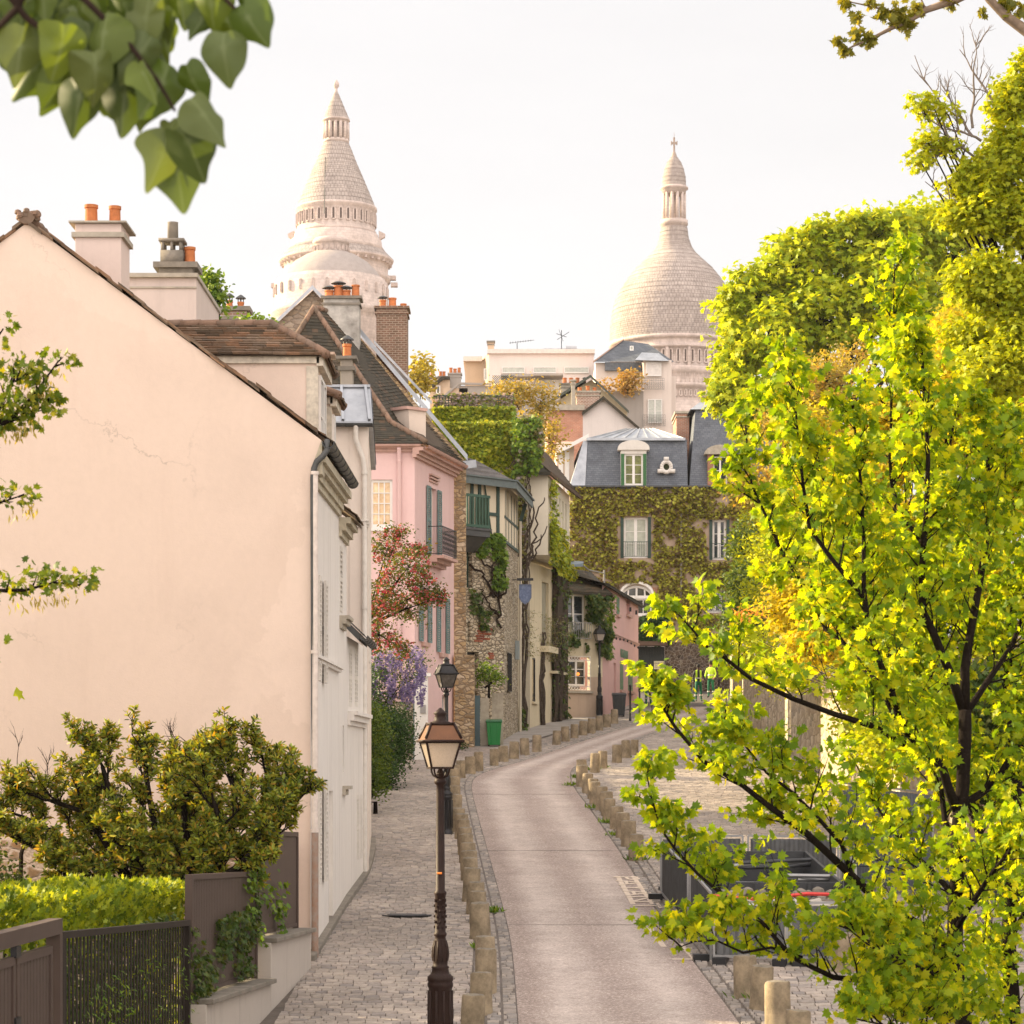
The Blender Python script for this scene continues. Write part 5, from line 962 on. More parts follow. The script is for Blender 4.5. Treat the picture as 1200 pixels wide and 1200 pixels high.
# ================================================================== BACKGROUND HILL HOUSES
M_pale = plaster('pale_pink_render', (.72, .63, .58), .15); M_grey2 = plaster('grey_cement', (.34, .31, .28), .4); M_tan = plaster('tan_sandstone', (.52, .40, .29), .2)  # M_pale: whitish pink render of the flat-roofed block
def hbox(mb, px0, px1, py0, py1, d, depth, zbot=None, mi=0): mb.box(PX(px0, d), PX(px1, d), d, d+depth, PZ(py1, d) if zbot is None else zbot, PZ(py0, d), mi)
def flatwin(root, px0, px1, py0, py1, d, m=None, fm=None, rows=1, cols=1):
    F = Fr((PX(px0, d), d-.0), (PX(px1, d), d)); return window(root, F, 0, F.L, PZ(py1, d), PZ(py0, d), -.05, cols, rows, fm or M_white, m or M_curt, fw=.07)
MW = thing('flat_roof_apartments', 'pale modern flat roofed apartment block on the hill left of the dome', 'building', (PX(610, 215), 220, gz(215)))
mb = MB(); d = 215; hbox(mb, 573, 696, 414, 520, d, 12, gz(215)); mb.build('wall', M_pale, MW)
mb = MB(); hbox(mb, 571, 697, 409, 414, d-.3, 12.5); mb.build('parapet', plain('pink_white_coping', (.70, .60, .55), .8), MW)
mb = MB(); mb.prism([P(573, 414, d), P(561, 421, d+7), Vector((PX(561, d+7), d+7, gz(215))), Vector((PX(573, d), d, gz(215)))], (.05, .05, 0)); hbox(mb, 545, 574, 423, 500, d+3, 9, gz(215)); mb.build('side_wall', M_tan, MW)
mb = MB(); hbox(mb, 543, 565, 417.5, 423, d+2.5, 9.6); mb.build('side_parapet', MATS['pink_white_coping'], MW)
for a, b in ((588, 615), (625, 652), (661, 690)): flatwin(MW, a, b, 430, 437.5, d-.02)
flatwin(MW, 627, 656, 441, 456, d-.02, M_white); flatwin(MW, 567, 571, 432, 446, d+.5)
mb = MB(); hbox(mb, 587, 626, 438, 441, d-2.4, 2); hbox(mb, 626, 660, 437.5, 440, d-2.4, 2.3); hbox(mb, 620, 656, 456, 476, d-2.5, 2.4); mb.build('terrace_slab', M_grey2, MW)
mb = MB(); F = Fr((PX(577, d-2.4), d-2.4), (PX(602, d-2.4), d-2.4)); z0_, z1_ = PZ(453, d-2.4), PZ(440, d-2.4)
for i in range(9): a = F.L*i/9; b = a+F.L/9*1.0; 
for i in range(10):
    a = F.L*i/10; w = F.L/10
    for j in range(5): zz = z0_+(z1_-z0_)*j/5; h_ = (z1_-z0_)/5; mb.bar(F.p(a, .02, zz), F.p(a+w, .02, zz+h_), .05, .03); mb.bar(F.p(a+w, .05, zz), F.p(a, .05, zz+h_), .05, .03)
mb.build('lattice_screen', M_dgreen, MW)
mb = MB(); hbox(mb, 637, 676, 408, 409.5, d+4, 4); hbox(mb, 663, 676, 405.5, 408.3, d+4, 4); mb.build('roof_plant', M_zinc, MW)
chimney(MW, PX(571.5, d+1), PX(579, d+1), d+1, d+1.6, PZ(409, d), PZ(399, d), M_tan, (), cap=.15, capm=M_conc)
mb = MB()
c = P(606, 411, d+2); mb.bar(c, P(606, 402, d+2), .06); mb.bar(P(597, 402, d+2), P(626, 398.5, d+2), .035)
for i in range(9): mb.bar(P(598+i*3, 400.2-i*.3, d+2), P(598+i*3, 403.2-i*.4, d+2), .03)
mb.bar(P(658, 409, d+2), P(658, 387, d+2), .06); mb.bar(P(653, 398, d+2), P(667, 389, d+2), .04); mb.bar(P(652, 391, d+2), P(664, 395, d+2), .04); mb.bar(P(655, 386, d+2), P(660, 400, d+2), .03); mb.build('aerial', M_iron, MW)
# low brown houses left of it
LB = thing('tan_hill_houses', 'tan stone house with terracotta pots on the hill behind the ivy tower', 'house', (PX(525, 190), 195, gz(190)))
mb = MB(); d = 190; hbox(mb, 504, 527, 444, 520, d, 6, gz(190)); hbox(mb, 520, 548, 455, 520, d-3, 5, gz(190)); mb.build('wall', M_tan, LB)
mb = MB(); mb.prism([P(504, 452, d-.4), P(518, 441, d-.4), P(527, 441, d-.4), P(527, 444, d-.4), P(519, 444.5, d-.4), P(504, 456, d-.4)], (0, 6.5, 0)); mb.build('roof', M_tile, LB)
flatwin(LB, 511, 516, 452, 462, d-.1, M_glass)
mb = MB(); mb.prism([P(520, 463, d-3.2), P(537, 448, d-3.2), P(575, 449, d-3.2), P(575, 451, d-3.2), P(538, 450.5, d-3.2), P(520, 466, d-3.2)], (0, .2, 0)); hbox(mb, 538, 640, 452, 530, d-3, 4, gz(185)); mb.build('terrace', M_grey2, LB)
chimney(LB, PX(500, d+3), PX(512, d+3), d+3, d+4, PZ(450, d), PZ(436, d), M_conc, ((.5, .5, .13, 0),), cap=.1)
chimney(LB, PX(526, d+1), PX(540, d+1), d+1, d+2, PZ(455, d), PZ(436, d), M_grey2, ((.15, .45, .13, 0), (.5, .38, .13, 0), (.85, .45, .13, 0)), cap=.1)
chimney(LB, PX(504.5, d+5), PX(507.5, d+5), d+5, d+5.2, PZ(440, d), PZ(418, d), M_grey2, (), cap=.1)
chimney(LB, PX(514, d), PX(524, d), d+.2, d+1, PZ(446, d), PZ(441.5, d), M_conc, ((.2, .4, .12, 0), (.6, .4, .12, 0)), cap=.08)
# brick and white gable houses
BG = thing('brick_gable_house', 'orange brick and white gable house with chimney below the dome', 'house', (PX(700, 165), 170, gz(165)))
mb = MB(); d = 160; hbox(mb, 642, 683, 481, 540, d, 8, gz(160)); mb.build('brick_wall', bricks('orange_red_brick', (.56, .25, .16), (.50, .21, .13), (.54, .36, .27), .25, .08, .014), BG)
mb = MB(); hbox(mb, 640, 685, 474, 480.5, d-.3, 8.5); mb.build('parapet', M_stone, BG)
mb = MB(); mb.prism([P(683, 545, d), P(750, 545, d), P(750, 505, d), P(707, 467, d), P(683, 486, d)][::1], (0, 8, 0)); mb.build('white_gable_wall', plaster('gable_white', (.64, .59, .56), .3), BG)
mb = MB()
for a, b in (((682, 483), (707, 464)), ((707, 464), (751, 502))): mb.hexa([P(a[0], a[1]+4, d-.35), P(b[0], b[1]+4, d-.35), P(b[0], b[1]+4, d+8.3), P(a[0], a[1]+4, d+8.3), P(a[0], a[1], d-.35), P(b[0], b[1], d-.35), P(b[0], b[1], d+8.3), P(a[0], a[1], d+8.3)])
mb.build('roof', M_tile, BG)
chimney(BG, PX(676, d), PX(703, d), d+.6, d+2, PZ(485, d), PZ(458.5, d), bricks('dark_lattice_brick', (.30, .15, .11), (.40, .24, .17), (.60, .50, .42), .2, .09, .02), ((.15, .3, .13, 0), (.5, .4, .12, 0), (.8, .3, .12, 0)), cap=.12, capm=M_stone)
chimney(BG, PX(669.5, d-.1), PX(674, d-.1), d-.2, d+.2, PZ(478, d), PZ(447, d), M_stone, (), cap=.08)
GH = thing('green_eaved_house', 'house with dark green gabled eaves behind the orange brick wall', 'house', (PX(690, 172), 174, gz(172)))
mb = MB(); d = 172; mb.prism([P(640, 540, d), P(735, 540, d), P(735, 482, d), P(693, 445, d), P(640, 478, d)], (0, 6, 0)); mb.build('wall', M_cream2, GH)
mb = MB()
for a, b in (((628, 480), (692, 439)), ((692, 439), (737, 481))): mb.hexa([P(a[0], a[1]+3.5, d-1), P(b[0], b[1]+3.5, d-1), P(b[0], b[1]+3.5, d+6.5), P(a[0], a[1]+3.5, d+6.5), P(a[0], a[1], d-1), P(b[0], b[1], d-1), P(b[0], b[1], d+6.5), P(a[0], a[1], d+6.5)])
mb.build('roof', plain('dark_green_eave', (.06, .07, .055), .8), GH)
chimney(GH, PX(658, d), PX(700, d), d+3, d+4, PZ(462, d), PZ(443, d), M_stone, ((.12, .42, .14, 0), (.30, .42, .14, 0), (.48, .42, .14, 0), (.68, .3, .12, 1)), cap=.12, capm=M_conc)
SR = thing('slate_roof_apartments', 'tall pale house with hipped slate roof standing before the dome', 'building', (PX(750, 205), 210, gz(205)))
mb = MB(); d = 205; hbox(mb, 698, 752, 425, 560, d, 9, gz(205)); hbox(mb, 754, 787, 422, 560, d-2.0, 9, gz(205)); hbox(mb, 787, 792, 441, 560, d-1, 8, gz(205)); mb.build('wall', plaster('pale_cream_block', (.66, .58, .52), .2), SR)
mb = MB(); hbox(mb, 712, 754, 458, 560, d-2.1, 2, gz(205)); mb.build('terrace_wall', M_grey2, SR)
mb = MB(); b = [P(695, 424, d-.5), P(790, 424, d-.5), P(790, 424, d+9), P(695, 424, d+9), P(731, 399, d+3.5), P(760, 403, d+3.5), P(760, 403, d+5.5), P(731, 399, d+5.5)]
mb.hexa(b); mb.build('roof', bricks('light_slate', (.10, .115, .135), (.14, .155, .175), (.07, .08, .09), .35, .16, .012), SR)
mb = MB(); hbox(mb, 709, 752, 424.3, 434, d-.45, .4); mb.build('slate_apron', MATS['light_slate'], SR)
mb = MB(); mb.prism([P(695, 425, d-.7), P(731, 398.5, d+3.3), P(731, 400, d+9), P(695, 425.5, d+9)], (0, 0, .12)); mb.build('sun_painted_slope', plain('painted_sun_pink', (.50, .33, .25), .9, var=.2, scale=8), SR)  # sunlight on the left roof slope is painted in as pink
mb = MB(); mb.hexa([P(744, 422, d-2.6), P(784, 423, d-2.6), P(784, 423, d+3), P(744, 422, d+3), P(752, 413, d-1.4), P(772, 414, d-1.4), P(772, 414, d+2), P(752, 413, d+2)]); mb.build('dormer_roof', M_zinc, SR)
w_ = flatwin(SR, 757, 775, 425, 441, d-2.1, plain('pale_blind', (.66, .62, .58), .6), rows=1); w2 = flatwin(SR, 759, 776, 468, 496, d-2.1, cols=2, rows=2); flatwin(SR, 738, 742.5, 405.5, 411, d+1.0)
for px0, px1, py in ((752.5, 778.5, 457), (753, 780, 500)):
    F = Fr((PX(px0, d-2.5), d-2.5), (PX(px1, d-2.5), d-2.5)); railing(SR, F, 0, F.L, PZ(py, d-2.5), .95, -.4, .0, plain('pale_iron', (.2, .19, .18), .6), .14, True)
F = Fr((PX(709, d-2.3), d-2.3), (PX(754, d-2.3), d-2.3)); railing(SR, F, 0, F.L, PZ(458, d-2.3), .75, -.2, .0, M_white, .3)
# stone gable and brick stack behind the pink house
SGH = thing('stone_gable_house', 'stone gable with grey zinc verge and brick stack behind pink house', 'house', (PX(380, 100), 100, gz(95)))
mb = MB(); d = 96; mb.prism([P(322, 480, d), P(440, 480, d), P(440, 420, d), P(367, 340, d), P(322, 381, d)], (0, 6, 0)); mb.build('gable_wall', rubble('grey_blockwork', [(.30, .24, .18), (.38, .31, .24), (.26, .21, .17), (.42, .35, .28)], (.22, .18, .14), 2.2, 2.2, .05, .9), SGH)
mb = MB()
for a, b in (((317, 381), (366, 334)), ((366, 334), (478, 445))): mb.hexa([P(a[0], a[1]+5, d-.3), P(b[0], b[1]+5, d-.3), P(b[0], b[1]+5, d+6.3), P(a[0], a[1]+5, d+6.3), P(a[0], a[1], d-.3), P(b[0], b[1], d-.3), P(b[0], b[1], d+6.3), P(a[0], a[1], d+6.3)])
mb.build('zinc_roof', M_zinc, SGH)
mb = MB(); a, b = (438, 398), (506, 470); mb.hexa([P(a[0], a[1]+4, 94), P(b[0], b[1]+4, 94), P(b[0], b[1]+4, 97), P(a[0], a[1]+4, 97), P(a[0], a[1], 94), P(b[0], b[1], 94), P(b[0], b[1], 97), P(a[0], a[1], 97)]); mb.build('skylight_verge', M_zinc, SGH)
chimney(SGH, PX(441, 98), PX(477, 98), 98, 99.3, PZ(480, 98), PZ(361, 98), bricks('sooty_brick', (.15, .09, .06), (.24, .13, .09), (.34, .26, .19), .22, .085, .016), ((.18, .34, .13, 1), (.5, .42, .15, 0), (.86, .2, .12, 0)), cap=.08, capm=MATS['sooty_brick'])

# ================================================================== BASILICA
M_trav = bricks('travertine_blocks', (.60, .51, .46), (.56, .475, .43), (.50, .42, .38), .9, .42, .03, .9, .2, polar=9.0)
M_scale = bricks('stone_scales', (.385, .335, .305), (.445, .39, .355), (.29, .25, .23), .5, .62, .06, .9, .6, polar=9.0)
def rings(prof, c, step=.62, lip=.035):
    """profile (half-width px, y px) -> lathe profile with overlapping courses"""
    cx, d = c; k = d/FP; pts = [(hw*k, PZ(y, d)) for hw, y in prof]; out = []
    for (r0, z0), (r1, z1) in zip(pts, pts[1:]):
        n = max(1, int(abs(z1-z0)/step))
        for i in range(n):
            t = i/n; t2 = (i+1)/n; out.append((r0+(r1-r0)*t, z0+(z1-z0)*t)); out.append((r0+(r1-r0)*t2+lip, z0+(z1-z0)*t2))
            if False: pass
    return out
BD = 380.0
def dome_parts(root, cx, segs):
    c0 = (PX(cx, BD), BD, 0)
    for name, prof, m, stepped in segs:
        mb = MB(); pr = rings(prof, (cx, BD)) if stepped else [(hw*BD/FP, PZ(y, BD)) for hw, y in prof]
        mb.lathe(pr[::-1], c0, 64); mb.build(name, m, root, smooth=False if stepped else 2)
def arcade(root, cx, R0, y0, y1, n, wfrac, name, depth=.5, a_lo=-200, a_hi=20, m=None, pane=True):
    """row of round-headed openings: dark panel painted as recess shade + arch surround"""
    mb = MB(); db = MB(); z0, z1 = PZ(y1, BD), PZ(y0, BD); c = (PX(cx, BD), BD); r = R0*BD/FP
    w = 2*math.pi*r/n*wfrac/2
    for i in range(n):
        t = 2*math.pi*(i+.5)/n; nx, ny = math.cos(t), math.sin(t)
        if ny > .3: continue
        tx, ty = -ny, nx; o = Vector((c[0]+nx*r, c[1]+ny*r, 0)); pts = []
        for s, z in [(-w, z0), (w, z0), (w, z1-w)]+[(w*math.cos(a), z1-w+w*math.sin(a)) for a in (.6, 1.2, 1.57, 2, 2.6)]+[(-w, z1-w)]:
            pts.append(o+Vector((tx*s+nx*.05, ty*s+ny*.05, z)))
        db = MB(); db.prism(pts, Vector((-nx*.3, -ny*.3, 0)), 1)
        for a, b in zip(pts, pts[1:]+pts[:1]): db.bar(a+Vector((nx*.06, ny*.06, 0)), b+Vector((nx*.06, ny*.06, 0)), .13, .2)
        db.build('opening', [m or M_trav, plain('painted_opening_shade', (.13, .10, .09), .95)], root)  # no real recess: a dark panel paints the shade inside the arch
BS = thing('basilica_dome', 'large pale stone ogival basilica dome with lantern and cross', 'dome', (PX(790, BD), BD, gz(BD)))
dome_parts(BS, 790, [('cupola', [(15.5, 267), (17, 279), (21, 290), (25, 296), (31, 302), (45, 315), (55, 327.5), (63, 340), (69, 353), (72.5, 366), (74.5, 383), (75.5, 403)], M_scale, True),
    ('drum', [(76, 402.8), (76, 407), (74, 407.2), (73.5, 415), (75, 415.2), (75, 417.5), (71.5, 418), (71.5, 439), (75, 439.5), (76.5, 441), (76.5, 447), (75.5, 447.5), (75.5, 459), (77, 459.5), (77, 463), (73, 464), (72, 478), (78, 484), (78, 640)], M_trav, False),
    ('lantern_base', [(16, 258.5), (16.2, 264), (15, 264.5), (14.7, 268)], M_trav, False),
    ('lantern_cap', [(2, 183), (4.5, 185), (8.5, 191), (11.5, 199), (13.4, 208), (14, 218.5)], M_scale, True), ('lantern_ring', [(14, 218.4), (16.5, 220), (16.5, 222), (14, 223), (13.8, 228)], M_trav, False)])
mb = MB(); k = BD/FP; cx_ = PX(790, BD)
for i in range(12): t = 2*math.pi*(i+.5)/12; mb.tube([(cx_+12.3*k*math.cos(t), BD+12.3*k*math.sin(t), PZ(259, BD)), (cx_+12.3*k*math.cos(t), BD+12.3*k*math.sin(t), PZ(227, BD))], .24, 8)
mb.lathe([(.35, PZ(259, BD)), (.35, PZ(227, BD))], (cx_, BD, 0), 8); mb.build('lantern_column', M_trav, BS, smooth=2)
mb = MB(); mb.tube([P(790, 184, BD), P(790, 178, BD)], [.45, .2], 8); mb.box(cx_-.14, cx_+.14, BD-.14, BD+.14, PZ(178, BD), PZ(161, BD)); mb.box(cx_-.42, cx_+.42, BD-.13, BD+.13, PZ(169, BD), PZ(166.5, BD)); mb.bar(P(790, 161, BD), P(790, 155, BD), .05)
for a in (-.42, .42): mb.box(cx_+a-.07, cx_+a+.07, BD-.15, BD+.15, PZ(170, BD), PZ(165.5, BD))
mb.build('cross', plain('cross_stone', (.34, .27, .23), .9), BS)
arcade(BS, 790, 71.5, 420, 435, 54, .42, 'arcade'); arcade(BS, 790, 72.3, 467, 474, 80, .4, 'lower_arcade')
mb = MB()
for i in range(90):
    t = 2*math.pi*i/90
    if math.sin(t) < .3: r = 76*k; mb.bar((cx_+r*math.cos(t), BD+r*math.sin(t), PZ(458.5, BD)), (cx_+r*math.cos(t), BD+r*math.sin(t), PZ(448, BD)), .12)
for i in range(18):
    t = 2*math.pi*i/18; r = 72.6*k; mb.bar((cx_+r*math.cos(t), BD+r*math.sin(t), PZ(439.5, BD)), (cx_+r*math.cos(t), BD+r*math.sin(t), PZ(418, BD)), .45)
mb.build('balustrade', M_trav, BS)
TW = thing('basilica_bell_tower', 'tall pale stone bell tower with conical roof left of the dome', 'bell tower', (PX(394, BD), BD+4, gz(BD)))
dome_parts(TW, 394, [('spire', [(1.5, 107), (4.5, 114), (9.5, 126), (15.5, 140)], M_scale, True), ('lantern_ring', [(15.8, 139.8), (16.2, 142), (14.8, 142.3), (14.8, 145)], M_trav, False),
    ('cone', [(14.8, 168), (19, 178), (24, 191), (31, 207), (39, 226), (46.5, 244.5)], M_scale, True), ('lantern_base', [(15, 164), (15.2, 168.2)], M_trav, False),
    ('arcade_drum', [(47.5, 244), (48, 247), (46, 248.5), (45.5, 272), (47, 272.5), (47, 276)], M_trav, False),
    ('shoulder', [(49, 276), (50, 281), (53, 283), (54, 290), (58, 296)], M_trav, False), ('tiered_cornice', [(58, 296), (67, 305.5)], M_scale, True), ('tower_shaft', [(67.5, 305.5), (66.5, 308), (61, 311), (60.5, 322), (64, 326), (63.5, 331), (61, 333), (61, 600)], M_trav, False)])
mb = MB(); cx2 = PX(394, BD)
for i in range(14): t = 2*math.pi*(i+.5)/14; mb.tube([(cx2+13.6*k*math.cos(t), BD+13.6*k*math.sin(t), PZ(164.5, BD)), (cx2+13.6*k*math.cos(t), BD+13.6*k*math.sin(t), PZ(144.5, BD))], .27, 8)
mb.lathe([(1.25, PZ(164.5, BD)), (1.25, PZ(144.5, BD))], (cx2, BD, 0), 10); mb.build('lantern_column', M_trav, TW, smooth=2)
mb = MB(); mb.lathe([(.25, PZ(108, BD)), (.18, PZ(104, BD)), (.42, PZ(101.5, BD)), (.45, PZ(98, BD)), (.2, PZ(94.5, BD)), (.05, PZ(93.5, BD))], (cx2, BD, 0), 10); mb.build('finial', M_trav, TW, smooth=True)
arcade(TW, 394, 45.7, 252, 266, 34, .48, 'arcade')
mb = MB()
for px_, s_ in ((345, -1), (444, 1)):
    b0 = P(px_, 282, BD); mb.hexa([b0+Vector((0, -.5, 0)), b0+Vector((s_*.9, -.5, .5)), b0+Vector((s_*.9, .5, .5)), b0+Vector((0, .5, 0)), b0+Vector((0, -.5, 1.4)), b0+Vector((s_*.95, -.5, .9)), b0+Vector((s_*.95, .5, .9)), b0+Vector((0, .5, 1.4))])
for px_, py_, s_ in ((322, 335, -1), (460, 326, 1), (462, 334, 1)): b0 = P(px_, py_, BD); mb.box(b0.x-.5, b0.x+.5, b0.y-.5, b0.y+.5, b0.z-.3, b0.z+.3)
for i in range(40): t = 2*math.pi*i/40; r = 64.0*k; c = (cx2+r*math.cos(t), BD+r*math.sin(t), PZ(309.5, BD)); mb.box(c[0]-.18, c[0]+.18, c[1]-.18, c[1]+.18, c[2]-.3, c[2]+.2)
mb.build('gargoyle', M_trav, TW)
mb = MB(); mb.tube([P(381, 184, BD-3), P(380.5, 215, BD-4.5), P(380, 250, BD-7)], .07, 5); mb.build('lightning_cable', M_lead, TW)
SDm = thing('basilica_small_dome', 'low pale side dome with cupola in front of the bell tower', 'dome', (PX(388, BD-20), BD-20, gz(BD)))
def dome2(root, cx, dd, segs):
    for name, prof, m in segs: mb = MB(); mb.lathe([(hw*dd/FP, PZ(y, dd)) for hw, y in prof][::-1], (PX(cx, dd), dd, 0), 64); mb.build(name, m, root, smooth=2)
M_ds = plain('dome_lead_stone', (.36, .315, .29), .9, var=.12, scale=1.2, bmp=.3, bs=8)
dome2(SDm, 388, BD-20, [('cupola', [(3, 277), (19, 280), (21.5, 283), (21.5, 286.5), (20, 287), (20, 296), (22, 297)], M_trav), ('dome', [(22, 297), (30, 300), (43, 308), (53, 318), (60, 328), (60.5, 329)], M_ds), ('drum', [(63, 328.5), (64, 332), (66, 333), (66, 362), (70, 366), (71, 370), (66, 374), (64, 380), (64, 600)], M_trav)])
BD = 360.0
arcade(SDm, 388, 20.2, 290, 295, 20, .2, 'cupola_opening'); arcade(SDm, 388, 66.1, 338, 349, 26, .09, 'drum_opening')
BD = 380.0
# ================================================================== COURT GARDEN between white and pink houses
GW = thing('garden_wall', 'rubble garden wall with white gate post beside the pink house', 'wall', (PX(470, 84), 84, gz(84)))
mb = MB(); mb.box(PX(436, 84.6), PX(485, 84.6), 84.5, 84.95, gz(84)-.4, PZ(822, 84.6)); mb.build('rubble', M_rub, GW)
mb = MB(); mb.box(PX(486, 84.2), PX(501.5, 84.2), 84.0, 84.4, gz(84)-.2, PZ(793, 84.2)); mb.box(PX(484, 84.2), PX(505, 84.2), 83.9, 84.5, PZ(793, 84.2)+.003, PZ(789, 84.2)); mb.build('gate_post', M_white, GW)
mb = MB(); mb.box(PX(484.6, 84.3), PX(486, 84.3)-.003, 84.1, 84.3, gz(84), PZ(800, 84.3)); mb.build('gate_edge', M_blueshut, GW)
mb = MB(); mb.box(PX(492.5, 84), PX(499, 84), 83.97, 84.0-.001, PZ(836, 84), PZ(826, 84)); mb.build('plaque', plain('grey_plaque', (.30, .29, .28), .5), GW)
M_hedge = leafm('dark_glossy_hedge', [(.012, .032, .007), (.02, .055, .010), (.035, .085, .013), (.06, .12, .018)], .2, gloss=.35)
M_hedge2 = leafm('yellow_green_hedge', [(.03, .06, .010), (.055, .10, .014), (.09, .145, .018), (.14, .19, .025)], .3)
blob_tree('clipped_hedge', 'rounded dark green hedge bush leaning over the left pavement', 'hedge', (PX(455, 71.5), 71.5, gz(71.5)), [(455, 870, 72, 25, 36, 330), (447, 905, 71, 18, 26, 160), (462, 846, 73, 18, 16, 110)], .085, OVAL, M_hedge, 21, 16, .26, .05, shell=.85, twigs=False)
blob_tree('clipped_hedge', 'lighter yellow green shrub at the corner of the white house', 'shrub', (PX(440, 63), 63, gz(63)), [(438, 880, 64, 16, 50, 230), (436, 915, 63, 10, 22, 80), (437, 848, 65, 12, 22, 70)], .085, OVAL, M_hedge2, 22, 14, .24, .05, shell=.8, twigs=False)
M_crab = leafm('crabapple_leaf', [(.035, .06, .010), (.06, .10, .015), (.11, .14, .02), (.16, .10, .03)], .35)
M_bloss = leafm('crimson_blossom', [(.36, .03, .055), (.50, .08, .11), (.58, .20, .19), (.40, .03, .05), (.52, .24, .10)], .3, (1.1, .9, .8), .15)
cb = [(455, 640, 76, 22, 22, 50), (478, 665, 75, 26, 24, 75), (500, 690, 75, 18, 16, 40), (450, 700, 75, 22, 28, 75), (478, 712, 76, 22, 20, 50), (445, 745, 75, 16, 22, 45), (513, 700, 75, 7, 14, 16), (492, 645, 76, 14, 8, 14), (468, 622, 76, 16, 8, 16), (470, 760, 76, 12, 14, 24)]
ct, cc = blob_tree('crabapple_tree', 'ornamental tree with crimson blossom hanging before the pink house', 'tree', (PX(416, 76), 76, gz(76)), cb, .095, OVAL, M_crab, 23, 15, .2, .07, shell=.3, droop=-.1, top=P(428, 735, 76))
g = np.random.default_rng(5); sel = cc[g.uniform(size=len(cc)) < .34]; kk = 12; bc = np.repeat(sel, kk, 0)+g.normal(size=(len(sel)*kk, 3))*.07
leafmesh('blossom', bc, rdirs(g, len(bc)), rdirs(g, len(bc)), .075*g.uniform(.7, 1.3, len(bc)), ROUND, M_bloss, ct)
# wisteria
M_wist = leafm('wisteria_lilac', [(.20, .15, .34), (.28, .22, .44), (.40, .34, .54), (.24, .18, .34)], .35, (1, 1, 1), .1)
wt, wc = blob_tree('wisteria', 'wisteria with hanging lilac flowers below the crimson tree', 'climbing plant', (PX(440, 79), 79, gz(79)), [(445, 780, 79, 20, 22, 36), (470, 785, 79, 24, 22, 46), (490, 775, 79, 10, 14, 16), (455, 815, 79, 22, 14, 34), (440, 830, 78, 12, 14, 18)], .09, OVAL, M_hedge2, 24, 14, .22, .05, shell=.5)
n = 150; st = []
while len(st) < n:
    px_, py_ = g.uniform(432, 498), g.uniform(752, 815)
    if py_ > 752+abs(px_-468)*.2 and py_ < 826-abs(px_-465)*.25: st.append((px_, py_))
C = []; 
for px_, py_ in st:
    p = P(px_, py_, 78.5+g.uniform(-.4, .4)); L = g.uniform(.28, .5)
    for i in range(34): t = g.uniform(0, 1); rr_ = .07*(1-t*.8); a = g.uniform(0, 6.28); C.append((p.x+rr_*math.cos(a), p.y+rr_*math.sin(a), p.z-t*L))
leafmesh('flowers', C, rdirs(g, len(C), -.3), rdirs(g, len(C)), .055*g.uniform(.7, 1.3, len(C)), ROUND, M_wist, wt)

# plants on the walls up the street
M_vine = leafm('fresh_vine_leaf', [(.06, .12, .018), (.10, .19, .025), (.16, .27, .035), (.22, .30, .04)], .35)
M_vined = leafm('dark_vine_leaf', [(.03, .06, .015), (.05, .10, .02), (.09, .14, .03), (.12, .13, .03)], .3)  # darker green than the fresh vine leaf
M_dry = leafm('dry_wisteria', [(.10, .11, .03), (.18, .17, .06), (.16, .20, .04), (.26, .16, .07), (.24, .25, .06), (.32, .26, .30)], .25, (1, 1, 1))
def F1r(a, b, c, d_, F=F1): return (F.u_at(a), F.u_at(b), PZ(d_, 94), PZ(c, 94))
vt = ivy('climbing_vine', 'green vine with bare stems climbing the half timbered stone house', F1, [F1r(558, 586, 622, 640), F1r(576, 590, 625, 688), F1r(558, 574, 640, 652)], [], 950, .17, M_vine, 8, -.35, 1.2, .25, edge=.02)
ivy('climbing_vine', '', F1, [F1r(548, 563, 690, 722), F1r(560, 582, 712, 738)], [], 260, .14, M_vined, 9, -.05, 1.5, .15, edge=.02, root=vt)
mb = MB(); r_ = random.Random(12)
def stem(F, pts, r, mb, jit=.06, w=.05, dd=94):
    q = [F.p(F.u_at(a), w+r_.uniform(0, .06), PZ(b, dd)) for a, b in pts]; out = []
    for a, b in zip(q, q[1:]):
        k = 4
        for i in range(k): out.append(a.lerp(b, i/k)+Vector((r_.uniform(-1, 1)*jit, r_.uniform(-1, 0)*jit*.4, r_.uniform(-1, 1)*jit)))
    out.append(q[-1]); mb.tube(out, [r*(1-.6*i/len(out)) for i in range(len(out))], 5)
for pts in ([(584, 700), (580, 680), (574, 665), (562, 652), (552, 645)], [(584, 700), (586, 670), (580, 645), (572, 630)], [(583, 735), (584, 700), (578, 690), (568, 700), (556, 712)], [(584, 700), (590, 690), (591, 660)], [(583, 720), (575, 712), (566, 700), (560, 690)], [(550, 660), (563, 672), (575, 690), (583, 700)], [(580, 700), (572, 680), (575, 660), (583, 650)]): stem(F1, pts, .05, mb, .10)
mb.build('stem', M_twig, vt)
ct2 = ivy('climbing_vine', 'bare trunked vines climbing the white box house with green tufts', F3, [(F3.u_at(607), F3.u_at(613), gz(101), gz(101)+.9)], [], 120, .14, M_vined, 14, -.9, 1, .3, edge=.02)
mb = MB()
for k_ in range(5):
    a = 611+k_*1.7; stem(Bx if k_ > 8 else F3, [(611+k_*.4, 860), (610+k_*.5, 800), (611+k_*.6, 740), (610+k_*.9, 690), (609+k_*1.2, 660)], .05, mb, .09, .04+.015*k_, 101)
FU = Fr((PX(595, 100.9), 100.9), (PX(640, 100.9), 100.9))
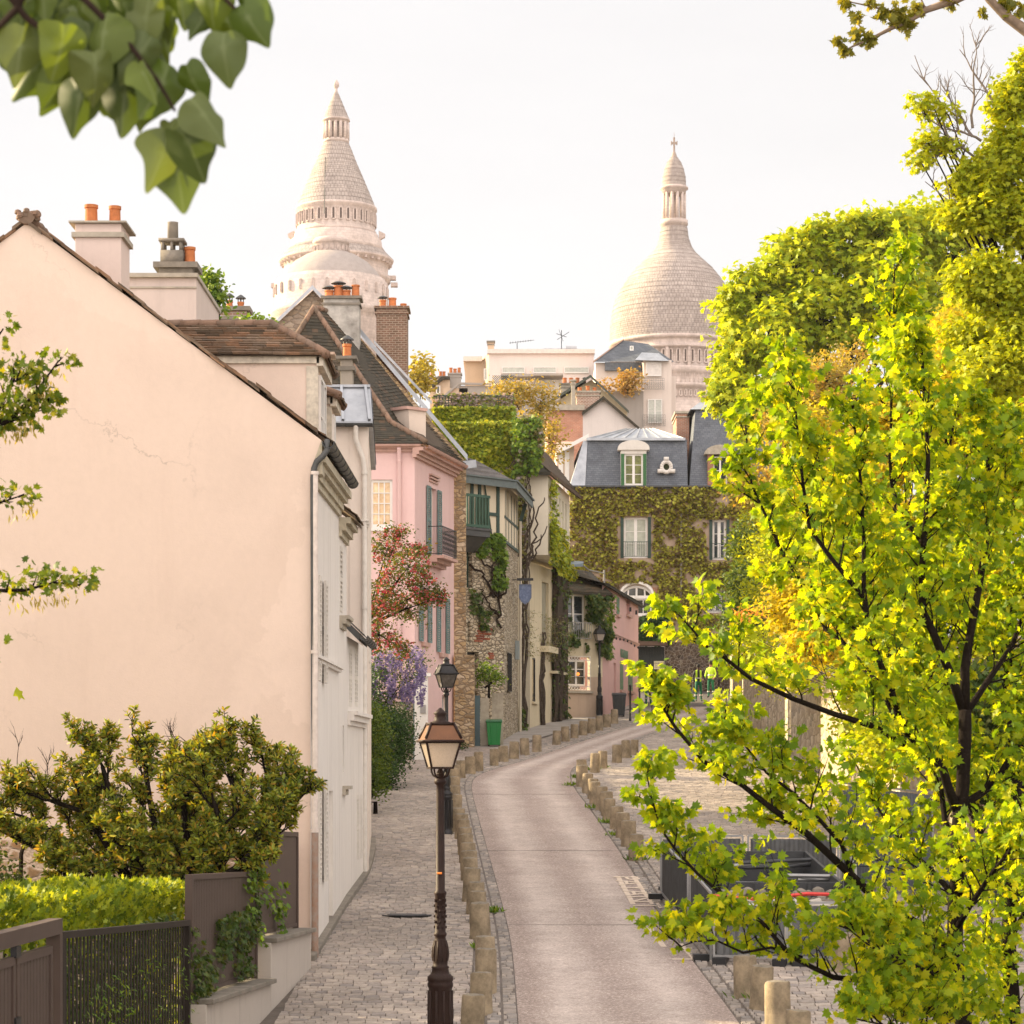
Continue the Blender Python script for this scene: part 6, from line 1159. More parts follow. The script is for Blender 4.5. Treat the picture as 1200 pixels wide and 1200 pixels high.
for k_ in range(16):
    a = 600+r_.uniform(0, 20); stem(FU, [(a*.6+612*.4, 668), (a+r_.uniform(-3, 3), 630), (a+r_.uniform(-4, 4), 590), (a+r_.uniform(-5, 5), 555), (a+r_.uniform(-7, 7), 520)], .035, mb, .12, .04, 101)
for pts in ([(615, 690), (620, 660), (632, 640), (641, 618)], [(618, 670), (626, 630), (630, 600), (638, 585)], [(617, 665), (623, 640), (634, 628)], [(617, 640), (625, 600), (622, 580)]): stem(FU, pts, .05, mb, .1, .45, 101)
for k_ in range(5): stem(F3, [(646+k_*.7, 846), (647+k_*.6, 800), (645+k_, 760), (648+k_*.5, 720)], .09, mb, .1, .1+.05*k_, 107)
for k_ in range(4): stem(F3, [(633+k_*.3, 850), (632+k_*.5, 800), (634, 770), (633+k_, 740)], .06, mb, .08, .06, 104)
mb.build('stem', plain('grey_vine_stem', (.075, .058, .045), .95, var=.45, scale=9, spec=.1), ct2)
mb2 = MB(); mb2.box(PX(605, 101.2), PX(621, 101.2), 101.25, 104, gz(101), PZ(515, 101)); mb2.build('wall_pier', MATS['tower_concrete'], WB)
ivy('climbing_vine', '', FU, [(FU.u_at(604), FU.u_at(636), PZ(580, 101), PZ(488, 101)), (FU.u_at(600), FU.u_at(616), PZ(700, 101), PZ(580, 101))], [], 1500, .15, M_dry, 15, -.1, 1.0, .5, edge=.05, root=ct2)
ivy('ivy', 'bright green ivy hanging over the corner of the white box upper floor', By, [(0, By.u_at(648), PZ(650, 103), PZ(565, 103)), (0.2, By.u_at(666), zbx-.1, PZ(618, 104)), (By.u_at(650), By.u_at(667), zbx-.3, PZ(640, 105))], [], 2600, .15, M_ivyg, 16, -.15, 1.1, .35, edge=.02, fn=lambda u, z: -.4*max(0, (u-3)/5)*(z > PZ(622, 104)))
ivy('climbing_vine', 'yellow green creeper spilling over the edge beside the ivy tower', FU, [(FU.u_at(600), FU.u_at(634), PZ(560, 101), PZ(482, 101))], [], 1500, .14, M_vine, 17, -.05, 1.2, .6, edge=.25)
blob_tree('roof_garden_shrubs', 'golden flowering shrubs on the roof terrace above the ivy tower', 'shrubs', (PX(610, 112), 112, PZ(520, 112)), [(600, 462, 112, 30, 18, 120), (635, 470, 112, 18, 20, 70), (625, 500, 111, 24, 20, 80), (648, 520, 110, 12, 24, 50), (575, 474, 112, 14, 6, 26)], .15, OVAL, leafm('golden_shrub', [(.26, .20, .05), (.36, .28, .08), (.22, .22, .05), (.42, .34, .14)], .4), 31, 12, .35, .08, shell=.4)
ivy('wisteria', 'pale lilac wisteria threaded through the trellis over the ivy tower', FT, [(0, FT.L, zv2-.1, zt_+.15)], [], 1100, .13, leafm('mixed_trellis', [(.12, .18, .03), (.2, .24, .05), (.42, .34, .40), (.36, .28, .30)], .35), 32, -.2, 1.6, .2, edge=.02)
ivy('climbing_vine', 'green climber over the balcony of the cream corner house', K1, [(K1.u_at(662), K1.u_at(692), PZ(757, 110), PZ(722, 110)), (K1.u_at(684), K1.L+.2, PZ(765, 110), PZ(697, 110)), (K1.u_at(693), K1.L+.3, PZ(770, 110), PZ(735, 110))], [(K1.u_at(668), K1.u_at(684), PZ(722, 110), PZ(697, 110))], 1700, .16, M_vined, 18, -.12, 1.0, .5, edge=.05)
ivy('climbing_vine', 'green vine strands draping the near end of the pink restaurant', K2, [(0, K2.u_at(714), PZ(772, 112), ze+.1)], [], 560, .16, M_vine, 19, .02, .8, .35, edge=.05)
ivy('ivy', 'dark ivy column on the corner pier of the white box house', F3, [(F3.u_at(646), F3.L+.1, gz(108), zbx)], [], 3000, .14, M_vined, 20, -.5, .9, .45, edge=.02)
mb = MB(); mb.fbox(F3, F3.u_at(647), F3.L, .02, .25, gz(108)-.2, zbx+.2); mb.build('corner_pier', MATS['grey_vine_stem'], WB)
ivy('dry_climber', 'tangle of dry brown wisteria around the upper door of the white box house', F3, [(F3.u_at(634), F3.u_at(658), PZ(775, 106), PZ(722, 106)), (F3.u_at(610), F3.u_at(620), PZ(770, 102), PZ(715, 102))], [], 2200, .11, M_dry, 93, -.15, 1.6, .7, edge=.1, tpl=LANCE)
fb = ivy('balcony_hedge', 'dark hedge growing on the balcony beam above the garage gate', FD, [(U(750), U(784), PZ(755, dD), PZ(722, dD))], [], 1500, .19, M_hedge, 25, -.6, .9, .9, cat='hedge', edge=.02)
blob_tree('potted_shrub', 'flowering yellow green shrub on top of the stone gate beside the bin', 'shrub', P(573, 812, 91.7), [(570, 786, 91.7, 11, 10, 34), (581, 797, 91.6, 8, 12, 22), (563, 795, 91.8, 6, 8, 12)], .11, OVAL, M_vine, 26, 12, .2, .04, shell=.4)
for i, (px_, py_, s_, lab) in enumerate([(540, 880, 6, 'weeds at the foot of the sandy stone pier'), (611, 852, 6, 'dark weedy shrub at the foot of the vine trunk'), (566, 874, 4, 'small dark tuft behind the green wheelie bin')]):
    d = dg(py_)+.2; blob_tree('weed_tuft', lab, 'weeds', (PX(px_, d), d, gz(d)), [(px_, py_-s_, d, s_*1.3, s_*1.2, 14)], .1, OVAL, M_hedge, 40+i, 10, .15, .03, twigs=False, trunk=False)
blob_tree('ivy_column', 'tall yellow green ivy clad trunk behind the wide white chimney', 'tree', (PX(244, 58), 58, gz(58)), [(243, 345, 58, 10, 26, 60), (247, 330, 58, 6, 10, 20), (255, 352, 58, 5, 16, 18), (238, 375, 58, 8, 16, 26), (297, 378, 61, 22, 4, 20)], .13, OVAL, M_vine, 27, 14, .2, .12, shell=.6)
blob_tree('distant_tree', 'small yellow tree beyond the rooftops beside the zinc verge', 'tree', (PX(495, 150), 150, gz(150)), [(494, 440, 150, 12, 22, 60), (482, 448, 150, 10, 14, 30)], .3, OVAL, leafm('yellow_tree', [(.30, .27, .05), (.38, .33, .06), (.24, .24, .05)], .4), 28, 12, .5, .1, shell=.4)
blob_tree('terrace_shrub', 'orange flowering shrub on the terrace before the dome', 'shrub', P(736, 458, 202), [(737, 445, 202, 12, 10, 30), (733, 452, 202, 14, 6, 24), (708, 452, 202, 4, 5, 8)], .35, OVAL, leafm('orange_shrub', [(.34, .20, .05), (.42, .27, .08), (.26, .22, .06)], .3), 29, 12, .6, .1, shell=.3)
blob_tree('street_end_bush', 'orange and green bush at the foot of the ivy facade right side', 'shrub', (PX(872, 118), 118, gz(118)), [(872, 640, 120, 16, 34, 110), (868, 690, 119, 20, 30, 110), (860, 730, 119, 14, 22, 70), (885, 725, 118, 14, 20, 60)], .2, OVAL, leafm('mid_green_bush', [(.06, .10, .02), (.09, .15, .03), (.14, .20, .04)], .3), 30, 14, .35, .15, shell=.5)
blob_tree('orange_shrub', 'small orange flowering shrub right of the stone base wall', 'shrub', (PX(876, 112), 112, gz(112)), [(872, 722, 112, 9, 8, 18), (888, 718, 112, 6, 6, 8)], .16, OVAL, leafm('orange_bloom', [(.62, .30, .06), (.7, .42, .12), (.5, .22, .04)], .35), 33, 10, .3, .05)

# ================================================================== RETAINING WALL + TERRACE GARDEN (right)
RW = thing('retaining_wall', 'long ochre stone retaining wall along the right side of the lane', 'wall', (9.4, 85, gz(85)))
mb = MB(); ds = frange(38, 128, 5)
for i in range(len(ds)-1):
    a, b = ds[i], ds[i+1]; ha, hb = 3.0, 3.0; xa = interp([(38, 10.2), (60, 9.35), (105, 9.45), (128, 10.9)], a); xb = interp([(38, 10.2), (60, 9.35), (105, 9.45), (128, 10.9)], b)
    mb.hexa([(xa, a, gz(a)-.4), (xa+.6, a, gz(a)-.4), (xb+.6, b, gz(b)-.4), (xb, b, gz(b)-.4), (xa, a, gz(a)+ha), (xa+.6, a, gz(a)+ha), (xb+.6, b, gz(b)+hb), (xb, b, gz(b)+hb)])
mb.build('masonry', rubble('ochre_wall_stone', [(.34, .27, .19), (.50, .41, .29), (.58, .49, .37), (.42, .34, .24), (.30, .26, .2)], (.36, .30, .22), 1.9, 2.1, .06, 1.0, .8), RW)
tg = strip('garden_terrain', lambda d: interp([(38, 10.4), (60, 9.6), (105, 9.7), (128, 11.2)], d), lambda d: 120, frange(30, 150, 4), M_ground, 2.7); tag(tg, kind='structure')
PL = thing('gate_pillar', 'pale stone gate pillar with grey lantern hidden behind the maple', 'pillar', (PX(1147, 52), 52, gz(52)))
mb = MB(); x_ = PX(1147, 52); mb.box(x_-.3, x_+.3, 51.7, 52.3, gz(52)-.2, PZ(790, 52)); mb.box(x_-.38, x_+.38, 51.62, 52.38, PZ(790, 52)+.002, PZ(786, 52)); mb.build('shaft', plaster('pink_beige_stone', (.56, .44, .34), .4), PL)
M_yl = leafm('sun_yellow_leaf', [(.34, .33, .02), (.52, .46, .025), (.66, .56, .03), (.24, .28, .016)], .5, (1.5, 1.25, .3))
M_yl2 = leafm('yellow_green_leaf', [(.26, .34, .016), (.38, .45, .02), (.54, .57, .025), (.20, .27, .014)], .5, (1.5, 1.25, .3))
LANCE2 = ([(0, 0, 0), (.17, .5, .04), (.12, .85, 0), (0, 1, -.06), (-.12, .85, 0), (-.17, .5, .04)], [(0, 1, 2, 3), (0, 3, 4, 5)])
M_chest = leafm('chestnut_leaf', [(.20, .29, .015), (.32, .42, .02), (.45, .52, .03), (.56, .60, .035)], .45, (1.5, 1.25, .35))
M_och = leafm('ochre_young_leaf', [(.30, .25, .05), (.38, .31, .07), (.24, .24, .05), (.30, .18, .06)], .45)
def rb(px0, px1, py0, py1, n, d, r0, r1, g, dv=2.0, dens=1.0):
    out = []
    for _ in range(n):
        r = g.uniform(r0, r1); out.append((g.uniform(px0, px1), g.uniform(py0, py1), d+g.uniform(-dv, dv), r, r*.75, int(dens*r*r/9)))
    return out
g = np.random.default_rng(77)
bl = [(862, 365, 105, 24, 24, 66), (890, 345, 105, 32, 30, 105), (930, 310, 105, 40, 34, 160), (985, 288, 105, 42, 32, 160), (1040, 272, 105, 42, 26, 140), (1085, 268, 106, 36, 24, 110), (1120, 300, 106, 40, 40, 150), (860, 420, 104, 26, 30, 95), (855, 462, 103, 20, 24, 62), (905, 400, 104, 42, 40, 175), (960, 370, 104, 48, 46, 210), (1030, 345, 104, 52, 46, 220), (1090, 370, 104, 50, 46, 190), (880, 480, 103, 26, 36, 100), (930, 470, 103, 46, 46, 180)]
blob_tree('chestnut_tree', 'large rounded chestnut tree with clumpy leaves right of the dome', 'tree', (PX(980, 106), 106, gz(106)+2.5), bl, .27, OVAL, M_chest, 51, 12, .5, .38, shell=.45, droop=-.5, cr=.55) if False else blob_tree('chestnut_tree', 'large rounded chestnut tree with clumpy leaves right of the dome', 'tree', (PX(980, 106), 106, gz(106)+2.5), [(a, b, c, e, f, int(n*.6)) for a, b, c, e, f, n in bl], .31, LOBED, M_chest, 51, 17, .50, .38, -.5, shell=.6, umb=True)
bl = rb(870, 1000, 430, 600, 14, 84, 20, 34, g, 2.5, .75)+rb(960, 1100, 400, 560, 10, 86, 22, 36, g, 2.5, .7)
blob_tree('ochre_leaved_tree', 'airy ochre and yellow young leaved tree in front of the chestnut', 'tree', (PX(960, 86), 86, gz(86)+2.5), bl, .15, OVAL, M_och, 52, 11, .5, .2, shell=.35)
bl = rb(930, 1200, 470, 760, 30, 66, 26, 44, g, 3, .9)+rb(1120, 1230, 330, 520, 8, 64, 28, 44, g, 2, .9)
blob_tree('yellow_lime_tree', 'broad sunlit yellow green tree rising behind the retaining wall', 'tree', (PX(1090, 66), 66, gz(66)+2.5), [(a, b, c, e, f, int(n*.6)) for a, b, c, e, f, n in bl], .14, LOBED, M_yl, 53, 26, .38, .26, shell=.6, umb=True)
bl = rb(885, 965, 600, 780, 12, 82, 16, 26, g, 4, 1.0)+rb(880, 1010, 745, 800, 10, 80, 14, 24, g, 5, .9)+rb(990, 1220, 770, 900, 16, 56, 24, 40, g, 3, .7)
blob_tree('wall_top_hedge', 'dense hedge and ivy spilling over the retaining wall top', 'hedge', (9.9, 66, gz(66)+2.6), bl, .14, OVAL, M_yl2, 54, 14, .4, .12, shell=.5, twigs=False)
blob_tree('wall_ivy', 'dark green ivy mass at the right end of the retaining wall', 'ivy', (10.6, 50, gz(50)+1), rb(1090, 1230, 800, 960, 12, 48, 26, 44, g, 1.5, .7), .12, LOBED, M_vined, 55, 12, .4, .1, shell=.5, twigs=False)
blob_tree('sun_block_hedge', 'tall laurel hedge added behind the white house to block the sun', 'hedge', (-4.6, 66, gz(66)), [(600-4.9*3000/d, 900-3000*(gz(d)+1.9-CZ)/d, d, 1.1*3000/d, 2.2*3000/d, 150) for d in (57.3, 59, 61, 63, 65, 67, 69, 71, 73, 75, 77)], .1, OVAL, M_hedge, 91, 14, .3, .05, shell=.85, twigs=False)  # hedge added to keep the low sun off the road
CW = thing('sun_block_wall', 'hidden limewashed wall added behind the zinc roofed house to block the sun', 'wall', (-3.5, 61, gz(61)))  # mostly hidden wall, added to stop sun stripes on the road
mb = MB(); mb.hexa([(-3.5, 56.5, gz(56)-.3), (-3.22, 56.5, gz(56)-.3), (-3.72, 67, gz(67)-.3), (-4.0, 67, gz(67)-.3), (-3.5, 56.5, gz(56)+2.9), (-3.22, 56.5, gz(56)+2.9), (-3.72, 67, gz(67)+2.6), (-4.0, 67, gz(67)+2.6)]); mb.hexa([(-4.0, 67.003, gz(67)-.3), (-3.72, 67.003, gz(67)-.3), (-4.6, 83.4, gz(83)-.3), (-4.9, 83.4, gz(83)-.3), (-4.0, 67.003, gz(67)+2.6), (-3.72, 67.003, gz(67)+2.6), (-4.6, 83.4, gz(83)+2.9), (-4.9, 83.4, gz(83)+2.9)]); mb.build('wall', M_wfac, CW)
# tall tree at the right edge, bare twigs at its left
bl = [(1185, 120, 46, 24, 26, 70), (1160, 205, 46, 34, 24, 90), (1190, 180, 46, 30, 34, 100), (1150, 250, 46, 38, 26, 110), (1195, 260, 46, 34, 40, 130), (1140, 330, 46, 26, 26, 70), (1175, 340, 46, 42, 36, 150), (1200, 400, 46, 36, 44, 130), (1135, 400, 47, 30, 30, 80), (1215, 80, 46, 22, 24, 50), (1165, 440, 46, 40, 36, 120), (1095, 128, 46, 10, 6, 8), (1078, 120, 46, 7, 6, 6), (1088, 168, 46, 12, 8, 11), (1078, 188, 46, 8, 8, 7), (1112, 135, 46, 6, 5, 4)]
bl = [(a, b, c, e, f, int(n*1.1)) for a, b, c, e, f, n in bl]
tt, _ = blob_tree('tall_maple_tree', 'tall bright maple on the right edge with bare twigs reaching left', 'tree', (PX(1235, 46), 46, gz(46)+2), bl+[(1140, 215, 46, 22, 18, 40), (1125, 255, 46, 18, 16, 30), (1110, 175, 46, 9, 8, 9)], .11, LOBED, M_yl2, 56, 20, .24, .10, shell=.42, top=P(1215, 420, 46), umb=True)
mb = MB(); r_ = random.Random(3)
def twigs(mb, a, b, r, n, spread, rr, rec=1, L=.9):
    a = Vector(a); b = Vector(b); pts = [a.lerp(b, i/6)+Vector((rr.uniform(-1, 1), rr.uniform(-1, 1), rr.uniform(-1, 1)))*(b-a).length*.03*(i > 0) for i in range(7)]
    mb.tube(pts, [r*(1-.75*i/6) for i in range(7)], 5, cap=False)
    if rec < 0: return
    for k in range(n):
        t = rr.uniform(.2, .98); i = int(t*6); p = pts[i].lerp(pts[min(6, i+1)], t*6-i); d = (b-a).normalized()*.7+Vector((rr.uniform(-1, 1), rr.uniform(-.5, .5), rr.uniform(-.3, 1)))*spread
        twigs(mb, p, p+d.normalized()*L*rr.uniform(.5, 1)*(1-t*.4), r*.45, max(1, n//2), spread, rr, rec-1, L*.5)
for A_, B_ in (((1150, 230), (1072, 66)), ((1140, 160), (1105, 100)), ((1150, 165), (1100, 145)), ((1140, 150), (1145, 45)), ((1160, 285), (1085, 210)), ((1165, 120), (1125, 60)), ((1155, 190), (1070, 130)), ((1130, 170), (1078, 192))): twigs(mb, P(*A_, 46), P(*B_, 46), .028, 7, .8, r_, 1, .7)
mb.build('bare_branches', plain('grey_bare_twig', (.16, .13, .11), .95, var=.3), tt)
# overhanging limb top right
OH = thing('overhanging_tree', 'tree outside the frame whose leafy limb crosses the top right corner', 'tree', (PX(1420, 30), 30, gz(30)))
mb = MB(); mb.tube([OH.location, OH.location+Vector((0, 0, 5)), P(1360, 200, 30), P(1280, 100, 30), P(1215, 45, 30), P(1180, 20, 30), P(1160, 0, 30), P(1140, -25, 30)], [.24, .2, .17, .13, .075, .06, .05, .03], 8)
lm_ = [P(1215, -60, 30), P(1170, -25, 30), P(1120, 0, 30), P(1085, 12, 30), P(1062, 26, 30), P(1045, 33, 30), P(1020, 46, 30), P(1000, 54, 30), P(985, 62, 30)]; mb.tube([P(1300, -60, 30)]+lm_, [.09, .07, .06, .05, .04, .032, .025, .018, .012, .006], 7); mb.tube([P(1360, 200, 30), P(1330, 40, 30), P(1300, -60, 30)], [.14, .11, .09], 7)
mb.tube([lm_[4], P(1040, 12, 30), P(1010, 5, 30), P(985, 0, 30)], [.02, .015, .01, .005], 5); mb.tube([lm_[3], P(1080, 0, 30), P(1090, -20, 30)], [.02, .012, .006], 5); mb.tube([lm_[6], P(1010, 35, 30), P(1000, 18, 30)], [.012, .009, .005], 5)
mb.build('limb', plain('pale_limb_bark', (.20, .145, .10), .9, var=.35, scale=10), OH, smooth=2)
g = np.random.default_rng(60); cs = []
for (px_, py_, s_, n_) in ((982, 48, 6, 22), (990, 60, 6, 16), (1003, 42, 8, 26), (1018, 46, 9, 30), (1050, 18, 14, 60), (1062, 26, 10, 40), (1035, 14, 8, 20), (1075, 10, 9, 24), (990, 4, 8, 16), (1005, 20, 6, 14), (1112, 3, 9, 16), (1150, 14, 5, 8), (1178, 8, 10, 26), (1196, 14, 8, 20), (1020, 2, 8, 14)):
    p = P(px_, py_, 30); cs.append(np.array(p)+g.normal(size=(n_*2, 3))*s_*.45*30/FP)
cs = np.concatenate(cs); leafmesh('leaves', cs, rdirs(g, len(cs), -.3), rdirs(g, len(cs), .7), .085*g.uniform(.6, 1.2, len(cs)), MAPLE, leafm('olive_spring_leaf', [(.14, .15, .02), (.20, .21, .03), (.27, .26, .04), (.10, .12, .02)], .4), OH)

# ================================================================== FOREGROUND MAPLES
M_maple = leafm('maple_leaf', [(.085, .17, .010), (.15, .27, .012), (.23, .36, .014), (.34, .44, .016), (.50, .53, .02)], .6, (1.9, 1.45, .25))
def limb_tree(name, label, base, limbs, seed, d0, leaf=.083, twig_len=(.3, .72), step=.122, lps=(5, 9), bark=None, leafm_=None, tpl=MAPLE, skip=.12, up=.35, sub=True, tops=()):
    rr = random.Random(seed); g = np.random.default_rng(seed); root = thing(name, label, 'tree', base); mb = MB(); C = []; A = []; S_ = []
    def leaves(p, dirv, n):
        for _ in range(n):
            a = rr.uniform(0, 6.283); q = Vector((math.cos(a), math.sin(a), rr.uniform(-.5, .35))); v = (q+dirv*.5).normalized(); pet = rr.uniform(.04, .11)
            C.append(tuple(p+v*pet+Vector((0, 0, rr.uniform(-.03, .04))))); A.append((v.x, v.y, v.z-rr.uniform(.25, 1.1))); S_.append(leaf*rr.uniform(.55, 1.2))
    def twig(p, v, L, r, lv):
        k = 4; pts = [p]; 
        for i in range(k): v = (v+Vector((rr.uniform(-1, 1), rr.uniform(-1, 1), rr.uniform(-.6, 1)))*.16).normalized(); pts.append(pts[-1]+v*L/k)
        mb.tube(pts, [r*(1-.8*i/k) for i in range(k+1)], 4, cap=False)
        for i in range(1, k+1):
            if lv > 0 and rr.random() < .75: 
                w = (v+Vector((rr.uniform(-1, 1), rr.uniform(-1, 1), rr.uniform(-.3, .8)))*.9).normalized(); twig(pts[i], w, L*.5, r*.5, lv-1)
            else: leaves(pts[i], v, rr.randint(2, 4))
        leaves(pts[-1], v, rr.randint(lps[0]//2, lps[1]//2+1))
    for L_ in limbs:
        pts_, r0, r1, dens = L_; pts = [P(a if (a > 870 or d0 < 20) else 870-(870-a)*.87, b, d0+c) for a, b, c in pts_]; n = len(pts); fine = []
        for i in range(n-1):
            seg = (pts[i+1]-pts[i]).length; kk = max(1, int(seg/.25))
            for j in range(kk): fine.append(pts[i].lerp(pts[i+1], j/kk)+Vector((rr.uniform(-1, 1), rr.uniform(-1, 1), rr.uniform(-1, 1)))*.012*(1 if (i or j) else 0))
        fine.append(pts[-1]); m = len(fine); mb.tube(fine, [r0+(r1-r0)*i/(m-1) for i in range(m)], 8)
        if dens <= 0: continue
        Ltot = sum((b-a).length for a, b in zip(fine, fine[1:])); nt = int(Ltot/step*dens)
        for k in range(nt):
            t = skip+(1-skip)*(k+rr.random())/max(1, nt); x = t*(m-1); i = min(m-2, int(x)); p = fine[i].lerp(fine[i+1], x-i); dv = (fine[i+1]-fine[i]).normalized()
            side = Vector((rr.uniform(-1, 1), rr.uniform(-1, 1), rr.uniform(-.5, 1))); side = (side-dv*side.dot(dv)).normalized(); v = (dv*.55+side*.8+Vector((0, 0, up))).normalized()
            twig(p, v, rr.uniform(*twig_len)*(1.15-.8*t), .009, 1 if sub else 0)
        leaves(fine[-1], (fine[-1]-fine[-2]).normalized(), 6)
    mb.build('trunk', bark or M_bark, root, smooth=2)
    Nn = rdirs(g, len(C), .35, .7); leafmesh('leaves', C, A, Nn, S_, tpl, leafm_ or M_maple, root); print(name, 'leaves', len(C)); return root
tb = (PX(1130, 22), 22, gz(22))
LM = [
 ([(1130, 1430, 0), (1128, 1300, 0), (1128, 1200, 0), (1120, 1120, 0), (1121, 1060, 0), (1123, 976, 0), (1125, 945, 0), (1128, 920, 0), (1130, 860, 0), (1131, 832, 0)], .085, .055, 0),
 ([(1131, 832, 0), (1132, 784, 0), (1136, 745, .1), (1147, 690, .2), (1156, 640, .3), (1160, 560, .4), (1150, 470, .5)], .045, .01, 1.25),
 ([(1128, 830, 0), (1113, 790, -.1), (1094, 745, -.2), (1083, 715, -.3), (1080, 673, -.3), (1085, 600, -.4), (1087, 540, -.4), (1083, 470, -.5), (1080, 400, -.5)], .04, .007, 1.3),
 ([(1133, 835, 0), (1165, 790, .2), (1185, 755, .4), (1200, 720, .5), (1225, 660, .6)], .03, .01, 1.3),
 ([(1126, 945, 0), (1150, 930, .2), (1175, 905, .3), (1200, 862, .5), (1235, 800, .8)], .04, .012, 1.3),
 ([(1122, 950, 0), (1112, 925, -.1), (1104, 900, -.2), (1075, 870, -.4), (1056, 850, -.5), (1046, 810, -.6), (1030, 777, -.7), (1018, 735, -.7), (1012, 690, -.8), (1011, 633, -.8), (1010, 567, -.9), (1003, 520, -.9), (998, 470, -1)], .045, .007, 1.2),
 ([(1060, 872, -.5), (1024, 852, -.6), (976, 836, -.7), (928, 820, -.8), (880, 796, -.9), (850, 775, -1), (820, 757, -1), (800, 735, -1.1), (778, 715, -1.1)], .03, .006, .6),
 ([(1056, 850, -.5), (1030, 800, -.3), (1000, 770, 0), (982, 748, .1), (968, 738, .2), (957, 710, .3), (935, 678, .4), (917, 647, .5), (900, 610, .5), (882, 570, .5), (876, 530, .6), (873, 490, .6)], .032, .006, .95),
 ([(1012, 700, -.8), (975, 655, -.8), (950, 620, -.9), (942, 567, -.9), (936, 510, -1), (932, 473, -1), (930, 440, -1)], .022, .005, 1.1),
 ([(1085, 640, -.4), (1060, 610, .3), (1045, 570, .5), (1043, 500, .5), (1045, 420, .6), (1047, 350, .6), (1049, 300, .6)], .022, .005, 1.2),
 ([(1120, 1115, 0), (1092, 1092, -.2), (1060, 1076, -.4), (1024, 1052, -.6), (984, 1012, -.8), (944, 976, -1), (904, 948, -1.1), (868, 920, -1.2), (820, 892, -1.3), (780, 852, -1.4), (762, 826, -1.5), (750, 800, -1.5)], .05, .006, .72),
 ([(1000, 1030, -.7), (985, 990, -.9), (960, 960, -1), (930, 930, -1), (900, 905, -1), (870, 870, -1), (840, 850, -1.1)], .022, .005, .9),
 ([(1125, 1180, 0), (1090, 1185, -.4), (1060, 1182, -.6), (1010, 1150, -.9), (976, 1144, -1), (928, 1120, -1.3), (892, 1082, -1.5), (848, 1050, -1.6), (810, 1024, -1.7), (780, 995, -1.8), (762, 970, -1.8), (748, 935, -1.9), (741, 905, -1.9)], .035, .005, .75),
 ([(940, 1122, -1.2), (905, 1110, -1.3), (870, 1115, -1.4), (835, 1100, -1.5), (805, 1105, -1.6), (785, 1110, -1.6)], .014, .004, 1.0),
 ([(1121, 1000, 0), (1108, 960, .3), (1100, 900, .6), (1090, 850, .9), (1078, 790, 1.1), (1072, 730, 1.2)], .03, .008, 1.3),
 ([(1124, 1060, 0), (1090, 1020, .5), (1060, 990, .8), (1030, 950, 1), (1010, 910, 1.2)], .03, .008, 1.1),
 ([(1120, 1090, 0), (1150, 1040, -.5), (1180, 1000, -.9), (1210, 960, -1.2)], .03, .008, 1.3),
 ([(1122, 1150, 0), (1090, 1140, -.8), (1055, 1125, -1.4), (1020, 1110, -1.8), (990, 1085, -2)], .022, .006, 1.3),
 ([(1124, 1190, 0), (1080, 1210, -.9), (1030, 1200, -1.5), (985, 1190, -1.8)], .022, .006, 1.2),
]
limb_tree('maple_tree', 'foreground maple with spreading dark limbs over the right kerb', tb, LM, 101, 22)
tb2 = (PX(1190, 25), 25, gz(25))
LM2 = [([(1190, 1360, 0), (1188, 1200, 0), (1182, 1120, 0), (1186, 1000, 0), (1192, 900, 0)], .09, .06, .5), ([(1186, 1050, 0), (1150, 990, .3), (1130, 900, .4), (1110, 820, .4), (1100, 700, .4), (1110, 560, .5), (1120, 480, .5)], .05, .01, 1.5),
 ([(1190, 900, 0), (1180, 820, 0), (1185, 700, .2), (1175, 600, .3), (1180, 500, .4)], .05, .01, 1.5), ([(1184, 1130, 0), (1150, 1120, -.6), (1110, 1130, -1), (1070, 1150, -1.4)], .03, .008, 1.2), ([(1184, 1100, 0), (1210, 1050, -.6), (1230, 980, -1)], .03, .008, 1.3), ([(1110, 820, .4), (1060, 760, .8), (1020, 700, 1), (990, 620, 1.2), (965, 560, 1.3), (950, 500, 1.4)], .03, .008, 1.3), ([(1110, 820, .4), (1050, 720, .5), (980, 680, .9), (930, 640, 1), (900, 600, 1.1)], .026, .007, 1.1), ([(1185, 1150, 0), (1150, 1180, -.6), (1110, 1195, -.9)], .03, .008, 1.2)]
limb_tree('maple_tree', 'second maple with slimmer trunk at the right photo edge', tb2, LM2, 102, 25)
# left maple branches with catkins
LB_ = [([(-330, 1500, 0), (-320, 1000, 0), (-300, 700, 0), (-260, 500, 0), (-230, 380, .2), (-215, 300, .2)], .14, .01, .5), ([(-300, 720, 0), (-400, 600, .3), (-470, 520, .4)], .05, .006, .8), ([(-260, 500, 0), (-330, 400, .2), (-380, 330, .3)], .04, .005, .8), ([(-290, 640, 0), (-120, 560, 0), (-30, 510, 0), (10, 492, 0), (40, 462, 0), (72, 418, 0)], .05, .004, .75), ([(-120, 560, 0), (-20, 500, 0), (20, 492, 0), (45, 480, 0), (60, 468, 0)], .02, .004, .8),
  ([(-300, 560, 0), (-100, 470, 0), (-20, 420, 0), (4, 385, 0)], .03, .005, .5), ([(-310, 760, 0), (-120, 650, 0), (-40, 600, 0), (-5, 590, 0), (28, 580, 0)], .03, .004, .6), ([(-310, 800, 0), (-120, 720, 0), (-10, 694, 0), (30, 692, 0), (62, 684, 0), (92, 686, 0)], .03, .004, .75), ([(-200, 850, 0), (-60, 790, 0), (-8, 760, 0)], .02, .004, .4), ([(-60, 530, 0), (-10, 500, 0), (12, 450, 0), (30, 440, 0)], .012, .003, .8)]
